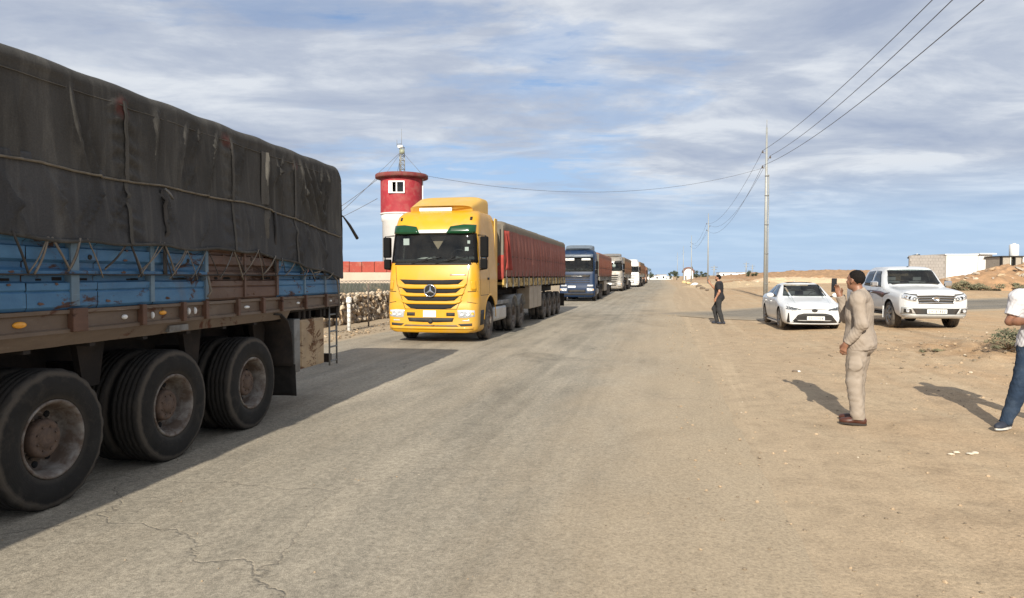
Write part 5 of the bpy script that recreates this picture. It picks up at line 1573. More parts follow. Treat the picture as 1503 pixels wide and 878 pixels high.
def build_car(T, tab, paint, ws, wsx, box_, sides, rear, wheels, Rr, tw, arch, rim, dash):
    body = car_shell(tab).build('body', [paint], T); bv = bvh_of(body); cut = []
    z0, z1, wb, wt_ = ws
    m = MB(); m.prism([(-wb, z0), (wb, z0), (wt_, z1), (-wt_, z1)], 'x', 0.6, wsx); cut.append(cutter(m, M_seat))
    m = MB(); m.box(box_[0], box_[1], -box_[2], box_[2], box_[3], box_[4]); cut.append(cutter(m, M_seat))
    for sg in (1, -1):
        for poly in sides:
            m = MB(); m.prism(poly, 'y', 0.40 * sg, 1.3 * sg); cut.append(cutter(m, M_seat))
        for x in wheels:
            m = MB(); m.lathe([(arch, 0.55 * sg), (arch, 1.3 * sg)], origin=(x, 0, Rr + 0.01), axis='y', n=32); cut.append(cutter(m, M_plastic))
    m = MB(); m.prism([(-rear[2], rear[0]), (rear[2], rear[0]), (rear[3], rear[1]), (-rear[3], rear[1])], 'x', rear[4], -6); cut.append(cutter(m, M_seat))
    carve(body, cut); auto_smooth(body, 28)
    S = lambda nm, mt, *a, **k: patch(bv, *a, **k).build(nm, mt, T)
    e = 0.012
    S('windscreen', M_glass, [(-wt_ - e, z1 + e), (0, z1 + e + 0.02), (wt_ + e, z1 + e)], [(-wb - e, z0 - e), (0, z0 - e), (wb + e, z0 - e)], nu=20, nv=10, off=0.001, thick=0.006)
    for sg, ax in ((1, 'y'), (-1, '-y')):
        for poly in sides:
            k = len(poly) // 2
            top = poly[k:]; bot = poly[:k][::-1] if False else None
            xs = sorted(p[0] for p in poly); lo = min(p[1] for p in poly)
            def edge(x, hi):
                zz = []
                for (a, b) in zip(poly, poly[1:] + poly[:1]):
                    if min(a[0], b[0]) - 1e-6 <= x <= max(a[0], b[0]) + 1e-6 and abs(a[0] - b[0]) > 1e-6: zz.append(a[1] + (b[1] - a[1]) * (x - a[0]) / (b[0] - a[0]))
                return max(zz) if hi else min(zz)
            X = [xs[-1] - (xs[-1] - xs[0]) * q / 10 for q in range(11)]
            S('side_window', M_glassd, [(x, edge(x, True) + 0.008) for x in X], [(x, edge(x, False) - 0.008) for x in X], axis=ax, nu=10, nv=4, off=0.0015, thick=0.005)
    S('rear_window', M_glassd, [(-rear[3], rear[1]), (rear[3], rear[1])], [(-rear[2], rear[0]), (rear[2], rear[0])], axis='-x', nu=10, nv=4, off=0.001, thick=0.005)
    for x in wheels:
        for sg in (1, -1): car_wheel(T, x, (0.925 if tab is PICK else 0.885) * sg - (tw / 2 + 0.012) * sg, Rr, tw, sg, rim, 6 if tab is PICK else 5)
    # cabin
    zf = box_[3]
    m = MB(); m.box(wsx + 0.45, wsx + 0.85, -0.66, 0.66, z0 - 0.12, z0 + 0.03); m.build('dashboard', M_plastic, T, bev=0.03)
    for y in (-0.37, 0.37):
        for xo in (0, -0.95):
            x = box_[1] - 0.50 + xo
            m = MB(); m.box(x - 0.10, x + 0.02, y - 0.24, y + 0.24, zf - 0.02, zf + 0.24); m.box(x - 0.09, x, y - 0.12, y + 0.12, zf + 0.26, zf + 0.40); m.box(x - 0.06, x - 0.04, y - 0.05, y + 0.05, zf + 0.2, zf + 0.3)
            m.build('seat', M_seat2, T, bev=0.03)
    c = Vector((box_[1] - 0.12, 0.37, zf + 0.06)); m = MB(); m.tube([c + Vector((0.08 * math.sin(a), 0.18 * math.cos(a), 0.17 * math.sin(a))) for a in [k * math.pi / 9 for k in range(19)]], 0.014, 6); m.build('steering_wheel', M_plastic, T)
    m = MB(); m.box(-0.02 + wheels[1] - 0.4, wheels[0] + 0.4, -0.6, 0.6, tab[4][1] - 0.06, tab[4][1] + 0.1); m.build('underbody', M_black, T)
    return body, bv, S

M_seat2 = plain('grey_seat_cloth', (0.11, 0.11, 0.115), 0.9, vary=0.2)
M_carwhite = plain('white_car_paint', (0.66, 0.67, 0.675), 0.28, vary=0.03, scale=1.0, dirt=(0.42, 0.36, 0.28), dirt_amt=0.10, dirt_scale=2.5, coat=0.5)
M_alloy = plain('alloy_grey', (0.26, 0.26, 0.26), 0.4, 0.5, vary=0.1, dirt=DUST, dirt_amt=0.4)
M_silverp = plain('silver_bumper', (0.40, 0.40, 0.39), 0.38, 0.3, vary=0.08, dirt=DUST, dirt_amt=0.3)

def lines(T, bv, segs, ax, name='panel_seam', w=0.006, mat=None):
    l = MB()
    for (a, b) in segs:
        dx, dz = b[0] - a[0], b[1] - a[1]; q = math.hypot(dx, dz); nx, nz = -dz / q * w / 2, dx / q * w / 2
        patch(bv, [(a[0] + nx, a[1] + nz), (b[0] + nx, b[1] + nz)], [(a[0] - nx, a[1] - nz), (b[0] - nx, b[1] - nz)], axis=ax, nu=8, nv=1, off=0.0012, thick=0.004, mb=l)
    return l.build(name, mat or M_dark, T)

CHD = math.atan2(-math.cos(R(10.8)), -math.sin(R(10.8)))
ST = thing('parked_car', 'white saloon car with black grille parked on the sand by the tall pole', 'car', (9.09, 21.25, ter(9.6, 23.0) + 0.003), CHD, 'cars parked on the sand')
SIDES_S = ([(-1.66, .975), (-2.52, .985), (-2.52, 1.345), (-2.16, 1.325)], [(-2.60, .985), (-3.42, 1.0), (-3.72, 1.06), (-3.42, 1.245), (-3.05, 1.325), (-2.60, 1.345)])
body, bv, S = build_car(ST, SEDAN, M_carwhite, (1.005, 1.365, .66, .535), -2.30, (-3.55, -1.80, .50, .90, 1.36), SIDES_S, (1.13, 1.30, .56, .50, -3.5), (-0.93, -3.63), 0.322, 0.215, 0.365, M_alloy, None)
S('grille', M_black, [(-.47, .475), (-.30, .515), (.30, .515), (.47, .475)], [(-.66, .235), (-.30, .215), (.30, .215), (.66, .235)], nu=16, nv=5, off=0.004, thick=0.02)
for z in (.27, .31, .35, .39, .43): S('grille_bar', M_plastic, [(-.60 + (z - .25) * .5, z + .012), (.60 - (z - .25) * .5, z + .012)], [(-.60 + (z - .25) * .5, z), (.60 - (z - .25) * .5, z)], nu=14, nv=1, off=0.012, thick=0.014)
plate(ST, bv, 0.03, .365, .50, .115, '20-77408', off=0.03)
for sg in (1, -1):
    S('headlight', plain('smoked_lens', (0.05, 0.055, 0.06), 0.08, vary=0.2), [(.40 * sg, .640), (.60 * sg, .690), (.775 * sg, .735)], [(.38 * sg, .600), (.60 * sg, .585), (.80 * sg, .635)], nu=12, nv=3, off=0.006, thick=0.02)
    S('light_strip', M_lens, [(.44 * sg, .615), (.60 * sg, .612), (.76 * sg, .65)], [(.44 * sg, .603), (.60 * sg, .595), (.76 * sg, .635)], nu=8, nv=1, off=0.010, thick=0.008)
    S('bumper_vent', M_black, [(.715 * sg, .52), (.745 * sg, .53)], [(.70 * sg, .26), (.775 * sg, .26)], nu=3, nv=6, off=0.004, thick=0.01)
    S('fog_light', M_plastic, *quad(.69 * sg, .23, .76 * sg, .27), nu=3, nv=2, off=0.008, thick=0.01)
    ax = 'y' if sg > 0 else '-y'
    lines(ST, bv, [((-1.40, .30), (-1.44, .90)), ((-2.56, .27), (-2.56, .96)), ((-3.48, .45), (-3.66, .98)), ((-1.42, .28), (-3.2, .28))], ax)
    for x in (-2.40, -3.40): S('door_handle', M_carwhite, *quad(x - .10, .80, x + .10, .825), axis=ax, nu=4, nv=1, off=0.03, thick=0.03)
    m = MB(); m.lathe([(0.0, -0.06), (0.055, -0.055), (0.085, -0.02), (0.09, 0.02), (0.08, 0.05), (0, 0.055)], axis='x', n=16)
    m.v = [(p[0], p[1] * 1.25, p[2] * 0.85) for p in m.v]
    mi = m.build('mirror', M_carwhite, ST, loc=(-1.72, 1.0 * sg, 1.02)); m = MB(); m.box(-0.02, 0.02, -0.16 * sg, -0.04 * sg, -0.06, -0.02); m.build('mirror_arm', M_plastic, mi)
    m = MB(); m.box(-3.7, -0.9, 0.80 * sg, 0.845 * sg, .155, .20); m.build('sill', M_carwhite, ST, bev=0.01)
S('bonnet_line', M_dark, [(-.40, .632), (0, .642), (.40, .632)], [(-.40, .618), (0, .628), (.40, .618)], nu=14, nv=1, off=0.004, thick=0.006)
h, _ = cast(bv, 'x', (0, .60)); m = MB(); m.lathe([(1.0, -.01), (1.0, .006), (.75, .012), (.6, .004), (0, .006)], axis='x', n=20); m.v = [(p[0], p[1] * .085, p[2] * .052) for p in m.v]; m.build('badge', M_black, ST, loc=(h.x + .006, 0, .60))
m = MB(); m.box(-.02, .0, -.5, .5, .60, .602); 
S('lower_lip', M_carwhite, [(-.70, .205), (.70, .205)], [(-.68, .175), (.68, .175)], nu=16, nv=1, off=0.025, thick=0.03)
m = MB(); m.prism([(-3.0, 1.41), (-3.16, 1.40), (-3.15, 1.475)], 'y', -.008, .008); m.build('antenna_fin', M_carwhite, ST)
m = MB(); m.box(-2.75, -2.2, -.40, .40, 1.432, 1.440); m.build('sunroof', M_plastic, ST, bev=0.003)
lines(ST, bv, [((-.70, .66), (-.69, .80))], 'x')

PT = thing('parked_pickup', 'white pickup truck with chrome grille and silver bumper parked before the dirt mound', 'pickup', (11.97, 20.0, ter(12.6, 22)), CHD + R(1.0), 'cars parked on the sand')
SIDES_P = ([(-1.82, 1.19), (-2.66, 1.20), (-2.66, 1.68), (-2.20, 1.665)], [(-2.76, 1.20), (-3.46, 1.22), (-3.40, 1.66), (-2.76, 1.68)])
body, bv, S = build_car(PT, PICK, M_carwhite, (1.285, 1.70, .735, .635), -2.35, (-3.5, -1.9, .57, 1.12, 1.70), SIDES_P, (1.35, 1.62, .60, .56, -3.4), (-0.99, -4.08), 0.385, 0.26, 0.45, M_alloy, None)
S('grille', M_black, [(-.50, .965), (0, .985), (.50, .965)], [(-.44, .735), (0, .725), (.44, .735)], nu=14, nv=4, off=0.006, thick=0.02)
for z0_, z1_, wd in ((.945, .970, .52), (.885, .905, .50), (.82, .84, .48), (.735, .765, .46)):
    S('grille_bar', M_chrome, [(-wd, z1_), (0, z1_ + .014), (wd, z1_)], [(-wd, z0_), (0, z0_ + .014), (wd, z0_)], nu=14, nv=1, off=0.025, thick=0.03)
h, _ = cast(bv, 'x', (0, .87)); m = MB(); m.lathe([(1.0, -.02), (1.0, .012), (.8, .016), (.7, .004), (0, .004)], axis='x', n=20); m.v = [(p[0], p[1] * .095, p[2] * .065) for p in m.v]; m.build('badge', M_chrome, PT, loc=(h.x + .03, 0, .865))
S('lower_grille', M_black, [(-.62, .60), (.62, .60)], [(-.50, .40), (.50, .40)], nu=14, nv=4, off=0.03, thick=0.03)
S('bumper', M_silverp, [(-.86, .43), (.86, .43)], [(-.80, .325), (.80, .325)], nu=22, nv=3, off=0.05, thick=0.06)
plate(PT, bv, 0.02, .515, .52, .115, '24-37902', off=0.06)
for sg in (1, -1):
    hl = S('headlight', M_lens, [(.50 * sg, .955), (.66 * sg, .985), (.84 * sg, 1.02)], [(.50 * sg, .79), (.66 * sg, .80), (.86 * sg, .88)], nu=10, nv=4, off=0.008, thick=0.02)
    for f in (.56, .66, .76):
        hh, _ = cast(bv, 'x', (f * sg, .89)); m = MB(); m.lathe([(.05, 0), (.05, .012), (.03, .004), (0, .003)], origin=(hh.x + .004, f * sg, .89 + (f - .66) * .25), axis='x', n=14); m.build('lamp', M_plastic if f < .7 else M_chrome, hl)
    S('headlight_trim', M_black, [(.48 * sg, 1.0), (.66 * sg, 1.012), (.855 * sg, 1.045)], [(.49 * sg, .955), (.66 * sg, .985), (.85 * sg, 1.02)], nu=10, nv=1, off=0.006, thick=0.012)
    S('bumper_corner', M_silverp, [(.62 * sg, .61), (.86 * sg, .64)], [(.52 * sg, .43), (.86 * sg, .43)], nu=10, nv=4, off=0.035, thick=0.04)
    S('fog_recess', M_black, [(.65 * sg, .585), (.82 * sg, .59)], [(.62 * sg, .47), (.82 * sg, .475)], nu=6, nv=3, off=0.042, thick=0.012)
    hh, _ = cast(bv, 'x', (.735 * sg, .53)); m = MB(); m.lathe([(.045, 0), (.045, .02), (.03, .012), (0, .01)], origin=(hh.x + .044, .735 * sg, .53), axis='x', n=14); m.build('fog_light', M_lens, PT)
    ax = 'y' if sg > 0 else '-y'
    lines(PT, bv, [((-1.48, .5), (-1.50, 1.12)), ((-2.71, .48), (-2.71, 1.17)), ((-3.55, .70), (-3.55, 1.15)), ((-1.5, .5), (-3.3, .5)), ((-3.76, .5), (-3.76, 1.13))], ax)
    for x in (-2.52, -3.38): S('door_handle', M_chrome, *quad(x - .10, 1.0, x + .10, 1.035), axis=ax, nu=4, nv=1, off=0.03, thick=0.03)
    # swoosh decal down the flank
    dm = plain('decal_dark', (0.06, 0.035, 0.035), 0.4, vary=0.5, scale=12)
    S('decal', dm, [(-.95, 1.03), (-1.35, 1.01), (-1.75, 1.055), (-2.5, 1.07), (-3.4, 1.06)], [(-.95, 1.015), (-1.30, .955), (-1.55, .86), (-2.1, .96), (-3.4, 1.03)], axis=ax, nu=16, nv=2, off=0.0025, thick=0.004)
    S('decal', plain('decal_red', (0.13, 0.045, 0.04), 0.4), [(-1.45, 1.0), (-1.9, 1.03), (-2.6, 1.045)], [(-1.52, .935), (-1.9, .985), (-2.6, 1.025)], axis=ax, nu=10, nv=1, off=0.0045, thick=0.004)
    m = MB(); m.box(-.05, .05, -.11, .11, -.085, .095); mi = m.build('mirror', M_chrome if sg > 0 else M_chrome, PT, bev=0.04, loc=(-1.86, 1.05 * sg, 1.27)); m = MB(); m.box(-.03, .03, -.16 * sg, -.06 * sg, -.09, -.04); m.build('mirror_arm', M_plastic, mi)
    m = MB(); m.box(-1.46, -1.44, .70 * sg, .93 * sg, .26, .62); m.build('mud_flap', M_carwhite, PT, bev=0.005)
    m = MB(); m.box(-3.45, -1.55, .80 * sg, .94 * sg, .36, .41); m.build('side_step', M_plastic, PT, bev=0.01)
m = MB(); m.lathe([(.03, 0), (.028, .03), (.01, .04), (0, .04)], origin=(-2.3, 0.05, 1.785), axis='z', n=10); m.build('antenna', M_plastic, PT)
# ------------------------------------------------------------------ left verge: rubble wall, wire fence, compound wall, watch tower
STONES = []
def stone_protos():
    mats = [plain('limestone_pale', (0.52, 0.43, 0.32), 0.92, vary=0.2, scale=4, bump=0.5, bscale=20), plain('limestone_tan', (0.42, 0.31, 0.20), 0.92, vary=0.2, scale=4, bump=0.5, bscale=20), plain('limestone_grey', (0.36, 0.31, 0.25), 0.92, vary=0.2, scale=4, bump=0.5, bscale=20)]
    for k in range(9):
        vs, fs = rock_verts(40 + k, 1)
        m = MB(); m.add(vs, fs); STONES.append(m.mesh('stone', mats[k % 3]))
stone_protos()

def rubble_wall():
    l0 = EDGE_L - 2.1
    x, y = xy(l0, 25)
    T = thing('rubble_wall', 'low loose wall of pale rubble stones left of the yellow lorry', 'stone wall', (x, y, ter(x, y)), math.atan2(RD.y, RD.x))
    core = MB()
    core.grid(lambda u, v: (-4.5 + 10 * u, 0.22 - 0.0 * v + 0.10 * v + 0.06 * fbm(u * 20, v * 3), 0.9 * v + 0.06 * fbm(u * 18, v * 2, 4)), 60, 10)
    core.grid(lambda u, v: (-4.5 + 10 * u, 0.14 + 0.6 * v, 0.9 - 0.3 * v + 0.06 * fbm(u * 18, 2 + v * 2, 4)), 60, 6)
    core.build('rubble_core', plain('rubble_fill', (0.40, 0.32, 0.23), 0.95, vary=0.35, scale=9, bump=0.6, bscale=14), T)
    rn = random.Random(5); n = 0
    # front runs along local x, the road lies towards -y
    for row in range(8):
        z = 0.06 + row * 0.128
        x = -4.3 + rn.uniform(0, 0.2)
        while x < 5.0 and n < 296:
            r = rn.uniform(0.08, 0.16)
            top = 1.04 + 0.13 * fbm(x * 0.9, 3)
            if z < top and (-2.9 < x < 3.6 or row % 2 == 0):
                o = bpy.data.objects.new('stone', rn.choice(STONES)); COL.objects.link(o); o.parent = T
                o.location = (x, 0.13 + 0.015 * row + rn.uniform(-0.07, 0.06), z + rn.uniform(-0.03, 0.05))
                o.rotation_euler = (rn.uniform(0, 6), rn.uniform(0, 6), rn.uniform(0, 6)); o.scale = (r * 1.15, r, r * 0.95); n += 1
            x += r * 1.55 if -2.9 < x < 3.6 else 0.5
rubble_wall()

M_post = plain('rusty_post', (0.13, 0.10, 0.08), 0.8, vary=0.3)
M_wire = plain('fence_wire', (0.16, 0.15, 0.14), 0.6, 0.4, vary=0.2)
def wire_fence():
    l0 = EDGE_L - 1.15
    x0, y0 = xy(l0, 25.0)
    T = thing('wire_fence', 'barbed wire fence with coiled wire on thin posts before the rubble', 'fence', (x0, y0, ter(x0, y0)), math.atan2(RD.y, RD.x))
    for k in range(-2, 5):
        m = MB(); x = -2.55 + 2.45 * k
        m.tube([(x, 0, -0.1), (x + 0.02, 0.01, 1.46)], 0.028, 6); m.build('post', M_post, T)
    for z in (0.35, 0.65, 0.95, 1.22):
        m = MB(); m.tube([(-7.4 + 0.5 * k, 0.0, z + 0.02 * fbm(k * 0.7, z) - 0.02 * math.sin(math.pi * ((k * 0.5) % 2.45) / 2.45)) for k in range(30)], 0.006, 4); m.build('wire', M_wire, T)
    for off in (0, math.pi):
        m = MB(); pts = []
        for k in range(520):
            a = k * 0.30
            pts.append((-7.3 + k * 0.0275, 0.24 * math.cos(a + off), 1.32 + 0.24 * math.sin(a + off)))
        m.tube(pts, 0.007, 4); m.build('wire_coil', M_wire, T)
wire_fence()
def bollard():
    x, y = xy(EDGE_L - 1.05, 20.7)
    T = thing('marker_post', 'white painted marker post at the road edge behind the near trailer', 'post', (x, y, ter(x, y)), 0.3)
    m = MB(); m.lathe([(0.06, -0.1), (0.058, 0.9), (0.05, 0.96), (0.0, 0.97)], n=14); m.build('shaft', M_white, T)
    m = MB(); m.lathe([(0.075, 0.88), (0.09, 0.92), (0.09, 1.02), (0.06, 1.07), (0, 1.08)], n=14); m.build('cap', M_white, T)
bollard()

M_redw = plain('red_wall_paint', (0.30, 0.050, 0.032), 0.8, vary=0.15, scale=2, dirt=(0.4, 0.25, 0.18), dirt_amt=0.25, bump=0.2)
M_beige = plain('beige_render', (0.46, 0.38, 0.30), 0.9, vary=0.08, scale=1.5, dirt=(0.3, 0.24, 0.18), dirt_amt=0.25, bump=0.2)
M_dgreen = plain('dark_green_band', (0.050, 0.056, 0.045), 0.85, vary=0.25, scale=2, dirt=DUST, dirt_amt=0.2)
M_tred2 = plain('tower_red', (0.30, 0.020, 0.030), 0.7, vary=0.18, scale=1.5, dirt=(0.30, 0.12, 0.10), dirt_amt=0.4)
M_twhite = plain('tower_white', (0.72, 0.715, 0.70), 0.7, vary=0.06, scale=1.5, dirt=(0.45, 0.38, 0.30), dirt_amt=0.2)
def compound_wall():
    T = thing('compound_wall', 'red topped beige compound wall below the watch tower', 'wall', (-3.2, 36.4, 0.1), 0)
    m = MB(); m.box(-16, 0, -0.12, 0.12, 1.28, 1.84); m.build('beige_course', M_beige, T)
    m = MB(); m.box(-16, 0, -0.15, 0.15, -0.3, 1.28); m.build('dark_base', M_dgreen, T)
    x = -16.0; k = 0
    while x < -0.05:
        m = MB(); m.box(x + 0.012, x + 0.628, -0.14 - 0.006 * (k % 2), 0.14, 1.84, 2.385 + 0.012 * math.sin(k * 2.1)); m.build('wall_panel', M_redw, T, bev=0.012); x += 0.64; k += 1
    m = MB(); m.box(-16, 0, -0.09, 0.09, 1.83, 2.34); m.build('panel_core', M_dark, T)
compound_wall()
def tower():
    T = thing('watch_tower', 'round red and white watch tower with aerial on its roof', 'tower', (-5.93, 38.3, 0.1), 0)
    m = MB(); m.lathe([(1.04, -0.3), (1.04, 4.55), (1.09, 4.58), (1.09, 4.95), (1.05, 4.98)], n=48); m.build('shaft', M_twhite, T)
    m = MB(); m.lathe([(1.13, 4.98), (1.13, 6.82)], n=48); lk = m.build('lookout', M_tred2, T)
    c = MB(); c.box(-0.50, 0.30, -1.6, -0.75, 6.02, 6.58); carve(lk, [cutter(c, M_dark)]); auto_smooth(lk)
    m = MB(); m.lathe([(1.14, 4.93), (1.16, 4.95), (1.16, 4.99), (1.14, 5.0)], n=48); m.build('ring', M_twhite, T)
    m = MB(); m.lathe([(1.14, 6.83), (1.38, 6.86), (1.41, 6.89), (1.41, 7.04), (1.37, 7.08), (0.9, 7.13), (0, 7.16)], n=48); m.build('roof', plain('tower_rim_red', (0.17, 0.022, 0.024), 0.8, vary=0.25, scale=1.5, dirt=(0.16, 0.09, 0.07), dirt_amt=0.6), T)
    m = MB()
    y0, y1 = -1.17, -1.05
    m.box(-0.52, 0.32, y0, y1, 6.56, 6.62); m.box(-0.52, 0.32, y0, y1, 5.98, 6.04); m.box(-0.52, -0.46, y0, y1, 6.04, 6.56); m.box(0.26, 0.32, y0, y1, 6.04, 6.56); m.box(-0.13, -0.07, y0 + 0.01, y1, 6.04, 6.56)
    fr = m.build('window_frame', M_white, T)
    m = MB(); m.box(-0.07, 0.26, -1.10, -1.09, 6.04, 6.56); m.build('pane', M_glass, fr)
    m = MB(); m.box(-0.46, -0.32, -1.12, -1.105, 6.04, 6.56); m.build('curtain', M_white, fr)
    # lattice aerial
    a = MB(); r = 0.17
    feet = [(r * math.cos(k * 2.094 + 0.4), r * math.sin(k * 2.094 + 0.4)) for k in range(3)]
    for fx, fy in feet: a.tube([(fx, fy, 7.1), (fx * 0.8, fy * 0.8, 8.55)], 0.022, 5)
    for j in range(6):
        z0, z1 = 7.15 + j * 0.235, 7.15 + (j + 1) * 0.235
        for k in range(3):
            p, q = feet[k], feet[(k + 1) % 3]; a.tube([(p[0], p[1], z0), (q[0], q[1], z1)], 0.012, 4); a.tube([(p[0], p[1], z1), (q[0], q[1], z1)], 0.012, 4)
    a.build('aerial_mast', plain('aerial_grey', (0.30, 0.29, 0.24), 0.5, 0.3, vary=0.2), T)
    a = MB(); a.tube([(0.0, 0, 8.4), (0.0, 0, 9.55)], [0.014, 0.008], 5); a.tube([(-0.25, 0, 8.62), (0.1, 0, 8.62)], 0.018, 5); a.tube([(-0.25, 0, 8.62), (-0.25, 0, 8.95)], 0.012, 5); a.tube([(-0.25, 0, 8.72), (-0.02, 0, 8.74)], 0.02, 5); a.build('antenna', M_galv, T)
    a = MB(); a.box(-0.20, 0.06, -0.10, 0.10, 8.52, 8.66); a.build('lamp_box', M_white, T, bev=0.02)
    a = MB(); a.lathe([(0.14, -0.05), (0.14, 0.05), (0, 0.07)], origin=(0.05, -0.2, 8.3), axis='y', n=14); a.build('floodlight', plain('lamp_green', (0.25, 0.27, 0.2), 0.4), T)
    for ex, ey in ((-1.3, -0.3), (1.15, -0.5), (-0.5, 1.2), (-0.6, -1.15)):
        a = MB(); a.tube([(0, 0, 8.35), (ex, ey, 7.05)], 0.010, 4); a.build('guy_wire', M_wire, T)
    a = MB(); a.tube([(1.13, -0.2, 1.0), (1.15, -0.2, 7.0)], 0.03, 6); a.build('drain_pipe', M_twhite, T)
tower()

# ------------------------------------------------------------------ power line
M_pole = plain('pole_galvanised', (0.33, 0.34, 0.33), 0.55, 0.3, vary=0.15, scale=3, dirt=(0.2, 0.17, 0.13), dirt_amt=0.3)
M_ins = plain('insulator_grey', (0.12, 0.10, 0.09), 0.35, vary=0.2)
POLES = []
def pole(x, y, label, h, full):
    T = thing('utility_pole', label, 'pole', (x, y, ter(x, y)), 0, 'poles of the power line beside the road')
    m = MB(); m.tube([(0, 0, -0.3), (0, 0, h * 0.5), (0, 0, h)], [0.125, 0.10, 0.06], 12); m.build('shaft', M_pole, T)
    zs = (h - 1.72, h - 2.08, h - 2.75)
    for k, z in enumerate(zs):
        sg = -1 if k != 1 else 1
        a = MB(); a.tube([(0, 0, z - 0.02), (0.26 * sg, 0.02, z)], 0.025, 6); b = a.build('arm', M_pole, T)
        i = MB(); i.lathe([(0.03, -0.02), (0.075, 0.0), (0.04, 0.04), (0.075, 0.07), (0.035, 0.11), (0.05, 0.14), (0.02, 0.17), (0, 0.17)], origin=(0.26 * sg, 0.02, z), n=12); i.build('insulator', M_ins, T)
    if full:
        a = MB(); a.tube([(0.15, -0.05, -0.2), (0.15, -0.05, h - 3.2)], 0.035, 8); a.build('conduit', M_pole, T)
        for z in (0.9, 3.0, 5.0, 7.0, h - 3.3):
            a = MB(); a.lathe([(0.15, -0.02), (0.15, 0.02)], origin=(0.04, -0.02, z), n=14); a.build('clamp', M_galv, T)
        a = MB(); a.tube([(0, 0, h), (0, 0, h + 0.55)], 0.02, 6); a.build('spike', M_pole, T)
    POLES.append([Vector((x + 0.26 * (-1 if k != 1 else 1), y + 0.02, ter(x, y) + z + 0.15)) for k, z in enumerate(zs)])

PX = [(3.9, -14.0, 11.9, False, 'pole behind the camera'), (17.5, 49.0, 11.65, True, 'tallest nearest metal utility pole behind the white saloon car'), (31.5, 114.0, 11.4, False, 'second utility pole standing above the man in black'), (44.5, 176.0, 11.4, False, 'third utility pole just right of the white arched hut'), (57.0, 236.0, 11.4, False, 'fourth utility pole above the white arched hut'), (69.5, 298.0, 11.4, False, 'faint farthest utility pole left of the white arched hut')]
for k, (x, y, h, f, lab) in enumerate(PX):
    if k == 0: POLES.append([Vector((x + (0.46, 0.0, 0.30)[q], y, 11.9 - d)) for q, d in enumerate((1.55, 1.92, 2.58))]); continue
    pole(x, y, lab, h, f)
M_cable = plain('cable_dark', (0.09, 0.09, 0.10), 0.6, vary=0.1)
def cable(a, b, sag, r, label, group):
    pts = []
    for k in range(33):
        t = k / 32; p = a.lerp(b, t); p.z -= sag * 4 * t * (1 - t); pts.append(p - a)
    m = MB(); m.tube(pts, r, 5); o = m.build('overhead_cable', M_cable); o.location = a
    tag(o, label, 'cable', group)
names = ['upper', 'middle', 'lower']
for k in range(3):
    cable(POLES[1][k], POLES[0][k], 1.35 + 0.1 * k, 0.013, '%s of the three overhead wires sweeping from the nearest pole over the road side' % names[k], 'overhead wires')
    cable(POLES[1][k], POLES[2][k], 1.5 + 0.3 * k, 0.012, '%s thin wire from the nearest pole to the second pole' % names[k], 'overhead wires')
    cable(POLES[2][k], POLES[3][k], 1.6, 0.013, '%s faint wire from the second pole to the third' % names[k], 'overhead wires')
TT = Vector((-5.93 + 1.2, 38.3 - 0.5, 0.1 + 7.0))
cable(Vector((17.3, 49.0, 0.24 + 8.95)), TT, 1.25, 0.010, 'long sagging cable from the tower roof across to the nearest pole', 'overhead wires')
for k, (dx, z2, lab) in enumerate(((-6.1, 2.9, 'lower cable running down left from the tower roof'), (-6.4, 3.6, 'upper cable running down left from the tower roof'), (-7.6, 3.2, 'faint outer cable slanting left from the tower lookout'))):
    cable(Vector((-5.93 - 1.3, 38.2, 7.05 - 0.12 * k - (0.9 if k == 2 else 0))), Vector((-5.93 + dx, 37.5, z2)), 0.25, 0.014, lab, 'tower cables')

# ------------------------------------------------------------------ right side: mound, buildings, bushes
M_mound = plain('mound_earth', (0.36, 0.215, 0.115), 0.95, vary=0.3, scale=0.9, dirt=(0.22, 0.14, 0.08), dirt_amt=0.5, dirt_scale=1.4, bump=0.6, bscale=6)
def mound(name, label, cx, cy, lx, ly, h, seed, mat=M_mound, rocks=14):
    m = MB(); base = ter(cx, cy)
    def fn(u, v):
        x = (u - 0.5) * 2; y = (v - 0.5) * 2
        e = max(0, 1 - abs(x) ** 3.2) ** 0.8 * max(0, 1 - abs(y) ** 2.2)
        X, Y = x * lx, y * ly
        z = h * e * (0.80 + 0.28 * fbm(X * 0.16, Y * 0.2, seed, 3) + 0.16 * fbm(X * 0.55, Y * 0.6, seed + 2, 4)) + (0.20 * fbm(X * 1.4, Y * 1.4, seed + 4, 3)) * min(1, e * 2.5)
        return (X, Y + 0.4 * fbm(X * 0.3, 1, seed), ter(cx + X, cy + Y) - base + z - 0.06)
    m.grid(fn, 120, 36); o = m.build(name, mat, fix=False); o.location = (cx, cy, base)
    o.data.flip_normals() if o.data.polygons[0].normal.z < 0 else None
    tag(o, label, 'mound')
    rn = random.Random(seed)
    for _ in range(rocks):
        u, v = rn.uniform(0.06, 0.94), rn.uniform(0.12, 0.5); p = fn(u, v); r = rn.uniform(0.12, 0.38)
        q = bpy.data.objects.new('stone', rn.choice(STONES)); COL.objects.link(q); q.parent = o
        q.location = p; q.scale = (r * 1.3, r, r * 0.7); q.rotation_euler = (rn.uniform(-.6, .6), rn.uniform(-.6, .6), rn.uniform(0, 6))
mound('dirt_mound', 'long orange dirt mound behind the side road', 48.8, 61.5, 12.9, 4.0, 2.35, 3, rocks=60)
mound('sand_heap', 'pale sand heap far off between the man in black and the pole', 46.0, 112, 9, 4, 1.1, 8, plain('pale_sand', (0.55, 0.40, 0.26), 0.95, vary=0.15), 0)
mound('sand_bank', 'low brown earth bank beyond the white saloon car', 62.0, 122, 26, 5, 1.3, 12, rocks=0)
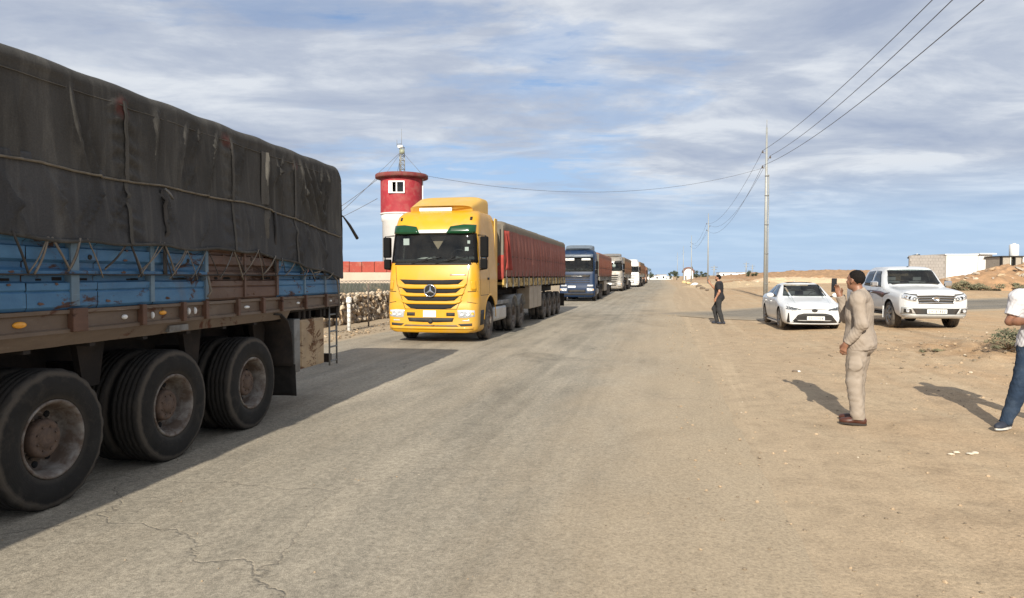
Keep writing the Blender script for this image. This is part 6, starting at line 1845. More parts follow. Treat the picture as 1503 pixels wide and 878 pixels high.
mound('verge_bank', 'low sandy bank beside the far road edge', 27.5, 88, 4.5, 14, 0.55, 15, plain('bank_sand', (0.48, 0.36, 0.22), 0.95, vary=0.2), 20)
mound('earth_ridge', 'distant flat earth ridge on the horizon at right', 130, 245, 70, 14, 2.4, 21, rocks=0)

M_bwhite = plain('building_white', (0.66, 0.66, 0.65), 0.75, vary=0.04, scale=0.6, dirt=(0.5, 0.45, 0.38), dirt_amt=0.1)
M_bgrey = plain('concrete_block_grey', (0.30, 0.275, 0.255), 0.9, vary=0.1, scale=0.8, bump=0.3)
def low_building():
    T = thing('workshop_building', 'low white building with grey block gable end behind the dirt mound', 'building', (53.9, 88.0, ter(53.9, 88.0)), 0)
    m = MB(); m.box(0, 5.7, 0.02, 7.8, -0.3, 3.75); m.build('wall', M_bwhite, T)
    # grey end wall in block courses, turned towards the road
    m = MB(); m.prism([(-0.55, 0), (-0.10, -0.02), (-0.10, 7.8), (-4.9, 7.8)], 'z', -0.3, 3.75) if False else m.box(-0.1, 0.0, 0, 7.8, -0.3, 3.75)
    m.build('end_wall', M_bgrey, T)
    n = 0
    for j in range(10):
        for i in range(12):
            w_ = 0.40; x = -4.6 + i * w_ + (0.2 if j % 2 else 0)
            if x + w_ > -0.1: continue
            b = MB(); b.box(x + 0.008, x + w_ - 0.008, -0.02 + 0.006 * ((i * 7 + j * 3) % 3), 0.10, j * 0.37 + 0.008, (j + 1) * 0.37 - 0.008); b.build('block', M_bgrey, T)
    m = MB(); m.box(-4.6, 0, 0.02, 0.2, -0.3, 3.66); m.build('block_core', plain('mortar', (0.24, 0.22, 0.20), 0.9), T)
    m = MB(); m.box(-0.25, 3.9, -0.12, 8.1, 3.75, 3.86); m.build('roof_edge', M_bwhite, T)
    m = MB(); m.box(3.9, 5.95, -0.4, 8.1, 3.80, 3.95); m.build('canopy', M_bwhite, T)
    m = MB(); m.box(3.88, 3.94, -0.03, 0.03, -0.2, 3.75); m.build('seam', M_bgrey, T)
    for x in (4.85,):
        f = MB(); f.box(x - 0.3, x + 0.3, -0.04, 0.04, 3.15, 3.42); fr = f.build('window', M_bgrey, T); f = MB(); f.box(x - 0.24, x + 0.24, -0.05, -0.041, 3.2, 3.38); f.build('pane', M_plastic, fr)
    m = MB(); m.tube([(-4.6, 0.4, 3.35), (-4.2, 0.4, 3.6), (-3.7, 0.4, 3.72), (-3.1, 0.4, 3.74)], 0.10, 6); m.build('roof_pipe', M_black, T)
    m = MB(); m.tube([(-3.9, 0.5, 3.6), (-3.3, 0.5, 3.85)], 0.07, 8); m.build('vent', M_white, T)
low_building()
def kiosk():
    T = thing('guard_hut', 'small hut with dark doorway and white water tank on its roof', 'hut', (51.9, 75.0, ter(51.9, 75.0)), 0)
    gr = plain('hut_panel_grey', (0.33, 0.29, 0.24), 0.8, vary=0.12); cr = plain('hut_cream', (0.72, 0.68, 0.58), 0.7, vary=0.06)
    m = MB(); m.box(-0.1, 2.0, 0.3, 2.6, -0.2, 3.15); m.build('rear_wall', gr, T)
    m = MB(); m.box(-0.1, 0.72, 0, 0.3, -0.2, 3.15); m.build('wall', gr, T)
    m = MB(); m.box(1.32, 2.0, 0, 0.3, -0.2, 3.15); m.build('wall', gr, T)
    for x in (-0.12, 0.74, 1.24, 1.96):
        m = MB(); m.box(x, x + 0.09, -0.05, 0.3, -0.2, 3.2); m.build('corner_post', cr if x == 0.74 else M_black, T)
    m = MB(); m.box(0.83, 1.24, 0.2, 0.28, 0, 2.9); m.build('doorway', M_dark, T)
    m = MB(); m.box(-0.2, 2.2, -0.15, 2.7, 3.15, 3.27); m.build('roof', M_black, T)
    m = MB(); m.box(2.05, 9, 0.2, 2.6, -0.2, 3.25); m.build('annex', cr, T)
    W = thing('water_tank', 'white upright water tank standing on the guard hut roof', 'tank', (53.75, 76.0, ter(51.9, 75.0) + 3.27), 0)
    m = MB(); m.lathe([(0.42, 0), (0.45, 0.05), (0.45, 1.15), (0.38, 1.25), (0.15, 1.30), (0, 1.30)], n=24); m.build('drum', M_bwhite, W)
    m = MB(); m.lathe([(0.16, 1.29), (0.16, 1.36), (0, 1.37)], n=16); m.build('lid', M_bwhite, W)
kiosk()

def hut(x, y, s, label):
    T = thing('arched_hut', label, 'hut', (x, y, ter(x, y)), R(-8))
    w_ = 1.65 * s; m = MB(); m.box(-w_, w_, 0, 3 * s, -0.3, 2.9 * s); m.build('wall', M_bwhite, T)
    rf = plain('roof_brown', (0.16, 0.085, 0.07), 0.8, vary=0.15)
    arc = [(w_ * 1.28 * math.cos(a), 2.55 * s + w_ * 1.28 * math.sin(a)) for a in [math.pi * k / 16 for k in range(17)]]
    inn = [(w_ * 0.98 * math.cos(a), 2.55 * s + w_ * 0.98 * math.sin(a)) for a in [math.pi * k / 16 for k in range(17)]]
    m = MB(); m.prism(inn, 'y', 0.01, 3 * s); m.build('gable', M_bwhite, T)
    m = MB()
    for k in range(16):
        m.prism([arc[k], arc[k + 1], inn[k + 1], inn[k]], 'y', -0.3 * s, 3.3 * s)
    m.build('roof', rf, T)
    f = MB(); f.box(-0.35 * s, 0.35 * s, -0.05, 0.02, 2.4 * s, 3.3 * s); fr = f.build('window', rf, T); f = MB(); f.box(-0.25 * s, 0.25 * s, -0.07, -0.051, 2.5 * s, 3.2 * s); f.build('pane', M_bwhite, fr)
    for sg in (-1, 1):
        f = MB(); f.box(sg * 1.0 * s - 0.3 * s, sg * 1.0 * s + 0.3 * s, -0.05, 0.02, 0, 1.5 * s); f.build('door', M_trio, T)
hut(61.5, 247, 0.95, 'white hut with brown arched roof by the far road')

def leafy(T, n, cx, cz, rx, ry, rz, mat, size, seed, name='crown', base=0.0):
    rn = random.Random(seed); m = MB(); cl = []
    for _ in range(max(4, n // 60)):
        while True:
            p = Vector((rn.uniform(-1, 1), rn.uniform(-1, 1), rn.uniform(-0.8, 1)))
            if p.length < 1: break
        cl.append((p, rn.uniform(0.22, 0.45)))
    for k in range(n):
        c, r = cl[k % len(cl)]
        d = Vector((rn.gauss(0, 1), rn.gauss(0, 1), rn.gauss(0, 1))).normalized() * r * rn.random() ** 0.4
        p = c + d; p = Vector((p.x * rx, p.y * ry, cz + p.z * rz))
        if p.z < base: p.z = base + rn.random() * 0.05
        a = Vector((rn.gauss(0, 1), rn.gauss(0, 1), rn.gauss(0, 1))).normalized(); b = a.orthogonal().normalized(); s = size * rn.uniform(0.6, 1.4)
        m.add([p - a * s * 0.3, p + b * s * 0.25, p + a * s, p - b * s * 0.25], [(0, 1, 2, 3)], 0 if rn.random() < 0.6 else 1)
    return m.build(name, mat, T, fix=False)
LEAF = [plain('leaf_dark', (0.045, 0.058, 0.030), 0.8, vary=0.3, scale=3), plain('leaf_mid', (0.075, 0.085, 0.045), 0.8, vary=0.3, scale=3)]
SCRUB = [plain('scrub_grey_green', (0.15, 0.145, 0.085), 0.9, vary=0.3, scale=6), plain('scrub_dry', (0.20, 0.165, 0.095), 0.9, vary=0.3, scale=6)]
def tree(x, y, h, wd, label, seed):
    T = thing('tree', label, 'tree', (x, y, ter(x, y)), 0, 'dark trees along the horizon')
    m = MB(); m.tube([(0, 0, -0.2), (0.05, 0, h * 0.25), (0.0, 0.05, h * 0.6)], [0.14, 0.11, 0.05], 6)
    rn = random.Random(seed)
    for k in range(4):
        a = rn.uniform(0, 6.28); m.tube([(0.03, 0, h * (0.22 + 0.07 * k)), (wd * 0.35 * math.cos(a), wd * 0.35 * math.sin(a), h * (0.45 + 0.1 * k))], [0.06, 0.025], 4)
    m.build('trunk', plain('bark', (0.09, 0.07, 0.05), 0.9), T)
    leafy(T, 420, 0, h * 0.56, wd * 0.5, wd * 0.5, h * 0.46, LEAF, 0.42, seed)
for k, (px, Y, h, wd, lab) in enumerate(((953, 300, 4.6, 4.0, 'dark tree standing where the road meets the horizon'), (985, 300, 3.6, 3.0, 'small dark tree left of the arched hut in the distance'), (993, 262, 3.3, 3.4, 'round dark tree just left of the arched hut'), (1015, 262, 4.4, 2.6, 'tall dark tree touching the right side of the arched hut'), (1023, 268, 3.5, 3.6, 'spreading dark tree right of the arched hut'), (1035, 262, 2.3, 2.8, 'low dark tree beyond the black clad man'), (1104, 235, 2.6, 3.4, 'lone dark tree on the horizon left of the nearest pole'))):
    tree((px - 751.5) / 1040 * Y, Y, h, wd, lab, 60 + k)

def shrub(x, y, rx, rz, label, seed, mats=SCRUB, n=900, size=0.05, group=None):
    T = thing('shrub', label, 'shrub', (x, y, ter(x, y)), 0, group)
    rn = random.Random(seed); m = MB()
    for k in range(26):
        a = rn.uniform(0, 6.28); q = rn.uniform(0.3, 0.95); m.tube([(0.1 * rx * math.cos(a), 0.1 * rx * math.sin(a), -0.02), (rx * q * 0.6 * math.cos(a), rx * q * 0.5 * math.sin(a), rz * 0.5), (rx * q * math.cos(a), rx * q * 0.8 * math.sin(a), rz * rn.uniform(0.5, 1.0))], [0.008, 0.006, 0.003], 4)
    m.build('stems', plain('twig', (0.14, 0.10, 0.065), 0.9), T)
    leafy(T, n, 0, rz * 0.45, rx, rx * 0.75, rz * 0.55, mats, size, seed, 'foliage', 0.01)
shrub(10.05, 13.9, 0.62, 0.34, 'grey green desert shrub beside the man in jeans', 5, [SCRUB[0], LEAF[1]], 1500, 0.05)
shrub(9.35, 13.35, 0.36, 0.17, 'smaller dry shrub in front of the grey green one', 6, SCRUB, 700, 0.045)
shrub(8.05, 16.6, 0.22, 0.16, 'tiny green tuft on the rough sand before the pickup', 7, [LEAF[1], SCRUB[0]], 350, 0.04)
shrub(8.7, 14.6, 0.3, 0.10, 'flat dry tuft on the rough sand', 8, SCRUB, 400, 0.04)
for k, (x, y, r, h, lab) in enumerate(((36.2, 57.2, 1.0, 0.75, 'dark bush at the left foot of the dirt mound'), (38.6, 57.4, 1.4, 0.55, 'broad low bush under the middle of the dirt mound'), (41.0, 57.8, 1.0, 0.6, 'bush on the mound foot beside a pale slab'), (43.4, 57.6, 1.2, 0.5, 'rightmost bush along the foot of the dirt mound'))):
    shrub(x, y, r, h, lab, 30 + k, [SCRUB[0], SCRUB[1]], 900, 0.16, 'bushes along the mound foot')
# dead wood and dark debris on the mound
def lump(x, y, z, sx, sy, sz, mat, name, label, cat, seed, group=None):
    vs, fs = rock_verts(seed, 2); m = MB(); m.add([(p[0] * sx, p[1] * sy, p[2] * sz) for p in vs], fs)
    o = m.build(name, mat); o.location = (x, y, ter(x, y) + z); tag(o, label, cat, group); return o
M_slab = plain('pale_slab', (0.60, 0.53, 0.42), 0.9, vary=0.15)
M_rockd = plain('dark_rock', (0.15, 0.115, 0.085), 0.95, vary=0.3)
M_ylw = plain('ochre_rock', (0.55, 0.42, 0.22), 0.9, vary=0.2)
for k, (px, Y, r, mt, lab) in enumerate(((1010, 128, 0.62, M_ylw, 'yellowish boulder on the far verge below the arched hut'), (1020, 102, 0.5, M_bwhite, 'pale upright block on the verge left of the man in black'), (1031, 78, 0.36, M_rockd, 'dark stone at the road edge left of the man in black'), (1038, 70, 0.22, M_rockd, 'small dark stone closest behind the man in black'), (1004, 150, 0.6, M_ylw, 'small ochre boulder farther along the verge'), (1026, 90, 0.4, M_rockd, 'brown stone amid the verge rubble'))):
    x = (px - 751.5) / 1040 * Y; lump(x, Y, r * 0.35, r, r * 0.8, r * 0.75, mt, 'boulder', lab, 'boulder', 70 + k, 'stones along the far verge')
rn = random.Random(17)
lump(5.05, 12.6, 0.015, 0.05, 0.04, 0.035, M_rockd, 'stone', 'small dark stone on the sand left of the man in khaki', 'stone', 90)
lump(5.12, 12.6, 0.012, 0.04, 0.03, 0.02, M_bwhite, 'stone', 'tiny white stone beside the small dark stone', 'stone', 91)
for k in range(4):
    lump(4.20 + 0.09 * k, 6.72 + 0.07 * (k % 2), 0.008, 0.035, 0.028, 0.014, M_slab, 'litter_scrap', ['leftmost', 'second', 'third', 'rightmost'][k] + ' of four pale litter scraps on the sand before the man in jeans', 'litter', 93 + k, 'pale litter scraps')

# far buildings at the end of the road and along the horizon
def far_house(px, Y, wd, h, label):
    x = (px - 751.5) / 1040 * Y
    T = thing('far_house', label, 'house', (x, Y, ter(x, Y)), 0, 'pale houses on the horizon')
    m = MB(); m.box(-wd / 2, wd / 2, 0, wd * 0.7, -1.5, h); m.build('wall', M_bwhite, T)
    m = MB(); m.box(-wd / 2 - 0.2, wd / 2 + 0.2, -0.2, wd * 0.7 + 0.2, h, h + 0.3); m.build('roof', M_bgrey, T)
    for k in (-0.25, 0.2):
        f = MB(); f.box(wd * k - 0.5, wd * k + 0.5, -0.06, 0.02, h * 0.35, h * 0.75); f.build('window', M_plastic, T)
for px, Y, wd, h, lab in ((952, 420, 6, 3.0, 'white house closing the view at the road end'), (962, 430, 5, 2.6, 'smaller pale house beside the one at the road end'), (971, 450, 6, 3.4, 'pale house left of the small dark tree'), (981, 460, 5, 2.4, 'low house beyond the small dark tree'), (1068, 520, 12, 3.2, 'long pale house on the horizon right of the man in black'), (1082, 560, 8, 3.0, 'pale house near the distant mast'), (1094, 600, 14, 3.4, 'wide white building on the horizon at the distant mast'), (1140, 640, 12, 3.0, 'faint house on the horizon above the white saloon')):
    far_house(px, Y, wd, h, lab)
def mast(px, Y, h, label):
    x = (px - 751.5) / 1040 * Y
    T = thing('distant_mast', label, 'mast', (x, Y, ter(x, Y)), 0, 'masts on the horizon')
    m = MB(); m.tube([(-0.5, 0, 0), (0, 0, h)], 0.14, 4); m.tube([(0.5, 0, 0), (0, 0, h)], 0.14, 4); m.build('legs', M_pole, T)
    m = MB(); m.tube([(-1.6, 0, h * 0.86), (1.6, 0, h * 0.86)], 0.14, 4); m.tube([(-1.1, 0, h * 0.68), (1.1, 0, h * 0.68)], 0.12, 4); m.build('cross_arm', M_pole, T)
for px, Y, h, lab in ((1095, 420, 8.5, 'grey mast with cross arms on the horizon'), (1104, 470, 8.0, 'fainter mast just right of the grey mast'), (1048, 330, 6.0, 'thin mast above the head of the man in black')):
    mast(px, Y, h, lab)
# ------------------------------------------------------------------ people: one continuous skin surface each, clothes over it
class Field:
    """signed distance field on a grid, meshed by surface nets"""
    def __init__(s, lo, hi, h):
        s.lo = np.array(lo, np.float32); s.h = h
        s.n = [int((hi[i] - lo[i]) / h) + 2 for i in range(3)]
        s.d = np.full(s.n, 9.0, np.float32)

    def sub(s, lo, hi):
        a = [max(0, int((lo[i] - s.lo[i]) / s.h)) for i in range(3)]
        b = [min(s.n[i], int((hi[i] - s.lo[i]) / s.h) + 2) for i in range(3)]
        if any(b[i] <= a[i] for i in range(3)): return None, None
        ax = [(np.arange(a[i], b[i], dtype=np.float32) * s.h + s.lo[i]) for i in range(3)]
        return (slice(a[0], b[0]), slice(a[1], b[1]), slice(a[2], b[2])), np.meshgrid(*ax, indexing='ij', sparse=True)

    @staticmethod
    def smin(a, b, k):
        if k <= 0: return np.minimum(a, b)
        h = np.clip(0.5 + 0.5 * (b - a) / k, 0, 1)
        return b + (a - b) * h - k * h * (1 - h)

    def put(s, sl, e, k, op):
        if op == 'u': s.d[sl] = s.smin(s.d[sl], e, k)
        else: s.d[sl] = -s.smin(-s.d[sl], e, k)

    def cone(s, a, b, r1, r2, k=0.03, op='u'):
        a = np.array(a, np.float32); b = np.array(b, np.float32); m = max(r1, r2) + 0.06 + k
        sl, P = s.sub(np.minimum(a, b) - m, np.maximum(a, b) + m)
        if sl is None: return s
        ba = b - a; L = float(ba @ ba) + 1e-9
        x, y, z = P[0] - a[0], P[1] - a[1], P[2] - a[2]
        t = np.clip((x * ba[0] + y * ba[1] + z * ba[2]) / L, 0, 1)
        e = np.sqrt((x - t * ba[0]) ** 2 + (y - t * ba[1]) ** 2 + (z - t * ba[2]) ** 2) - (r1 + (r2 - r1) * t)
        s.put(sl, e, k, op); return s

    def ell(s, c, r, M=None, k=0.03, op='u'):
        c = np.array(c, np.float32); m = max(r) + 0.06 + k
        sl, P = s.sub(c - m, c + m)
        if sl is None: return s
        x, y, z = P[0] - c[0], P[1] - c[1], P[2] - c[2]
        if M is not None:
            x, y, z = [M[0][i] * x + M[1][i] * y + M[2][i] * z for i in range(3)]
        k0 = np.sqrt((x / r[0]) ** 2 + (y / r[1]) ** 2 + (z / r[2]) ** 2) + 1e-6
        k1 = np.sqrt((x / r[0] ** 2) ** 2 + (y / r[1] ** 2) ** 2 + (z / r[2] ** 2) ** 2) + 1e-6
        s.put(sl, k0 * (k0 - 1) / k1, k, op); return s

    def cut(s, n, c):
        n = np.array(n, np.float32); n /= np.linalg.norm(n)
        _, P = s.sub(s.lo, s.lo + np.array(s.n) * s.h)
        e = P[0] * n[0] + P[1] * n[1] + P[2] * n[2] - c
        s.d = np.maximum(s.d, e[:s.n[0], :s.n[1], :s.n[2]].astype(np.float32)); return s

    def wrinkle(s, amp, seed, f=38.0, zs=1.0, warp=1.6):
        rn = np.random.RandomState(seed); _, P = s.sub(s.lo, s.lo + np.array(s.n) * s.h)
        P = [p for p in P]; acc = 0
        for q in range(5):
            k = rn.randn(3); k /= np.linalg.norm(k); k *= f * (0.5 + 0.35 * q); k[2] *= zs
            w_ = rn.randn(3) * f * 0.25
            acc = acc + np.sin(P[0] * k[0] + P[1] * k[1] + P[2] * k[2] + warp * np.sin(P[0] * w_[0] + P[1] * w_[1] + P[2] * w_[2]) + rn.rand() * 6) / (1 + 0.5 * q)
        s.d += (amp * acc)[:s.n[0], :s.n[1], :s.n[2]].astype(np.float32); return s

    def crease(s, amp, seed, f=34.0):
        rn = np.random.RandomState(seed); _, P = s.sub(s.lo, s.lo + np.array(s.n) * s.h); acc = 0
        for q in range(3):
            tl = rn.randn(2) * 1.3; ph = rn.rand() * 6; w1 = rn.randn(3) * 9; w2 = rn.randn(3) * 5
            u = (P[2] + P[0] * tl[0] + P[1] * tl[1]) * f * (0.8 + 0.35 * q) + 1.5 * np.sin(P[0] * w1[0] + P[1] * w1[1] + P[2] * w1[2]) + ph
            acc = acc + (np.abs(np.sin(u)) ** 0.7 - 0.6) * np.clip(0.5 + 0.9 * np.sin(P[0] * w2[0] * 2 + P[1] * w2[1] * 2 + P[2] * w2[2] * 2 + ph * 2), 0, 1)
        s.d -= (amp * acc)[:s.n[0], :s.n[1], :s.n[2]].astype(np.float32); return s

    def mesh(s, name, mat, parent):
        d = s.d; n = d.shape; ins = d < 0
        c = [slice(0, -1), slice(1, None)]
        cnt = sum(ins[c[i], c[j], c[k]].astype(np.int8) for i in (0, 1) for j in (0, 1) for k in (0, 1))
        act = (cnt > 0) & (cnt < 8); idx = np.full(act.shape, -1, np.int64); I = np.argwhere(act); idx[act] = np.arange(len(I))
        acc = np.zeros((len(I), 3)); num = np.zeros(len(I))
        cor = [(i, j, k) for i in (0, 1) for j in (0, 1) for k in (0, 1)]
        for A in cor:
            for ax in range(3):
                if A[ax]: continue
                B = list(A); B[ax] = 1
                va = d[I[:, 0] + A[0], I[:, 1] + A[1], I[:, 2] + A[2]]; vb = d[I[:, 0] + B[0], I[:, 1] + B[1], I[:, 2] + B[2]]
                m = (va < 0) != (vb < 0); t = np.where(m, va / np.where(m, va - vb, 1), 0)
                p = np.tile(np.array(A, float), (len(I), 1)); p[:, ax] = t
                acc[m] += p[m]; num[m] += 1
        V = (I + acc / num[:, None]) * s.h + s.lo
        F = []
        for ax in range(3):
            u, v = (ax + 1) % 3, (ax + 2) % 3
            sa = [slice(None)] * 3; sb = [slice(None)] * 3; sa[ax] = slice(0, -1); sb[ax] = slice(1, None)
            ch = ins[tuple(sa)] != ins[tuple(sb)]
            E = np.argwhere(ch); E = E[(E[:, u] > 0) & (E[:, v] > 0) & (E[:, u] < n[u] - 1) & (E[:, v] < n[v] - 1)]
            def cell(du, dv):
                q = E.copy(); q[:, u] += du; q[:, v] += dv
                return idx[q[:, 0], q[:, 1], q[:, 2]]
            q = np.stack([cell(-1, -1), cell(0, -1), cell(0, 0), cell(-1, 0)], 1)
            fl = ~ins[E[:, 0], E[:, 1], E[:, 2]]; q[fl] = q[fl][:, ::-1]
            F.append(q)
        F = np.concatenate(F); F = F[(F >= 0).all(1)]
        me = bpy.data.meshes.new(name); me.vertices.add(len(V)); me.vertices.foreach_set('co', V.astype(np.float32).ravel())
        me.loops.add(len(F) * 4); me.loops.foreach_set('vertex_index', F.astype(np.int32).ravel())
        me.polygons.add(len(F)); me.polygons.foreach_set('loop_start', np.arange(0, len(F) * 4, 4, dtype=np.int32)); me.polygons.foreach_set('use_smooth', np.ones(len(F), bool))
        me.update(calc_edges=True); me.validate(); me.materials.append(mat)
        o = bpy.data.objects.new(name, me); COL.objects.link(o); o.parent = parent
        return o


def V3(*a): return np.array(a, float)
def unit(v): v = np.array(v, float); return v / (np.linalg.norm(v) + 1e-9)

def hand(F, wr, d, pn, thumb, curl, g=1.0):
    """palm, four jointed fingers of unequal length and a thumb off the side; d: along the hand, pn: palm faces, thumb: thumb side"""
    d, pn = unit(d), unit(pn); th = unit(np.array(thumb) - d * np.dot(thumb, d)); wr = np.array(wr, float)
    pc = wr + d * 0.052 * g
    F.cone(wr - d * 0.02, wr + d * 0.02, 0.027 * g, 0.027 * g, 0.02)
    for q in (-0.5, 0.5): F.cone(wr + th * 0.016 * q, wr + d * 0.085 * g + th * 0.046 * q * g, 0.017 * g, 0.0145 * g, 0.018)
    F.cone(wr, wr + d * 0.08 * g, 0.018, 0.016, 0.018)
    for i, (o, ln, r) in enumerate(((0.031, 0.070, 0.0092), (0.0105, 0.079, 0.0098), (-0.0105, 0.073, 0.0093), (-0.031, 0.058, 0.0082))):
        p = wr + d * (0.088 - 0.004 * abs(i - 1)) * g + th * o * g; a = d.copy()
        for sgm, fr in enumerate((0.45, 0.32, 0.25)):
            ang = curl * (0.8 + 0.35 * sgm + 0.08 * i); a = unit(a * math.cos(ang) + np.cross(np.cross(a, pn), a) * math.sin(ang))
            e = p + a * ln * fr * g; F.cone(p, e, r * g * (1 - 0.08 * sgm), r * g * (0.94 - 0.10 * sgm), 0.005); p = e
    p = wr + d * 0.022 * g + th * 0.024 * g
    a = unit(d * 0.72 + th * 0.62 + pn * 0.30); e = p + a * 0.046 * g; F.cone(p, e, 0.0155 * g, 0.0115 * g, 0.012)
    a = unit(d * 0.9 + th * 0.15 + pn * 0.35 * (1 + curl)); F.cone(e, e + a * 0.034 * g, 0.0112 * g, 0.0088 * g, 0.006)


def head(F, c, fw, up, k=1.0):
    """skull, jaw, brow, nose, lips, ears, neck is added by the body"""
    fw = unit(fw); up = unit(np.array(up) - fw * np.dot(up, fw)); lf = np.cross(up, fw)
    M = np.stack([fw, lf, up], 1); M = [[float(M[j][i]) for i in range(3)] for j in range(3)]
    P = lambda f, l, u: np.array(c) + fw * f * k + lf * l * k + up * u * k
    F.ell(P(-0.012, 0, 0.022), (0.098 * k, 0.076 * k, 0.093 * k), M, 0.02)
    F.ell(P(0.028, 0, -0.045), (0.062 * k, 0.056 * k, 0.072 * k), M, 0.03)
    F.ell(P(0.058, 0, -0.088), (0.026 * k, 0.030 * k, 0.022 * k), M, 0.025)
    F.cone(P(0.078, 0, 0.020), P(0.080, 0.0, 0.024), 0.014 * k, 0.014 * k, 0.02)
    for s_ in (1, -1):
        F.cone(P(0.072, 0.016 * s_, 0.024), P(0.060, 0.048 * s_, 0.022), 0.013 * k, 0.012 * k, 0.012)
        F.ell(P(0.084, 0.031 * s_, 0.000), (0.014 * k, 0.016 * k, 0.011 * k), M, 0.012, 's')
        F.ell(P(0.056, 0.046 * s_, -0.030), (0.022 * k, 0.018 * k, 0.020 * k), M, 0.02)
        F.ell(P(-0.008, 0.078 * s_, -0.008), (0.020 * k, 0.009 * k, 0.032 * k), M, 0.006)
        F.ell(P(-0.002, 0.086 * s_, -0.006), (0.010 * k, 0.006 * k, 0.018 * k), M, 0.004, 's')
        F.cone(P(0.088, 0.010 * s_, -0.034), P(0.092, 0.009 * s_, -0.034), 0.0085 * k, 0.008 * k, 0.006)
    F.cone(P(0.082, 0, 0.008), P(0.104, 0, -0.028), 0.009 * k, 0.0125 * k, 0.010)
    F.cone(P(0.080, -0.016, -0.060), P(0.080, 0.016, -0.060), 0.008 * k, 0.008 * k, 0.007)
    F.cone(P(0.078, -0.014, -0.071), P(0.078, 0.014, -0.071), 0.009 * k, 0.009 * k, 0.007)
    return P, M


def person(label, loc, face, J, skin, hairm, top, bottom, shoes, h=0.007, hem=0.88, sleeve='long', girth=1.0, seed=1, group=None):
    T = thing('person', label, 'person', loc, math.atan2(face[1], face[0]), group)
    allp = np.array([v for v in J.values() if isinstance(v, (tuple, list)) and len(v) == 3]); lo = allp.min(0) - 0.26; hi = allp.max(0) + 0.26; lo[2] = -0.03; hi[2] = max(hi[2], J['head'][2] + 0.2)
    lo, hi = list(lo), list(hi); g = girth
    F = Field(lo, hi, h); pel = V3(*J['pelvis']); ch = V3(*J['chest']); nk = V3(*J['neck']); hd = V3(*J['head'])
    def torso(F, e):
        F.ell(pel, (0.115 * g + e, 0.165 * g + e, 0.13 + e), None, 0.05)
        F.ell(pel + (ch - pel) * 0.48 + V3(0.015, 0, 0), (0.112 * g + e, 0.148 * g + e, 0.17 + e), None, 0.08)
        F.ell(ch, (0.118 * g + e, 0.172 * g + e, 0.19 + e), None, 0.07)
        for s_ in 'lr':
            F.cone(ch + V3(-0.01, 0.06 if s_ == 'l' else -0.06, 0.13), V3(*J['sh_' + s_]), 0.07 + e, 0.062 + e, 0.05)
        F.ell(pel + V3(-0.06, 0, -0.04), (0.085 + e, 0.14 + e, 0.10 + e), None, 0.05)
    torso(F, 0)
    F.cone(ch + V3(0, 0, 0.14), nk + (hd - nk) * 0.45, 0.066, 0.056, 0.04)
    P, M = head(F, hd, J['look'], (0, 0, 1) if 'up' not in J else J['up'])
    for s_ in 'lr':
        a, b, c = V3(*J['sh_' + s_]), V3(*J['el_' + s_]), V3(*J['wr_' + s_])
        F.cone(a, b, 0.055, 0.041, 0.04); F.cone(b, b + (c - b) * 0.35, 0.041, 0.043, 0.03); F.cone(b + (c - b) * 0.3, c, 0.043, 0.027, 0.02)
        hand(F, c, J['hd_' + s_], J['pn_' + s_], J['th_' + s_], J.get('cu_' + s_, 0.35))
        a, b, c = V3(*J['hip_' + s_]), V3(*J['kn_' + s_]), V3(*J['an_' + s_]); t = unit(V3(*J['toe_' + s_]))
        F.cone(a, b, 0.080 * g, 0.052, 0.04); F.cone(b, b + (c - b) * 0.35, 0.051, 0.053, 0.03); F.cone(b + (c - b) * 0.3, c, 0.051, 0.037, 0.03)
        F.cone(c - V3(0, 0, 0.03), c + t * 0.15 - V3(0, 0, 0.045), 0.038, 0.026, 0.03)
    body = F.mesh('body', skin, T)
    for s_ in (1, -1):      # eyes and brows
        e = P(0.0695, 0.031 * s_, 0.001); m = MB(); m.lathe([(0, -0.0095), (0.007, -0.007), (0.0095, 0), (0.007, 0.007), (0, 0.0095)], n=10); m.build('eye', plain('eye_white', (0.32, 0.29, 0.26), 0.3), T, loc=e)
        e = P(0.078, 0.031 * s_, 0.001); m = MB(); m.lathe([(0, -0.004), (0.004, 0), (0, 0.004)], n=8); m.build('iris', M_hair, T, loc=e)
        m = MB(); m.tube([P(0.088, 0.014 * s_, 0.024), P(0.084, 0.032 * s_, 0.028), P(0.070, 0.050 * s_, 0.022)], [0.004, 0.005, 0.003], 5); m.build('eyebrow', hairm, T)
    # hair: cropped shell over the skull behind the hairline
    H = Field(list(hd - 0.17), list(hd + 0.17), 0.006)
    H.ell(P(-0.015, 0, 0.026), (0.101, 0.0785, 0.094), M, 0.01)
    fw = unit(J['look']); upv = unit(V3(*J.get('up', (0, 0, 1)))); upv = unit(upv - fw * np.dot(upv, fw))
    H.cut(fw * 0.72 - upv * 0.70, float(np.dot(fw * 0.72 - upv * 0.70, P(0.022, 0, 0.035)) / np.linalg.norm(fw * 0.72 - upv * 0.70)))
    H.cut(-upv, float(np.dot(-upv, P(0, 0, -0.055)))); H.wrinkle(0.0012, seed + 9, 160)
    H.mesh('hair', hairm, T)
    if J.get('beard'):
        B = Field(list(hd - 0.16), list(hd + 0.16), 0.006); B.ell(P(0.030, 0, -0.050), (0.064, 0.060, 0.074), M, 0.02); B.ell(P(0.058, 0, -0.088), (0.029, 0.033, 0.026), M, 0.02)
        B.ell(P(0.088, 0, -0.040), (0.03, 0.030, 0.028), M, 0.01, 's'); B.cut(upv, float(np.dot(upv, P(0, 0, -0.042)))); B.cut(-fw, float(np.dot(-fw, P(0.0, 0, 0)))); B.mesh('beard', hairm, T)
    # upper garment
    C = Field(lo, hi, h); torso(C, 0.020)
    C.ell(pel + V3(0, 0, -0.02), (0.14 * g, 0.185 * g, 0.15), None, 0.05)
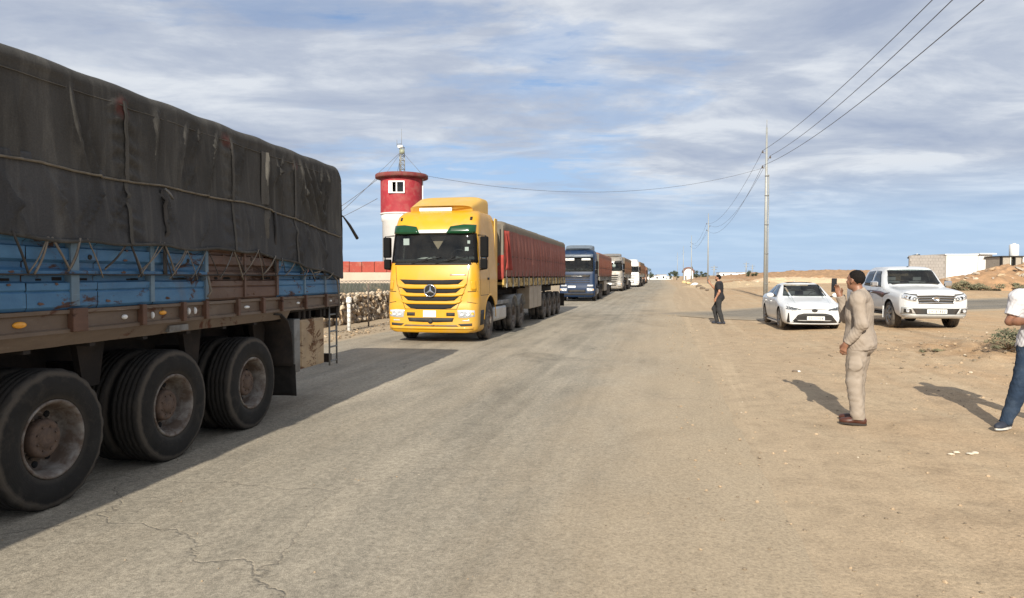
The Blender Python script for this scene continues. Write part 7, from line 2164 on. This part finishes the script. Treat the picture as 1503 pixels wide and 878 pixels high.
    if hem > 0.8: C.cone(pel + V3(0, 0.05, 0.05), pel + V3(0, 0.05, -0.1), 0.13 * g, 0.135 * g, 0.06); C.cone(pel + V3(0, -0.05, 0.05), pel + V3(0, -0.05, -0.1), 0.13 * g, 0.135 * g, 0.06)
    C.cut((0, 0, -1), -hem)
    if sleeve == 'long':
        C.cone(ch + V3(-0.01, 0, 0.16), nk + V3(-0.005, 0, 0.035), 0.085, 0.072, 0.02)
    for s_ in 'lr':
        a, b, c = V3(*J['sh_' + s_]), V3(*J['el_' + s_]), V3(*J['wr_' + s_]); A = Field(lo, hi, h)
        if sleeve == 'long':
            A.cone(a, b, 0.074, 0.058, 0.04); A.cone(b, c, 0.058, 0.043, 0.03); n = unit(c - b); A.cut(n, float(n @ (c - n * 0.012)))
        else:
            A.cone(a, b, 0.076, 0.066, 0.04); n = unit(b - a); A.cut(n, float(n @ (a + (b - a) * 0.72)))
        C.d = Field.smin(C.d, A.d, 0.035)
    # neck opening
    C.cone(nk + V3(0.01, 0, 0.02), nk + V3(0.02, 0, 0.12), 0.060, 0.09, 0.005, 's')
    C.d -= 0.005; C.wrinkle(0.0044, seed, 26, 0.9, 2.2); C.wrinkle(0.0020, seed + 3, 58, 1.3, 2.0); C.crease(0.0040, seed + 1, 27)
    shirt = C.mesh('shirt' if sleeve != 'long' else 'jacket', top, T)
    # trousers
    C = Field(lo, hi, h)
    C.ell(pel, (0.128 * g, 0.175 * g, 0.15), None, 0.05); C.ell(pel + V3(-0.06, 0, -0.04), (0.098, 0.15, 0.11), None, 0.05)
    for s_ in 'lr':
        a, b, c = V3(*J['hip_' + s_]), V3(*J['kn_' + s_]), V3(*J['an_' + s_]); w_ = J.get('wide', 0.0)
        A = Field(lo, hi, h); A.cone(a, b, 0.104 * g, 0.073 + w_, 0.04); A.cone(b, c - (c - b) * 0.0, 0.072 + w_, 0.058 + w_, 0.04); n = unit(c - b); A.cut(n, float(n @ (c + n * 0.012)))
        C.d = Field.smin(C.d, A.d, 0.03)
        if J.get('pocket'): C.ell(a + (b - a) * 0.5 + V3(-0.015, 0.090 if s_ == 'l' else -0.085, 0), (0.062, 0.018, 0.085), None, 0.012)
    C.cut((0, 0, 1), float(pel[2] + 0.09)); C.d -= 0.006; C.wrinkle(0.0046, seed + 5, 26, 0.9, 2.2); C.wrinkle(0.0020, seed + 6, 54, 1.4, 2.0); C.crease(0.0032, seed + 2, 23)
    C.mesh('trousers', bottom, T)
    # shoes
    for s_ in 'lr':
        c = V3(*J['an_' + s_]); t = unit(V3(*J['toe_' + s_])); t2 = unit(V3(t[0], t[1], 0)); z0 = c[2] - 0.075
        M2 = np.stack([t2, np.cross([0, 0, 1], t2), [0, 0, 1]], 1).tolist()
        S_ = Field(list(c - 0.26), list(c + 0.26), 0.006)
        b0 = V3(c[0], c[1], z0)
        S_.ell(b0 - t2 * 0.035 + V3(0, 0, 0.045), (0.055, 0.040, 0.055), M2, 0.02); S_.ell(b0 + t2 * 0.12 + V3(0, 0, 0.032), (0.085, 0.046, 0.040), M2, 0.03)
        S_.cone(b0 + V3(0, 0, 0.06), b0 + V3(0, 0, 0.085), 0.046, 0.043, 0.02); S_.cone(b0 + V3(0, 0, 0.05), b0 + t2 * 0.1 + V3(0, 0, 0.04), 0.04, 0.036, 0.02)
        S_.cut((0, 0, -1), -(z0 + 0.014)); sh = S_.mesh('shoe', shoes[0], T)
        so = MB(); pts = []
        for k in range(20):
            a = 2 * math.pi * k / 20; f = 0.075 + 0.135 * math.cos(a) ; pts.append(b0 + t2 * (0.055 + 0.145 * math.cos(a)) + np.cross([0, 0, 1], t2) * math.sin(a) * (0.050 if math.cos(a) > 0 else 0.043))
        so.prism([(p[0], p[1]) for p in pts], 'z', z0 - 0.002, z0 + 0.020); so.build('sole', shoes[1], sh)
    return T, P

M_khaki = plain('khaki_cloth', (0.300, 0.252, 0.210), 0.95, vary=0.12, scale=7, dirt=(0.22, 0.175, 0.135), dirt_amt=0.35, spec=0.15, bump=0.25, bscale=180)
M_khakit = plain('khaki_trousers', (0.285, 0.240, 0.198), 0.95, vary=0.12, scale=7, dirt=(0.24, 0.19, 0.14), dirt_amt=0.3, spec=0.15, bump=0.25, bscale=180)
M_leather = plain('brown_leather', (0.065, 0.022, 0.014), 0.4, vary=0.25, scale=12, dirt=DUST, dirt_amt=0.15)
M_sole = plain('dark_sole', (0.03, 0.022, 0.018), 0.8)
M_blackc = plain('black_cloth', (0.014, 0.013, 0.016), 0.9, vary=0.2, bump=0.2, bscale=150)
M_blackt = plain('charcoal_trousers', (0.022, 0.022, 0.023), 0.9, vary=0.2, bump=0.2, bscale=150)
M_tee = plain('white_tshirt', (0.52, 0.51, 0.53), 0.9, vary=0.06, bump=0.15, bscale=150)
M_jeans = plain('blue_denim', (0.022, 0.036, 0.062), 0.95, vary=0.25, scale=5, spec=0.15, dirt=(0.085, 0.11, 0.145), dirt_amt=0.28, dirt_scale=4, bump=0.3, bscale=200)
M_trainer = plain('navy_trainer', (0.02, 0.025, 0.04), 0.7, vary=0.2)
M_tsole = plain('trainer_sole', (0.50, 0.48, 0.44), 0.7, vary=0.1)
M_phone = plain('phone_dark', (0.03, 0.03, 0.032), 0.25, vary=0.1)

def phone(c, fw, up, label, wd=0.075, hg=0.16):
    """a phone held up: stands as a thing of its own in the hand"""
    fw = Vector(fw).normalized(); up = Vector(up); up = (up - fw * up.dot(fw)).normalized(); lf = up.cross(fw)
    M = Matrix((fw, lf, up)).transposed()
    T = thing('phone', label, 'phone', c)
    m = MB(); m.obox((0, 0, 0), (0.009, wd, hg), M); m.build('case', M_phone, T, bev=0.004)
    m = MB(); m.obox(-fw * 0.0048, (0.001, wd * 0.92, hg * 0.94), M); m.build('screen', plain('phone_screen', (0.02, 0.022, 0.026), 0.1), T)
    m = MB(); m.obox(fw * 0.0055 + up * hg * 0.36 + lf * wd * 0.2, (0.003, wd * 0.4, hg * 0.16), M); m.build('camera_bump', M_black, T)
    return T

def to_world(loc, face, p):
    a = math.atan2(face[1], face[0]); c, s = math.cos(a), math.sin(a)
    return (loc[0] + c * p[0] - s * p[1], loc[1] + s * p[0] + c * p[1], loc[2] + p[2])
def dir_world(face, p):
    a = math.atan2(face[1], face[0]); c, s = math.cos(a), math.sin(a)
    return (c * p[0] - s * p[1], s * p[0] + c * p[1], p[2])

# man in khaki filming with a raised phone
KF = (-0.79, 0.61); KL = (4.03, 8.22, ter(4.03, 8.22) + 0.002)
KJ = dict(pelvis=(-0.015, 0, 0.97), chest=(-0.01, 0, 1.33), neck=(0.0, 0, 1.50), head=(0.045, -0.005, 1.668), look=(1, -0.42, 0.06),
          sh_l=(-0.02, 0.195, 1.445), el_l=(-0.085, 0.268, 1.165), wr_l=(0.075, 0.268, 0.945), hd_l=(0.35, -0.04, -0.94), pn_l=(-0.35, -0.90, -0.1), th_l=(1, -0.2, 0.2), cu_l=0.42,
          sh_r=(0.02, -0.19, 1.45), el_r=(0.185, -0.250, 1.215), wr_r=(0.250, -0.175, 1.475), hd_r=(0.35, 0.15, 0.92), pn_r=(-0.2, 0.95, -0.1), th_r=(-0.75, 0.1, 0.5), cu_r=0.38,
          hip_l=(-0.01, 0.09, 0.93), kn_l=(0.02, 0.10, 0.50), an_l=(-0.03, 0.10, 0.078), toe_l=(1, 0.10, 0), hip_r=(-0.01, -0.09, 0.93), kn_r=(0.03, -0.10, 0.50), an_r=(0.03, -0.105, 0.078), toe_r=(1, -0.12, 0), wide=0.008, pocket=True)
T_, P_ = person('man in a khaki jacket and trousers holding up a phone before the white saloon', KL, KF, KJ, M_skin2, M_hair, M_khaki, M_khakit, (M_leather, M_sole), h=0.007, hem=0.875, seed=4, girth=1.04)
m = MB(); m.lathe([(0.092, 0.0), (0.099, 0.02), (0.094, 0.055), (0.086, 0.06)], origin=(-0.005, 0, 1.475), n=24, caps=False); o = m.build('collar', M_khaki, T_); solidify(o, 0.006)
phone(to_world(KL, KF, (0.307, -0.137, 1.605)), (-0.36, 0.93, 0.03), (0, 0, 1), 'dark phone held upright by the man in khaki', 0.08, 0.165)

# man in black walking and filming
BF = (-0.86, 0.51); BL = (7.49, 25.6, ter(7.49, 25.6) + 0.012)
BJ = dict(pelvis=(0.0, 0, 0.955), chest=(0.01, 0, 1.32), neck=(0.02, 0, 1.49), head=(0.05, 0, 1.655), look=(1, 0.0, 0.02),
          sh_l=(0.0, 0.19, 1.44), el_l=(-0.07, 0.25, 1.16), wr_l=(0.06, 0.24, 0.92), hd_l=(0.3, 0, -0.95), pn_l=(-0.2, -0.95, 0), th_l=(1, 0, 0.2), cu_l=0.4,
          sh_r=(0.03, -0.18, 1.45), el_r=(0.22, -0.20, 1.27), wr_r=(0.38, -0.10, 1.47), hd_r=(0.4, 0.15, 0.9), pn_r=(-0.2, 0.95, 0), th_r=(-0.7, 0.1, 0.5), cu_r=0.38,
          hip_l=(0.0, 0.09, 0.92), kn_l=(-0.02, 0.10, 0.49), an_l=(-0.16, 0.10, 0.078), toe_l=(1, 0.1, 0), hip_r=(0.01, -0.09, 0.92), kn_r=(0.20, -0.10, 0.53), an_r=(0.10, -0.10, 0.078), toe_r=(1, -0.1, 0), wide=0.004, beard=True)
person('man in black shirt and trousers walking on the asphalt apron with a raised phone', BL, BF, BJ, M_skin, M_hair, M_blackc, M_blackt, (M_trainer, M_sole), h=0.010, hem=0.90, sleeve='short', seed=14, girth=1.04)
phone(to_world(BL, BF, (0.455, -0.07, 1.60)), dir_world(BF, (0.95, 0.3, 0.05)), (0, 0, 1), 'dark phone held up by the man in black', 0.08, 0.16)

# man in white tee shirt and jeans, cut by the frame
RF = (-0.35, -0.94); RL = (5.73, 7.68, ter(5.73, 7.68) + 0.002)
RJ = dict(pelvis=(0.0, 0, 0.95), chest=(0.0, 0, 1.31), neck=(0.02, 0, 1.48), head=(0.055, 0, 1.645), look=(0.9, -0.1, -0.25),
          sh_l=(0.0, 0.195, 1.43), el_l=(0.05, 0.29, 1.17), wr_l=(0.27, 0.13, 1.16), hd_l=(0.6, -0.75, 0.15), pn_l=(-0.3, 0, 0.95), th_l=(0.6, 0.5, 0.6), cu_l=0.55,
          sh_r=(0.0, -0.195, 1.43), el_r=(0.03, -0.285, 1.165), wr_r=(0.255, -0.10, 1.185), hd_r=(0.6, 0.75, 0.2), pn_r=(-0.3, 0, 0.95), th_r=(0.6, -0.5, 0.6), cu_r=0.55,
          hip_l=(0.0, 0.09, 0.915), kn_l=(0.03, 0.19, 0.49), an_l=(-0.02, 0.27, 0.078), toe_l=(0.9, 0.5, 0), hip_r=(0.0, -0.09, 0.915), kn_r=(0.10, -0.185, 0.50), an_r=(0.10, -0.315, 0.078), toe_r=(0.75, -0.66, 0), wide=0.0)
T_, P_ = person('man in white t-shirt and blue jeans standing at the frame edge over his shadow', RL, RF, RJ, M_skin2, M_hair, M_tee, M_jeans, (M_trainer, M_tsole), h=0.007, hem=0.90, sleeve='short', seed=24)
# dark printed bars on the chest of the shirt
bv = bvh_of([c for c in T_.children if c.name.startswith('shirt')][0])
for z in (1.335, 1.362, 1.39): patch(bv, [(-0.11, z + 0.006), (0.11, z + 0.006)], [(-0.11, z - 0.006), (0.11, z - 0.006)], nu=12, nv=1, off=0.003, thick=0.003).build('shirt_print', M_blackc, T_)
patch(bv, [(-0.115, 1.43), (-0.10, 1.43)], [(-0.115, 1.32), (-0.10, 1.32)], nu=1, nv=8, off=0.003, thick=0.003).build('shirt_print', M_blackc, T_)
phone(to_world(RL, RF, (0.365, 0.02, 1.245)), dir_world(RF, (0.5, 0, -0.8)), (0.0, 0.2, 1), 'phone held low by the man in jeans', 0.075, 0.15)
